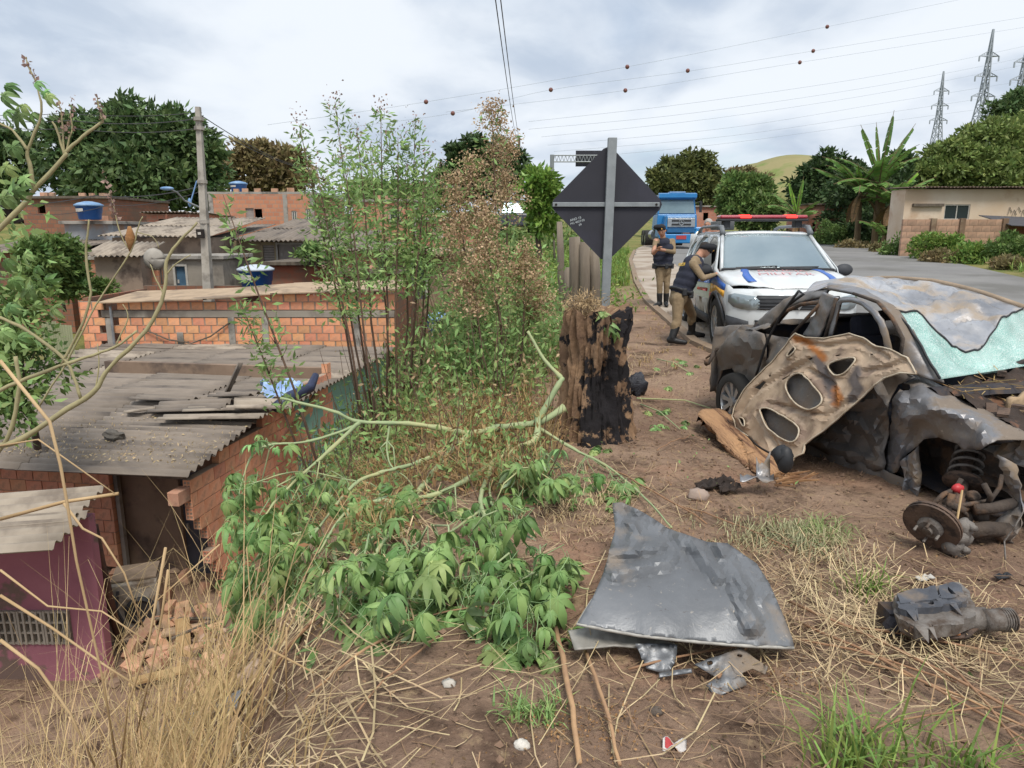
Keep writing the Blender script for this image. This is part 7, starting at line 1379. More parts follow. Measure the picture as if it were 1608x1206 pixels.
# ---- the fallen branch
FB = thing('fallen_branch', 'fallen green castor branch with wilted palmate leaves lying across the bank', 'branch', Vector((.3, 5.0, 0)))
M_LIMB = mat('pale_green_bark', '8c9c72', 'a0aa80', scale=5, rough=.75, bump=.15, bscale=40, c3='a8a878', s3=2.5, stretch=(1, 1, 1)); M_PET = mat('petiole', '7f9c6a', '93ac78', rough=.6, bump=0)
LIMBS = [([(886, 640, 5.25), (845, 663, 5.15), (780, 672, 5.05), (740, 680, 5.0), (690, 672, 4.95), (640, 665, 4.9), (565, 662, 4.8), (520, 645, 4.75), (440, 625, 4.7)], .028, .008), ([(565, 662, 4.8), (520, 705, 4.7), (480, 740, 4.6), (430, 790, 4.35), (400, 840, 4.1)], .016, .005), ([(560, 668, 4.8), (490, 692, 4.7), (420, 700, 4.6), (392, 722, 4.5), (372, 790, 4.4)], .010, .004), ([(740, 680, 5.0), (700, 718, 4.75), (665, 762, 4.4), (635, 800, 4.15), (590, 870, 3.8), (545, 930, 3.55)], .024, .006), ([(730, 690, 5.0), (660, 725, 4.75), (600, 742, 4.55), (555, 762, 4.35), (500, 830, 4.0), (440, 905, 3.75)], .018, .005),
 ([(845, 650, 5.15), (842, 688, 4.95), (818, 702, 4.85), (775, 727, 4.6), (735, 752, 4.4), (680, 778, 4.2), (600, 786, 4.05), (545, 802, 3.9), (500, 870, 3.7)], .026, .006), ([(775, 727, 4.6), (757, 770, 4.35), (757, 800, 4.2), (775, 835, 3.95), (800, 885, 3.6), (832, 950, 3.25)], .017, .005), ([(846, 672, 5.1), (900, 705, 4.85), (950, 730, 4.65), (1000, 770, 4.3), (1055, 828, 3.85)], .013, .005), ([(845, 660, 5.15), (878, 602, 5.2), (880, 592, 5.25), (855, 565, 5.4), (829, 520, 5.5)], .024, .010), ([(612, 665, 4.87), (608, 700, 4.8), (613, 730, 4.7), (640, 752, 4.55), (662, 790, 4.3)], .008, .003), ([(800, 700, 4.75), (772, 745, 4.5), (772, 790, 4.25), (790, 805, 4.15)], .010, .005), ([(812, 700, 4.85), (820, 740, 4.6), (806, 762, 4.5)], .009, .003), ([(545, 802, 3.9), (560, 830, 3.8), (640, 850, 3.7), (700, 920, 3.4)], .008, .003), ([(757, 800, 4.2), (690, 850, 3.8), (650, 890, 3.6), (620, 960, 3.3)], .009, .003), ([(800, 885, 3.6), (860, 910, 3.4), (925, 925, 3.2)], .007, .003), ([(480, 740, 4.6), (440, 745, 4.5), (395, 760, 4.4)], .006, .003), ([(500, 830, 4.0), (430, 850, 3.95), (385, 900, 3.85)], .007, .003)]
branch_pts = []
for pts, r0, r1 in LIMBS:
    P3 = []
    for x, y, Y in pts:
        p = px(x, y, Y); k = 0
        while p.z < gz(p.x, p.y)+.03+r0 and k < 60: Y -= .04; p = px(x, y, Y); k += 1
        P3.append(p)
    o = []
    for i in range(len(P3)-1):
        a0, a1, a2, a3 = P3[max(i-1, 0)], P3[i], P3[i+1], P3[min(i+2, len(P3)-1)]
        for k in range(5): t = k/5; o.append(.5*((2*a1)+(a2-a0)*t+(2*a0-5*a1+4*a2-a3)*t*t+(3*a1-a0-3*a2+a3)*t**3))
    o.append(P3[-1]); mb = MB(); mb.tube(o, [lerp(r0, r1, i/(len(o)-1))*(1+.10*math.sin(i*1.9)+(.22 if i % 5 == 0 else 0)) for i in range(len(o))], 8); mb.v = [(a+.006*nz(a*22, b*22, c*22), b, c+.006*nz(a*22, b*22, c*22+9)) for a, b, c in mb.v]; mb.build('limb', M_LIMB, FB, True); branch_pts += [(p, i/len(o)) for i, p in enumerate(o)]
lf_px = [(380, 860), (420, 800), (450, 900), (520, 850), (560, 930), (600, 860), (640, 920), (690, 870), (740, 930), (790, 860), (820, 960), (860, 900), (700, 800), (480, 780), (400, 740), (840, 760), (900, 770), (620, 780), (540, 760), (760, 820)]
for x, y in lf_px*2:
    x += U(-25, 25); y += U(-25, 25); g = rg(x, y); q = min((b for b, t in random.sample(branch_pts, 90)), key=lambda b: (b-g).length+.4*max(0, g.z+.15-b.z)*5); dg_ = g.y*CS-(g.z-1.6)*SN; e = pd(x, y, min(dg_-.08, q.y*CS-(q.z-1.6)*SN+U(-.2, .1)))
    if (e-q).length > 1.1: continue
    m1 = q.lerp(e, .35)+Vector((U(-.06, .06), U(-.04, .04), U(.03, .14))); m2 = q.lerp(e, .7)+Vector((U(-.06, .06), 0, U(.02, .12))); mb = MB(); mb.tube([q, m1, m2, e], [.0065, .0055, .0045, .003], 5); mb.build('twig', M_LIMB, FB, True); branch_pts += [(m1, .5), (m2, .7), (e, .9)]
mb = MB(); bj = px(846, 655, 5.12)
for k in range(12): d = Vector((U(-.6, .6), U(-.6, .2), U(.2, 1))).normalized(); mb.tube([bj+Vector((0, 0, -.02)), bj+d*U(.04, .10)], [.016, .002], 5)
mb.build('splintered_joint', mat('split_wood', 'b3a878', '8f7f4e', scale=14, rough=.8, bump=.4), FB)
CL = [(400, 810, 46, 80, 18), (380, 900, 36, 70, 18), (430, 850, 50, 60, 22), (470, 930, 50, 60, 20), (400, 950, 40, 50, 16), (440, 900, 60, 60, 16), (850, 725, 40, 24, 9), (880, 760, 30, 30, 7), (960, 850, 10, 10, 0), (700, 960, 60, 30, 10), (590, 830, 40, 40, 10), (370, 760, 22, 50, 7), (520, 880, 50, 60, 16), (590, 900, 50, 60, 22), (640, 940, 60, 60, 24), (690, 900, 50, 60, 16), (560, 960, 40, 40, 9), (740, 860, 50, 60, 14), (790, 800, 36, 50, 10), (850, 760, 50, 30, 10), (820, 745, 50, 30, 9), (760, 930, 50, 60, 18), (810, 900, 50, 50, 16), (870, 910, 50, 40, 16), (850, 960, 50, 50, 16), (820, 1020, 40, 36, 12), (900, 900, 30, 30, 7), (930, 760, 40, 26, 10), (980, 770, 30, 20, 6), (620, 800, 50, 50, 12), (540, 790, 60, 40, 12), (470, 770, 50, 40, 10), (690, 800, 30, 30, 6), (745, 800, 26, 40, 6), (480, 1010, 20, 20, 3), (650, 880, 60, 40, 10), (410, 700, 30, 20, 4), (650, 1000, 30, 16, 3)]
def scr(q): q = q-Vector((0, 0, 1.6)); f_ = q.y*CS-q.z*SN; return 804+1115*q.x/f_, 603-1115*(q.y*SN+q.z*CS)/f_
branch_px = [(b, b.y*CS-(b.z-1.6)*SN, *scr(b)) for b, t in branch_pts]
pet = MB(); nleaf = 0; extra = []
for cx_, cy_, sx_, sy_, n in CL:
    for _ in range(int(n*1.6)):
        x, y = random.gauss(cx_, sx_*.55), random.gauss(cy_, sy_*.55); y = min(y, 1042)
        if x > 905 and y > 800: continue
        g = rg(x, y); q, dq = min(((b, d_) for b, d_, xx, yy in random.sample(branch_px, 150) if yy < y+25), key=lambda bd: (scr(bd[0])[0]-x)**2+(scr(bd[0])[1]-y)**2*.4)
        dg_ = g.y*CS-(g.z-1.6)*SN; dep = min(dq+random.gauss(-.05, .16), dg_-.05); p = pd(x, y, dep)
        if (q-p).length > .95: continue
        nleaf += 1; tip = Vector((U(-1, 1), U(-1, 1), -U(-.1, .5))); face = Vector((U(-.35, .35), -U(-.1, .5), 1.0)); extra.append((p, U(.06, .15), tip, face))
        if random.random() < .45: continue
        mid = p.lerp(q, .5)+Vector((U(-.05, .05), U(-.03, .03), U(.0, .08))); pet.tube([p, p-tip.normalized()*.05+Vector((0, 0, .03)), mid, q], [.0014, .0016, .002, .002], 4, False)
random.shuffle(extra); mb = MB()
for a_ in extra[:290]: put_leaf(FB, *a_)
for p, s_, t_, f_ in extra[290:]:
    t_ = Vector(t_).normalized(); f_ = Vector(f_); f_ = (f_-t_*f_.dot(t_)).normalized(); R_ = Matrix((t_.cross(f_), t_, f_)).transposed(); me = random.choice(PAL); mb.add([p+R_ @ (v.co*s_) for v in me.vertices], [tuple(q.vertices) for q in me.polygons])
if mb.v: kind(mb.build('foliage', leafmat('wilted_foliage', '6f8d50', '8aa566', .25, .25), FB, True), 'stuff')
kind(pet.build('petioles', M_PET, FB, True), 'stuff')
for lab, pts in (('small broken leafy sprig beside the log near the wreck wheel', [(1020, 650), (1050, 648), (1068, 668), (1040, 672)]), ('grey green wilted sprig on the soil near the stump and the officer', [(1045, 578), (1065, 575), (1088, 582), (1070, 570)]), ('two torn leaves lying on top of the charred stump', [(955, 508), (962, 520), (948, 492)]), ('single torn leaf on the soil right of the stump', [(1043, 608)]), ('wilted leaf at the foot of the stump', [(938, 708), (948, 712)])):
    g = rg(*pts[0]) if 'on top' not in lab else px(955, 505, 5.4); T = thing('leafy_sprig', lab, 'leaves', g)
    for x, y in pts*3:
        p = rg(x+U(-14, 14), y+U(-6, 6))+Vector((0, 0, .02)) if 'on top' not in lab else px(x, y, 5.33)
        put_leaf(T, p, U(.07, .14), (U(-1, 1), U(-1, 1), -.15 if 'on top' not in lab else -.6), (U(-.3, .3), -.4, 1))
    if len(pts) > 3:
        mb = MB(); a = rg(pts[0][0]-14, pts[0][1]-12); b = rg(pts[2][0], pts[2][1]+8); mb.tube([a+Vector((0, 0, .02)), a.lerp(b, .5)+Vector((0, 0, .06)), b+Vector((0, 0, .01))], [.008, .004], 5); mb.build('stem', M_LIMB, T, True)
mb = MB(); a, b, c = rg(1000, 630), rg(1075, 633), rg(1118, 645); mb.tube([a+Vector((0, 0, .03)), b+Vector((0, 0, .03)), c+Vector((0, 0, .02))], [.009, .007, .005], 6); tag(mb.build('twig', M_LIMB, None, True), 'thin green twig lying between the stump and the log', 'twig')
# ---- grey panel on the ground
M_PANEL = wreckmat('scratched_panel_paint', '66686b', '787a7d', '82776c', .3, .46, .57, .70)
GO = [(962, 791), (976, 789), (1002, 800), (1050, 831), (1110, 852), (1142, 854), (1188, 886), (1208, 918), (1227, 962), (1243, 1002), (1246, 1016), (1180, 1013), (1100, 1007), (1000, 996), (907, 979), (930, 941), (948, 901), (958, 862), (966, 832)]
FOLD = [((955, 873), (1010, 866)), ((1010, 866), (1078, 843)), ((1000, 800), (985, 868)), ((1130, 862), (1165, 935)), ((1165, 935), (1180, 985)), ((1078, 843), (1130, 905)), ((965, 900), (1050, 880))]
def gmap(x, y):
    t = (1012-y)/222; z = .115+.15*t+.055*math.sin(min(1, max(0, t*1.25))*3.14)*(1-.4*abs((x-1075)/170)); d = min(segd((x, y), a, b) for a, b in FOLD); z += .036*max(0, 1-d/18)-.02*max(0, 1-segd((x, y), (1140, 880), (1178, 975))/9)
    z += .016*nz(x*.012, y*.012)+.036*(1-2*abs(nz(x*.03, y*.03, 3)))*sm(885, 850, y)*.8+.016*(1-2*abs(nz(x*.035, y*.03, 6)))*sm(1120, 1160, x)*sm(980, 930, y)-(.05*max(0, (x-1190)/55)); return pg(x, y, z)
GP = thing('torn_bonnet', 'bent dark grey car bonnet panel lying on straw in the foreground', 'car panel', pg(1080, 1000, 0)); sheet('skin', GO, [], 7, gmap, M_PANEL, GP, .004); sharpen(GP.children[0].data, 10)
mb = MB(); e_ = [gmap(x, y)-Vector((0, 0, .004)) for x, y in dens(GO[10:16], 20)]; mb.tube(e_, .007, 6); mb.build('rim', mat('chipped_edge', 'b3b0a8', '8f8c86', scale=20, rough=.6, bump=.1), GP, True)
M_BRKT = wreckmat('bracket_steel', '66686b', '7d7f82', '7f7060', .5, .45, .5, .64)
def flat_bit(lab, po, ho, z, tilt=0, m=None, cat='car part', name='broken_bracket'):
    cx_ = sum(p[0] for p in po)/len(po); cy_ = sum(p[1] for p in po)/len(po); f = lambda x, y: pg(x, y, z+tilt*(cy_-y)*.001+.012*nz(x*.06, y*.06)+gz(*pg(cx_, cy_, 0).xy)); return tag(sheet(name, po, ho, 7, f, m or M_BRKT, None, .006), lab, cat)
flat_bit('flat steel bracket with rust spots in front of the grey panel', [(1090, 1044), (1125, 1032), (1162, 1018), (1206, 1048), (1202, 1060), (1181, 1051), (1165, 1058), (1172, 1076), (1123, 1097), (1109, 1076), (1125, 1065)], [rounded([(1110, 1040), (1118, 1038), (1119, 1043), (1111, 1045)], 1), rounded([(1158, 1027), (1166, 1029), (1163, 1034), (1156, 1031)], 1)], .05, 1.2)
flat_bit('narrow grey metal strip beside the steel bracket', [(1034, 1058), (1086, 1050), (1087, 1057), (1035, 1065)], [], .03, .8)
flat_bit('pale torn plate sticking out under the left end of the grey panel', [(892, 992), (940, 984), (1000, 998), (1060, 1012), (1020, 1020), (965, 1016), (903, 1022)], [], .06, .6, mat('pale_plate', '9b9890', '7f7b74', scale=5, rough=.6, metal=.2, bump=.2))
flat_bit('grey steel foot sticking out below the grey panel', [(997, 1010), (1064, 1012), (1060, 1040), (1048, 1060), (1015, 1050)], [], .05, 1.6)
# ---- broken black assembly on the right
BA = thing('broken_car_part', 'broken dark plastic and metal car part with a pipe end lying in the straw', 'car part', rg(1480, 1000)); bz_ = lambda x, y, z: pg(x, y, z)
f_ = lambda z, t=0: (lambda x, y: pg(x, y, z+t*(1000-y)*.001+.006*nz(x*.08, y*.08)))
M_PLA = mat('weathered_black_plastic', '3f4147', '51545b', scale=8, rough=.6, bump=.2, bscale=30, c3='6b6056', s3=6)
sheet('tray', [(1400, 952), (1420, 944), (1502, 930), (1514, 938), (1532, 984), (1500, 998), (1440, 1006), (1412, 990)], [], 5, f_(.075, .2), M_ROAD, BA, .05, smooth=False); sheet('top_cover', [(1408, 944), (1462, 931), (1496, 926), (1506, 930), (1513, 946), (1440, 957), (1412, 960)], [[(1466, 930), (1472, 929), (1476, 945), (1470, 947)], [(1485, 927), (1488, 927), (1494, 943), (1490, 944)]], 4, f_(.115, .3), M_PLA, BA, .035, smooth=False); sheet('front_wall', [(1406, 961), (1514, 949), (1517, 960), (1470, 969), (1420, 974), (1411, 970)], [rounded([(1454, 956), (1464, 955), (1467, 964), (1457, 966)], 2)], 4, f_(.105, .2), M_PLA, BA, .045, smooth=False)
for k in range(2): sheet('rib', [(1425, 978+12*k), (1505, 968+11*k), (1507, 972+11*k), (1427, 983+12*k)], [], 6, f_(.092, 0), M_RUSTD, BA, .03, smooth=False)
mb = MB(); mb.tube([bz_(1505, 972, .085), bz_(1548, 972, .085)], [.05, .046], 14); mb.build('barrel', M_ROAD, BA, True); mb = MB(); mb.tube([bz_(1546, 974, .095), bz_(1589, 973, .095)], [.045, .043], 14)
for k in range(5): mb.ring(bz_(1572+4*k, 973.5, .095), bz_(1600, 973, .095)-bz_(1546, 974, .095), .044, .004, 14, 4)
mb.build('pipe_end', M_ROAD, BA, True); sheet('lower_plate', [(1432, 995), (1500, 985), (1536, 990), (1520, 1004), (1470, 1006), (1440, 1010)], [], 6, f_(.05, 1.0), M_RUSTD, BA, .012)
mb = MB(); mb.grid(lambda u, v: pg(lerp(1474, 1508, u), lerp(986, 998, v), .085-.02*v+.004*nz(u*9, v*9)), 8, 5); mb.build('rust_patch', mat('orange_rust', '8f5a34', 'a0683e', scale=20, rough=.9, bump=.4), BA, thick=.004); mb = MB(); mb.box(bz_(1398, 968, .05), (.06, .1, .08)); mb.ball(bz_(1404, 985, .04), .04, 8, 6, .5, 3); mb.build('broken_end', M_INT, BA); mb = MB(); mb.add([bz_(1484, 952, .145), bz_(1500, 941, .15), bz_(1506, 950, .145)], [(0, 1, 2)]); mb.build('yellow_sticker', mat('yellow_sticker', 'c9b97a', rough=.7, bump=0), BA, thick=.003)
# ---- split log, stones and small finds
LG = thing('log', 'split orange log lying between the soil and the wreck rear wheel', 'log', rg(1150, 700)); a, b = rg(1115, 660), rg(1212, 745)
def lmap(x, y):
    t = segd((x, y), (1108, 660), (1208, 748)); g = rg(1155, 705).z; z = g+.10-.003*t-.012*abs(nz((x-y)*.07, (x+y)*.006))-.03*max(0, 1-segd((x, y), (1135, 668), (1190, 742))/3); return pg(x, y, z)
sheet('trunk', [(1099, 660), (1104, 652), (1128, 650), (1150, 660), (1172, 690), (1196, 716), (1222, 738), (1228, 752), (1212, 750), (1202, 758), (1190, 744), (1170, 738), (1142, 712), (1126, 684), (1112, 676)], [], 3.2, lmap, mat('split_orange_wood', 'a07a5a', 'b88f68', scale=3, rough=.95, bump=1, bscale=14, c3='6b4a36', s3=2.2, stretch=(6, .55, 3)), LG, .06)
mb = MB(); crk = [a.lerp(b, t)+Vector((.02*math.sin(t*14)+.03, -.05, .103+.012*math.sin(t*9))) for t in [i/16 for i in range(4, 16)]]; mb.tube(crk, .008, 4); mb.build('crack', M_DARK, LG); mb = MB()
for k in range(26): p = rg(1225+random.gauss(0, 16), 757+random.gauss(0, 7)); d = Vector((U(.2, 1), U(-1, .2), U(0, .25))).normalized(); mb.tube([p+Vector((0, 0, .02)), p+d*U(.06, .16)+Vector((0, 0, .03))], [.012, .003], 4)
kind(mb.build('splinters', mat('splinter_wood', 'a07a54', '7d5a40', scale=8, rough=.9, bump=.2), LG), 'stuff')
for x, y, r, lab, c in [(1097, 783, .055, 'pinkish stone on the soil in front of the log', '9c8a7e'), (921, 690, .10, 'reddish stone at the foot of the charred stump', '8f6a55'), (1470, 640, .0, '', ''), (1030, 1120, .02, 'small dark pebble near the long sticks', '5a5048'), (820, 1173, .022, 'small white pebble at the bottom edge', 'c9c4ba'), (1265, 905, .03, 'tan stone below the wreck disc', '8d7a66'), (705, 1076, .02, 'whitish pebble left of the long pale stick', 'b8b2a8'), (1320, 880, .0, '', ''), (1590, 912, .0, '', '')]:
    if r: mb = MB(); mb.ball(rg(x, y)+Vector((0, 0, r*.35)), (r*1.25, r, r*.75), 12, 8, .45, x); tag(mb.build('stone', mat('stone', c, c, rough=.95, bump=.4), None, True), lab, 'stone')
mb = MB()
for k in range(30): p = rg(998, 620)+Vector((U(-.06, .06), U(-.05, .05), U(.03, .15))); d = Vector((U(-1, 1), U(-1, 1), U(.1, 1))).normalized(); mb.tube([p, p+d*U(.05, .10)], [.012, .002], 4)
mb.ball(rg(998, 620)+Vector((0, 0, .09)), (.10, .08, .14), 16, 12, .9, 8); tag(mb.build('burnt_bundle', mat('burnt_plastic', '1d1e24', '34363f', scale=14, rough=.45, bump=.7), None, True), 'burnt black plastic bundle lying right of the charred stump', 'bundle')
mb = MB(); 
for x, y in ((1120, 768), (1108, 770), (1145, 775), (1135, 765)): p = rg(x, y)+Vector((0, 0, .03)); mb.grid(lambda u, v: p+Vector(((u-.5)*.12, (v-.5)*.1, .05*nz(u*4+x, v*4)+.03*u)), 5, 5)
kind(mb.build('bark_flakes', M_BARKD, thick=.008), 'stuff')
mb = MB(); mb.grid(lambda u, v: rg(lerp(1040, 1077, u), lerp(1166, 1180, v)+4*u)+Vector((0, 0, .012+.012*math.sin(u*9+v*4))), 10, 5); wr_ = tag(mb.build('wrapper', mat('white_wrapper', 'c9c4c0', 'b3adaa', rough=.6, bump=.1), None, True, thick=.002), 'crumpled white and red wrapper near the bottom edge', 'wrapper'); mb = MB(); mb.grid(lambda u, v: rg(lerp(1044, 1062, u), lerp(1169, 1177, v)+4*u)+Vector((0, 0, .0175+.012*math.sin(u*4.4+.9+v*3))), 6, 3); mb.build('print', M_REDP, wr_, True)
mb = MB(); a, b = rg(250, 1158), rg(382, 1118); mb.grid(lambda u, v: a.lerp(b, u)+Vector((.0, .05*math.cos(v*3.3), .05+.055*math.sin(v*3.3)+.01*nz(u*7, v*3))), 16, 8); tag(mb.build('bumper_piece', wreckmat('chrome_strip', '8d939a', 'a8aeb4', '6f655c', .7, .3, .55, .68), None, True, thick=.006), 'bent shiny grey bumper strip in the dry grass at lower left', 'car part')
for x, y, lab in ((1578, 912, 'small black plastic scrap at the right edge of the soil'), (1455, 915, 'small white paper scrap above the broken car part')):
    mb = MB(); g = rg(x, y); mb.grid(lambda u, v: g+Vector(((u-.5)*.09, (v-.5)*.04+.03*u, .02+.02*nz(u*4, v*4, x))), 5, 4); tag(mb.build('scrap', M_BLK if 'black' in lab else M_FRAME, thick=.004), lab, 'scrap')
# ---- long sticks, each one a thing
STK = [((874, 998), (912, 1215), .012, 'thick pale stick running down to the bottom edge left of centre'), ((920, 1035), (974, 1215), .008, 'thinner reddish stick beside the thick pale one'), ((1128, 1075), (1245, 968), .006, 'brown stalk running from the bracket up to the panel corner'), ((985, 1062), (1225, 1020), .005, 'long thin stalk crossing below the bracket'), ((1235, 955), (1608, 1138), .007, 'long brown stalk from the grey panel to the right edge'), ((1250, 985), (1608, 1175), .006, 'long brown stalk just below the first one at right'), ((1300, 990), (1608, 1050), .006, 'straight stalk running right below the black car part'), ((1340, 1045), (1608, 1155), .005, 'pale stalk in the lower right straw'), ((1235, 1010), (1500, 1085), .005, 'thin stalk from the panel corner to the lower right'), ((1455, 1015), (1608, 1200), .005, 'stalk slanting down to the bottom right corner'), ((1060, 800), (1240, 870), .005, 'dark stalk behind the top of the grey panel'), ((940, 735), (1110, 830), .006, 'dark twig running behind the grey panel towards the stump'), ((545, 935), (430, 1060), .010, 'thick brown stalk lying on the bank left of the leaves'), ((610, 1010), (480, 1110), .006, 'pale stalk on the bank below the leaves'), ((640, 985), (905, 945), .004, 'straw stalk lying right below the hanging leaves'), ((690, 1008), (560, 1130), .005, 'thin stalk in the middle of the bank slope'), ((1030, 712), (1088, 690), .004, 'short dark twig on the bare soil beside the log'), ((1350, 1160), (1590, 1120), .004, 'thin stalk crossing the lower right grass tuft')]
for p, q, r, lab in STK:
    n = 8; pts = []
    for i in range(n+1): t = i/n; g = rg(lerp(p[0], q[0], t)+U(-2.5, 2.5), min(1300, lerp(p[1], q[1], t)+U(-1.5, 1.5))); pts.append(g+Vector((0, 0, r+.025+.02*math.sin(t*3.14))))
    mb = MB(); mb.tube(pts, [r, r*.75], 6); tag(mb.build('dry_stalk', mat('stalk_bark', 'b08d68' if 'pale' in lab or 'straw' in lab else '8f6c50', '96755a', scale=9, rough=.85, bump=.2), None, True), lab, 'stalk', 'dry stalks on the ground')
# ---- straw, clods and litter
def straw_field(name, pts, l0, l1, w, m, ang=None, spread=3.2, lift=.02):
    n = len(pts); Q = []
    for (x, y) in pts:
        a = U(0, 6.28) if ang is None else random.gauss(ang, spread); l = U(l0, l1); d = Vector((math.cos(a), math.sin(a))); s_ = Vector((-d.y, d.x))*w*U(.6, 1.4)*.5; b = U(-.12, .12)*l; P_ = []; lz = U(.004, lift)
        for k in range(4): t = k/3-.5; X, Y = x+d.x*l*t-d.y*b*(1-4*t*t), y+d.y*l*t+d.x*b*(1-4*t*t); P_.append(Vector((X, Y, gz(X, Y)+lz+(U(0, lift) if k in (0, 3) else 0))))
        for k in range(3): a_, b_ = P_[k], P_[k+1]; Q.append([a_-s_.to_3d(), a_+s_.to_3d(), b_+s_.to_3d()+Vector((0, 0, w*.3)), b_-s_.to_3d()+Vector((0, 0, w*.3))])
    return kind(np_quads(name, Q, m), 'stuff')
M_STR2 = mat('brown_straw', '94795a', '7a634c', scale=3, rough=.85, bump=0, island=.35, hue=.015); M_STR3 = mat('pale_straw', 'c2ae88', 'a08a68', scale=3, rough=.8, bump=0, island=.3, hue=.012)
def gauss_pts(cx_, cy_, sx_, sy_, n): return np.stack([RNG.normal(cx_, sx_, n), RNG.normal(cy_, sy_, n)], 1)
straw_field('straw', scatter(-1.2, 2.4, 1.6, 7.5, 2700, lambda x, y: x > crest(y)-.6), .04, .18, .003, M_STR2)
straw_field('straw', scatter(-.2, 2.8, 1.6, 4.0, 260), .05, .3, .0025, M_STR3)
for cx_, cy_, sx_, sy_, n, l, m in [(1.35, 2.75, .28, .22, 420, .35, M_STR3), (1.75, 2.45, .35, .25, 360, .45, M_STR3), (1.25, 3.35, .22, .28, 380, .22, M_STR2), (1.55, 3.15, .2, .2, 260, .3, M_STR3), (.5, 4.2, .3, .25, 320, .22, M_STR3), (.9, 2.45, .35, .15, 200, .3, M_STR3), (2.3, 2.6, .3, .3, 220, .4, M_STR2), (1.3, 8.7, .5, .8, 420, .3, M_STR3), (1.1, 2.05, .4, .2, 160, .4, M_STR2)]:
    pts = gauss_pts(cx_, cy_, sx_, sy_, n); straw_field('straw', pts[:int(n*.6)], l*.25, l, .0032, m, None, lift=.06)
straw_field('straw', scatter(-2.6, -.4, 1.7, 4.2, 900, lambda x, y: x < crest(y)+.25), .15, .7, .005, M_STR3, 2.5, .55, .07)
straw_field('straw', scatter(-3.4, -.4, 3.0, 6.2, 700, lambda x, y: x < crest(y)+.2), .1, .5, .004, M_STR2, 2.4, .8, .06)
straw_field('straw', scatter(-1.2, .6, 1.6, 3.2, 90), .15, .6, .004, M_STR3, .6, .5, .05)
blades('dry_grass_tuft', gauss_pts(1.45, 3.5, .16, .12, 70), .24, .0028, leafmat('hay', 'b0a680', '9a9c78', .3, .2), 2.2, 7, 1.6)
blades('dry_grass_tuft', gauss_pts(1.7, 3.6, .1, .1, 34), .2, .003, leafmat('green_hay', '8a9a60', '7a8c58', .3, .2), 1.6, 6, 1.2)
L_LIT = mat('leaf_litter', '8d7458', '6a5543', scale=3, rough=.95, bump=0, island=.4, hue=.01)
kind(np_quads('leaf_litter', leaf_quads(np.array([on(x, y, U(.004, .02)) for x, y in np.concatenate([scatter(-1.2, 2.8, 1.6, 8.5, 3600, lambda x, y: x > crest(y)-.4), gauss_pts(1.3, 2.9, .5, .5, 900)])]), .022, .45, np.array([0, 0, -.1])*1.0), L_LIT), 'stuff')
straw_field('straw', scatter(-7, -2.4, 4.0, 8.2, 700), .15, .6, .008, M_STR3); tall_pts = scatter(-3.4, -1.5, 2.0, 4.6, 300)
def pxs(x0, x1, y0, y1, n): return np.array([rg(U(x0, x1), U(y0, y1)).xy for _ in range(n)])
sl_ = np.concatenate([pxs(440, 860, 650, 780, 230), pxs(430, 620, 740, 860, 80), pxs(700, 880, 640, 720, 80)]); undergrowth('undergrowth', sl_[::5], .3, .05, 40, L_DRYL, .12); undergrowth('undergrowth', sl_[::5], .35, .055, 40, L_WEED, .1); blades('dry_grass', sl_, .38, .0032, M_STRAW, 1.1, 9, .6)
blades('dry_grass', pxs(985, 1120, 480, 580, 60), .2, .004, M_STRAW, 1.6, 7, 1.0); blades('dry_grass', pxs(780, 950, 780, 850, 40), .16, .003, M_STR3, 2.0, 7, 1.4)
mb = MB()
for g in pxs(450, 870, 640, 800, 90): p = on(g[0], g[1]); h = U(.2, .8); q = p+Vector((U(-.5, .5)*h, U(-.3, .2)*h, h)); mb.tube([p, p.lerp(q, .5)+Vector((U(-.04, .04), 0, 0)), q], [.005, .004, .0015], 4, False)
kind(mb.build('dry_stems', M_WSTEM), 'stuff')
kind(np_quads('roof_litter', leaf_quads(np.array([A(U(-3.6, .1), v_, roofz(v_)+U(.0, .035)) for v_ in [abs(random.gauss(0, .8)) for _ in range(900)] if v_ < 2.4]), .05, .3), M_STR3), 'stuff')
# clods
pts = np.concatenate([scatter(-1.0, 2.6, 1.6, 6.5, 3000, lambda x, y: x > crest(y)-.3), scatter(-3.4, -.4, 2.0, 6.0, 700, lambda x, y: x < crest(y))]); vs = []; fs = []
for x, y in pts:
    r = .004+.016*random.random()**4; z = gz(x, y)+r*.3; b = len(vs); k = [U(.6, 1.3) for _ in range(6)]; vs += [(x+r*k[0], y, z), (x-r*k[1], y, z), (x, y+r*k[2], z), (x, y-r*k[3], z), (x, y, z+r*k[4]), (x, y, z-r)]; fs += [(b, b+2, b+4), (b+2, b+1, b+4), (b+1, b+3, b+4), (b+3, b, b+4)]
me = bpy.data.meshes.new('clods'); me.from_pydata(vs, [], fs); kind(link('soil_clods', me, mat('clod', '6b5444', '8d7562', scale=1.5, rough=.95, bump=.2, island=.3)), 'stuff')
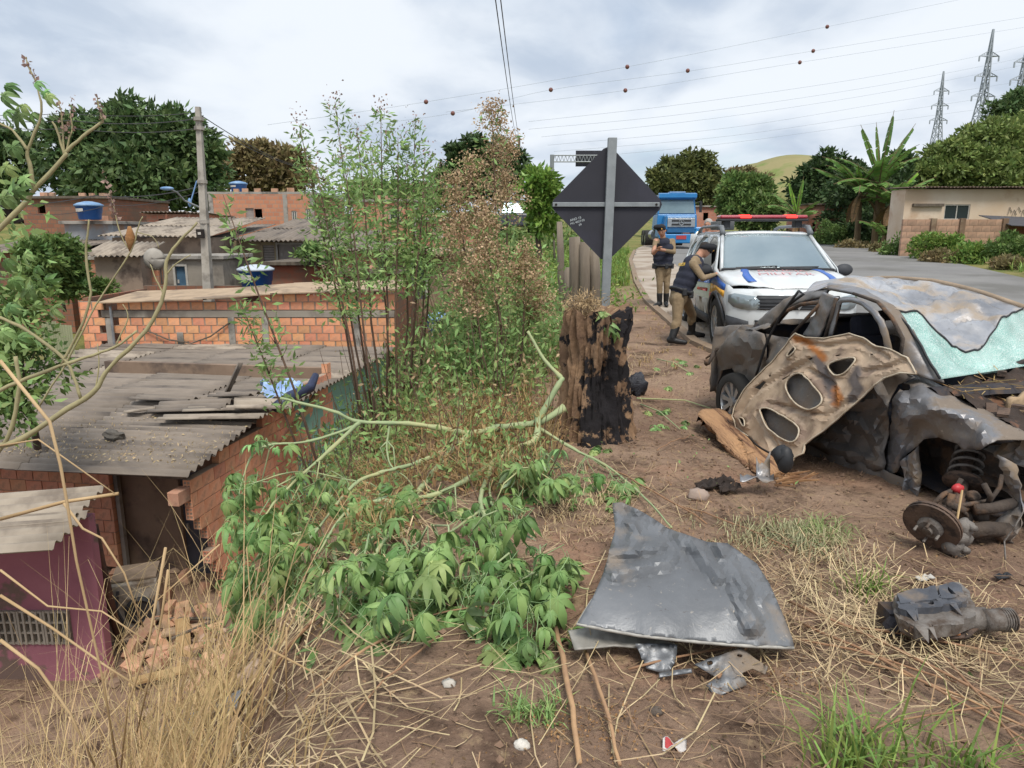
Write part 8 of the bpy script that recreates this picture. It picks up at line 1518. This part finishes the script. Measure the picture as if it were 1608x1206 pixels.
# ---- rubble below the broken wall
RB = MB(); rp = []
random.seed(5)
for i in range(110):
    x, y = random.gauss(275, 75), random.gauss(985, 55); g = rg(x, y)
    if i < 50 and g.y > 5.2:
        o = bpy.data.objects.new('brick', random.choice(POOL_C[0])); COL.objects.link(o); o.location = g+Vector((0, 0, U(.0, .1))); o.rotation_euler = (U(-.6, .6), U(-.6, .6), U(0, 3)); o.scale = (U(.4, 1), 1, 1); rp.append(o)
RU_ = thing('rubble_heap', 'heap of broken orange bricks and plaster below the torn side wall', 'rubble', rg(305, 980))
for o in rp: o.parent = RU_; o.matrix_parent_inverse = RU_.matrix_basis.inverted()
mb = MB()
for _ in range(150):
    g = rg(random.gauss(270, 85), random.gauss(990, 60)); r = U(.02, .09); mb.ball(g+Vector((0, 0, r*.3)), (r*U(.7, 1.4), r*U(.7, 1.3), r*.6), 6, 4, .5, U(0, 99))
kind(mb.build('fragments', mat('plaster_rubble', 'a08a76', '8a6f5c', scale=2, rough=.95, bump=.3, island=.35), RU_), 'stuff'); mb = MB()
for k in range(9):
    a_ = rg(random.gauss(270, 55), random.gauss(985, 40)); q = MB(); q.box(a_+Vector((0, 0, .07+.02*k % .08)), (U(.5, 1.1), U(.1, .2), .03), Matrix.Rotation(U(0, 3), 3, 'Z') @ Matrix.Rotation(U(-.35, .35), 3, 'Y')); q.build('plank', M_STRAW if k % 2 else M_BRICK2, RU_)
for k in range(5): a = rg(random.gauss(300, 60), random.gauss(975, 40)); d = Vector((U(-1, 1), U(-1, 1), U(-.1, .3))).normalized(); mb.tube([a+Vector((0, 0, .06)), a+d*U(.4, .9)+Vector((0, 0, .1))], .025, 5)
kind(mb.build('laths', M_DKWOOD, RU_), 'stuff')
mb = MB()
for cx_, cy_, r in ((440, 690, .30), (415, 665, .22), (470, 720, .3), (430, 740, .3), (480, 790, .3)): p = rg(cx_, cy_); mb.ball(p, (r*1.3, r*1.3, r*.8), 18, 12, .7, cx_)
kind(mb.build('soil_heap', M_GROUND, None, True), 'stuff')
# ---- castor plants at the left edge
CP = []
def castor(lab, stems, leaves, Y0, m=None):
    T = thing('castor_plant', lab, 'plant', px(*stems[0][0][0], Y0), 0, None); mt = m or mat('pale_stem', 'a39a72', '8d8462', scale=6, rough=.75, bump=.15)
    for pts, r0, r1 in stems:
        P3 = [px(x, y, Y0+(pp[0] if pp else 0)) for x, y, *pp in pts]; o = []
        for i in range(len(P3)-1):
            a0, a1, a2, a3 = P3[max(i-1, 0)], P3[i], P3[i+1], P3[min(i+2, len(P3)-1)]
            for k in range(4): t = k/4; o.append(.5*((2*a1)+(a2-a0)*t+(2*a0-5*a1+4*a2-a3)*t*t+(3*a1-a0-3*a2+a3)*t**3))
        o.append(P3[-1]); mb = MB(); mb.tube(o, [r0*.75, r1*.75], 8); mb.v = [(a+.004*nz(a*30, b*30, c*30), b, c+.004*nz(a*30, b*30, c*30+9)) for a, b, c in mb.v]; mb.build('stem', mt, T, True)
    for x, y, s_ in leaves: put_leaf(T, px(x, y, Y0+U(-.1, .1)), s_, (U(-1, 1), U(-.4, .2), U(-.9, .1)), (U(-.4, .4), -U(.3, 1), U(.3, .9)))
    return T
TW = [([(162, 190), (158, 178), (152, 150)], .004, .002), ([(100, 245), (98, 190), (92, 160)], .004, .002), ([(56, 128), (46, 108), (40, 90)], .004, .002)]
castor('tall bare forked castor stem at the upper left edge with a few green leaves', [([(-30, 385), (0, 358), (40, 318), (53, 299), (100, 247), (103, 238), (130, 215), (162, 190)], .013, .005), ([(53, 299), (47, 259), (44, 237), (65, 175), (56, 128)], .009, .003), ([(101, 245), (90, 205), (82, 190)], .006, .003), ([(44, 237), (20, 205), (-10, 190)], .007, .003), ([(100, 250), (112, 205), (110, 175)], .004, .002)]+TW, [(10, 135, .05), (5, 150, .055), (35, 165, .05), (30, 180, .055), (50, 178, .05), (55, 130, .04), (75, 150, .04), (10, 175, .05), (70, 145, .04), (20, 230, .06), (10, 260, .06), (40, 280, .05), (25, 300, .06), (5, 310, .07)], 2.3)
castor('large bare curving castor stem crossing the corrugated roofs', [([(-30, 705), (0, 700), (37, 687), (124, 631), (149, 613), (174, 575), (230, 519), (258, 460), (262, 410), (285, 375), (310, 350)], .016, .005), ([(-20, 622), (28, 600), (93, 575), (137, 560), (180, 545), (215, 520)], .010, .005), ([(-10, 495), (30, 512), (78, 544), (109, 575), (127, 625)], .008, .007), ([(149, 613), (155, 575), (153, 540)], .004, .002), ([(262, 430), (275, 415), (300, 400)], .004, .002), ([(258, 460), (245, 440), (235, 415)], .004, .002), ([(-10, 720), (15, 680), (30, 610), (25, 560)], .012, .008), ([(180, 545), (200, 500), (192, 478)], .004, .002), ([(95, 575), (140, 480), (135, 400), (140, 345)], .007, .004)], [(20, 440, .06), (45, 455, .06), (75, 440, .06), (85, 485, .06), (55, 480, .05), (15, 480, .06), (5, 520, .06), (30, 530, .05), (60, 420, .05), (10, 410, .06), (40, 400, .05)], 2.45)
castor('thin dry stems with a hanging brown leaf in front of the stained house', [([(60, 640), (110, 560), (150, 480), (205, 395), (215, 360), (225, 340)], .006, .003), ([(205, 395), (190, 370), (180, 330), (172, 300)], .004, .002), ([(215, 365), (240, 372), (250, 390)], .003, .002)], [], 3.0)
T = thing('dry_leaf', 'curled brown dead leaf hanging from a stem before the stained house', 'leaf', px(206, 380, 3.0)); mb = MB(); mb.tube([px(203, 355, 3.0), px(205, 375, 3.0), px(204, 395, 3.0)], [.006, .022, .003], 7); mb.build('blade', M_DRYL if False else mat('dead_leaf', '8a6038', 'a0784c', scale=20, rough=.9, bump=.4), T, True)
kind(np_quads('castor_leaf_mass', leaf_quads(np.array([px(random.gauss(10, 30), U(280, 640), 3.4+U(-.3, .6)) for _ in range(280)]), .06, .4, np.array([0, 0, .2]), .4), L_WEED), 'stuff')
kind(np_quads('flower_spikes', leaf_quads(np.array([lambda_ for (x0, y0, x1, y1) in ((152, 150, 162, 190), (92, 160, 98, 215), (40, 90, 56, 128), (162, 270, 180, 340), (172, 300, 182, 345), (115, 150, 110, 215)) for lambda_ in [px(lerp(x0, x1, t)+U(-4, 4), lerp(y0, y1, t), 2.3) for t in [i/26 for i in range(27)]]]), .014, .7), L_PINK), 'stuff')
# ---- dry grass of the left foreground
def tall_blades(name, pts, h0, h1, w, m, lean, tip=None):
    Q = []
    for x, y in pts:
        p = on(x, y, -.02); a = random.gauss(lean[0], lean[1]); d = Vector((math.cos(a), math.sin(a)*.6, 0)); l = U(h0, h1) if tip is None else max(.3, U(*tip)-p.z)*1.1; s_ = Vector((1, 0, 0))*w*U(.6, 1.5)*.5; st = Vector((d.x*U(.1, .5), d.y*U(.1, .5), 1)).normalized(); prev = p; n = 5; kk = random.randint(2, 3); kb = random.random() < .6
        for k in range(n):
            ww = (1-k/n*.8); w2 = (1-(k+1)/n*.8) if k < n-1 else .05; nx_ = prev+st*l/n; Q.append([prev-s_*ww, prev+s_*ww, nx_+s_*w2, nx_-s_*w2]); prev = nx_
            st = (st+d*U(.02, .22)).normalized() if not (kb and k == kk) else (d*U(.6, 1)+Vector((0, 0, U(-.6, .2)))).normalized()
    return kind(np_quads(name, Q, m), 'stuff')
M_TGR = mat('tall_dry_grass', 'c9b084', 'ab9064', scale=1.5, rough=.7, bump=0, island=.3, hue=.012, trans=.15)
tall_blades('dry_grass', scatter(-2.3, -1.0, 1.5, 2.7, 300), .45, 1.15, .006, M_TGR, (.3, 1.6)); tall_blades('dry_grass', scatter(-2.8, -1.2, 1.9, 3.4, 320), .5, 1.3, .006, M_TGR, (.4, 1.5)); tall_blades('dry_grass', scatter(-1.5, -.6, 1.5, 2.2, 120), .12, .4, .005, M_TGR, (.3, 1.5))
inview = lambda x, y: -.80*y-.2 < x < -.40*y-.1
tall_blades('dry_grass', scatter(-3.2, -.8, 1.7, 3.6, 330, inview), 0, 0, .0065, M_TGR, (.4, 1.6), (-.7, .15)); tall_blades('dry_grass', tall_pts, .6, 1.5, .006, M_TGR, (.4, 1.5))
for i, (pts, w, lab) in enumerate([([(0, 566), (78, 662), (95, 730), (106, 793), (120, 880), (160, 1060), (185, 1206)], .006, 'long pale grass stalk rising from the bottom edge across the near roof'), ([(100, 790), (130, 830), (160, 845), (195, 900), (225, 985)], .005, 'arching broad dry blade before the magenta house'), ([(0, 935), (80, 985), (165, 1045), (235, 1090)], .006, 'straight dry stalk slanting from the left edge at mid height'), ([(0, 1005), (60, 1050), (110, 1120), (150, 1206)], .007, 'thick dry stalk bending down at lower left'), ([(260, 860), (235, 1000), (200, 1110), (190, 1206)], .005, 'upright dry stalk in front of the washing machine'), ([(264, 895), (255, 960), (240, 1040), (215, 1150)], .005, 'second upright stalk beside the washing machine'), ([(450, 985), (449, 1040), (450, 1100)], .004, 'short upright pale stalk below the hanging leaves'), ([(420, 1018), (490, 1055), (560, 1100)], .005, 'pale stalk crossing over the bank below the leaves'), ([(0, 895), (75, 952), (160, 960), (235, 1010)], .004, 'bent stalk over the breeze block vent'), ([(345, 855), (250, 940), (160, 1040)], .003, 'thin stalk pointing to the broken wall'), ([(0, 700), (60, 690), (180, 775)], .004, 'thin stalk over the roof edge at far left'), ([(0, 815), (100, 788), (186, 775)], .007, 'pale bamboo pole lying on the magenta house roof')]):
    Yk = 2.2+.12*(i % 4) if 'bamboo' not in lab else 7.2; P3 = [px(x, y, Yk) for x, y in pts]; mb = MB(); mb.tube(P3, [w if 'bamboo' not in lab else .022, w*.6 if 'bamboo' not in lab else .02], 5); tag(mb.build('dry_stalk', M_TGR, None, True), lab, 'stalk', 'tall dry stalks at the left')
# ---- green grass tufts bottom right and bottom centre
blades('grass_tuft', gauss_pts(1.05, 1.90, .10, .05, 22), .28, .005, L_GRASS, 1.0, 4, .6); blades('grass_tuft', gauss_pts(1.30, 1.84, .10, .05, 16), .26, .005, L_GRASS, .9, 4, .6); blades('grass_tuft', gauss_pts(.05, 2.1, .05, .04, 22), .12, .004, L_WEED, .8, 5, .7); blades('grass_tuft', gauss_pts(2.2, 2.05, .2, .1, 14), .12, .005, L_GRASS, .8, 4, .7); blades('grass_tuft', gauss_pts(1.6, 2.95, .06, .04, 12), .2, .004, L_GRASS, .9, 4, .6)
kind(np_quads('sprouts', leaf_quads(np.array([on(x, y, U(.01, .05)) for x, y in np.concatenate([gauss_pts(1.15, 1.85, .2, .06, 60), gauss_pts(2.0, 2.0, .3, .3, 30), gauss_pts(.7, 5.0, .5, .8, 60)])]), .03, .5, np.array([0, 0, .4])), L_WEED), 'stuff')
kind(np_quads('seed_litter', leaf_quads(np.array([on(x, y, U(.0, .03)) for x, y in np.concatenate([gauss_pts(.25, 2.05, .12, .08, 500), gauss_pts(.95, 2.3, .1, .06, 260), gauss_pts(1.6, 3.3, .2, .15, 400), gauss_pts(.2, 4.0, .4, .5, 500)])]), .010, .7), mat('seed_litter', 'a07a50', '8a6a48', rough=.9, bump=0, island=.3)), 'stuff')
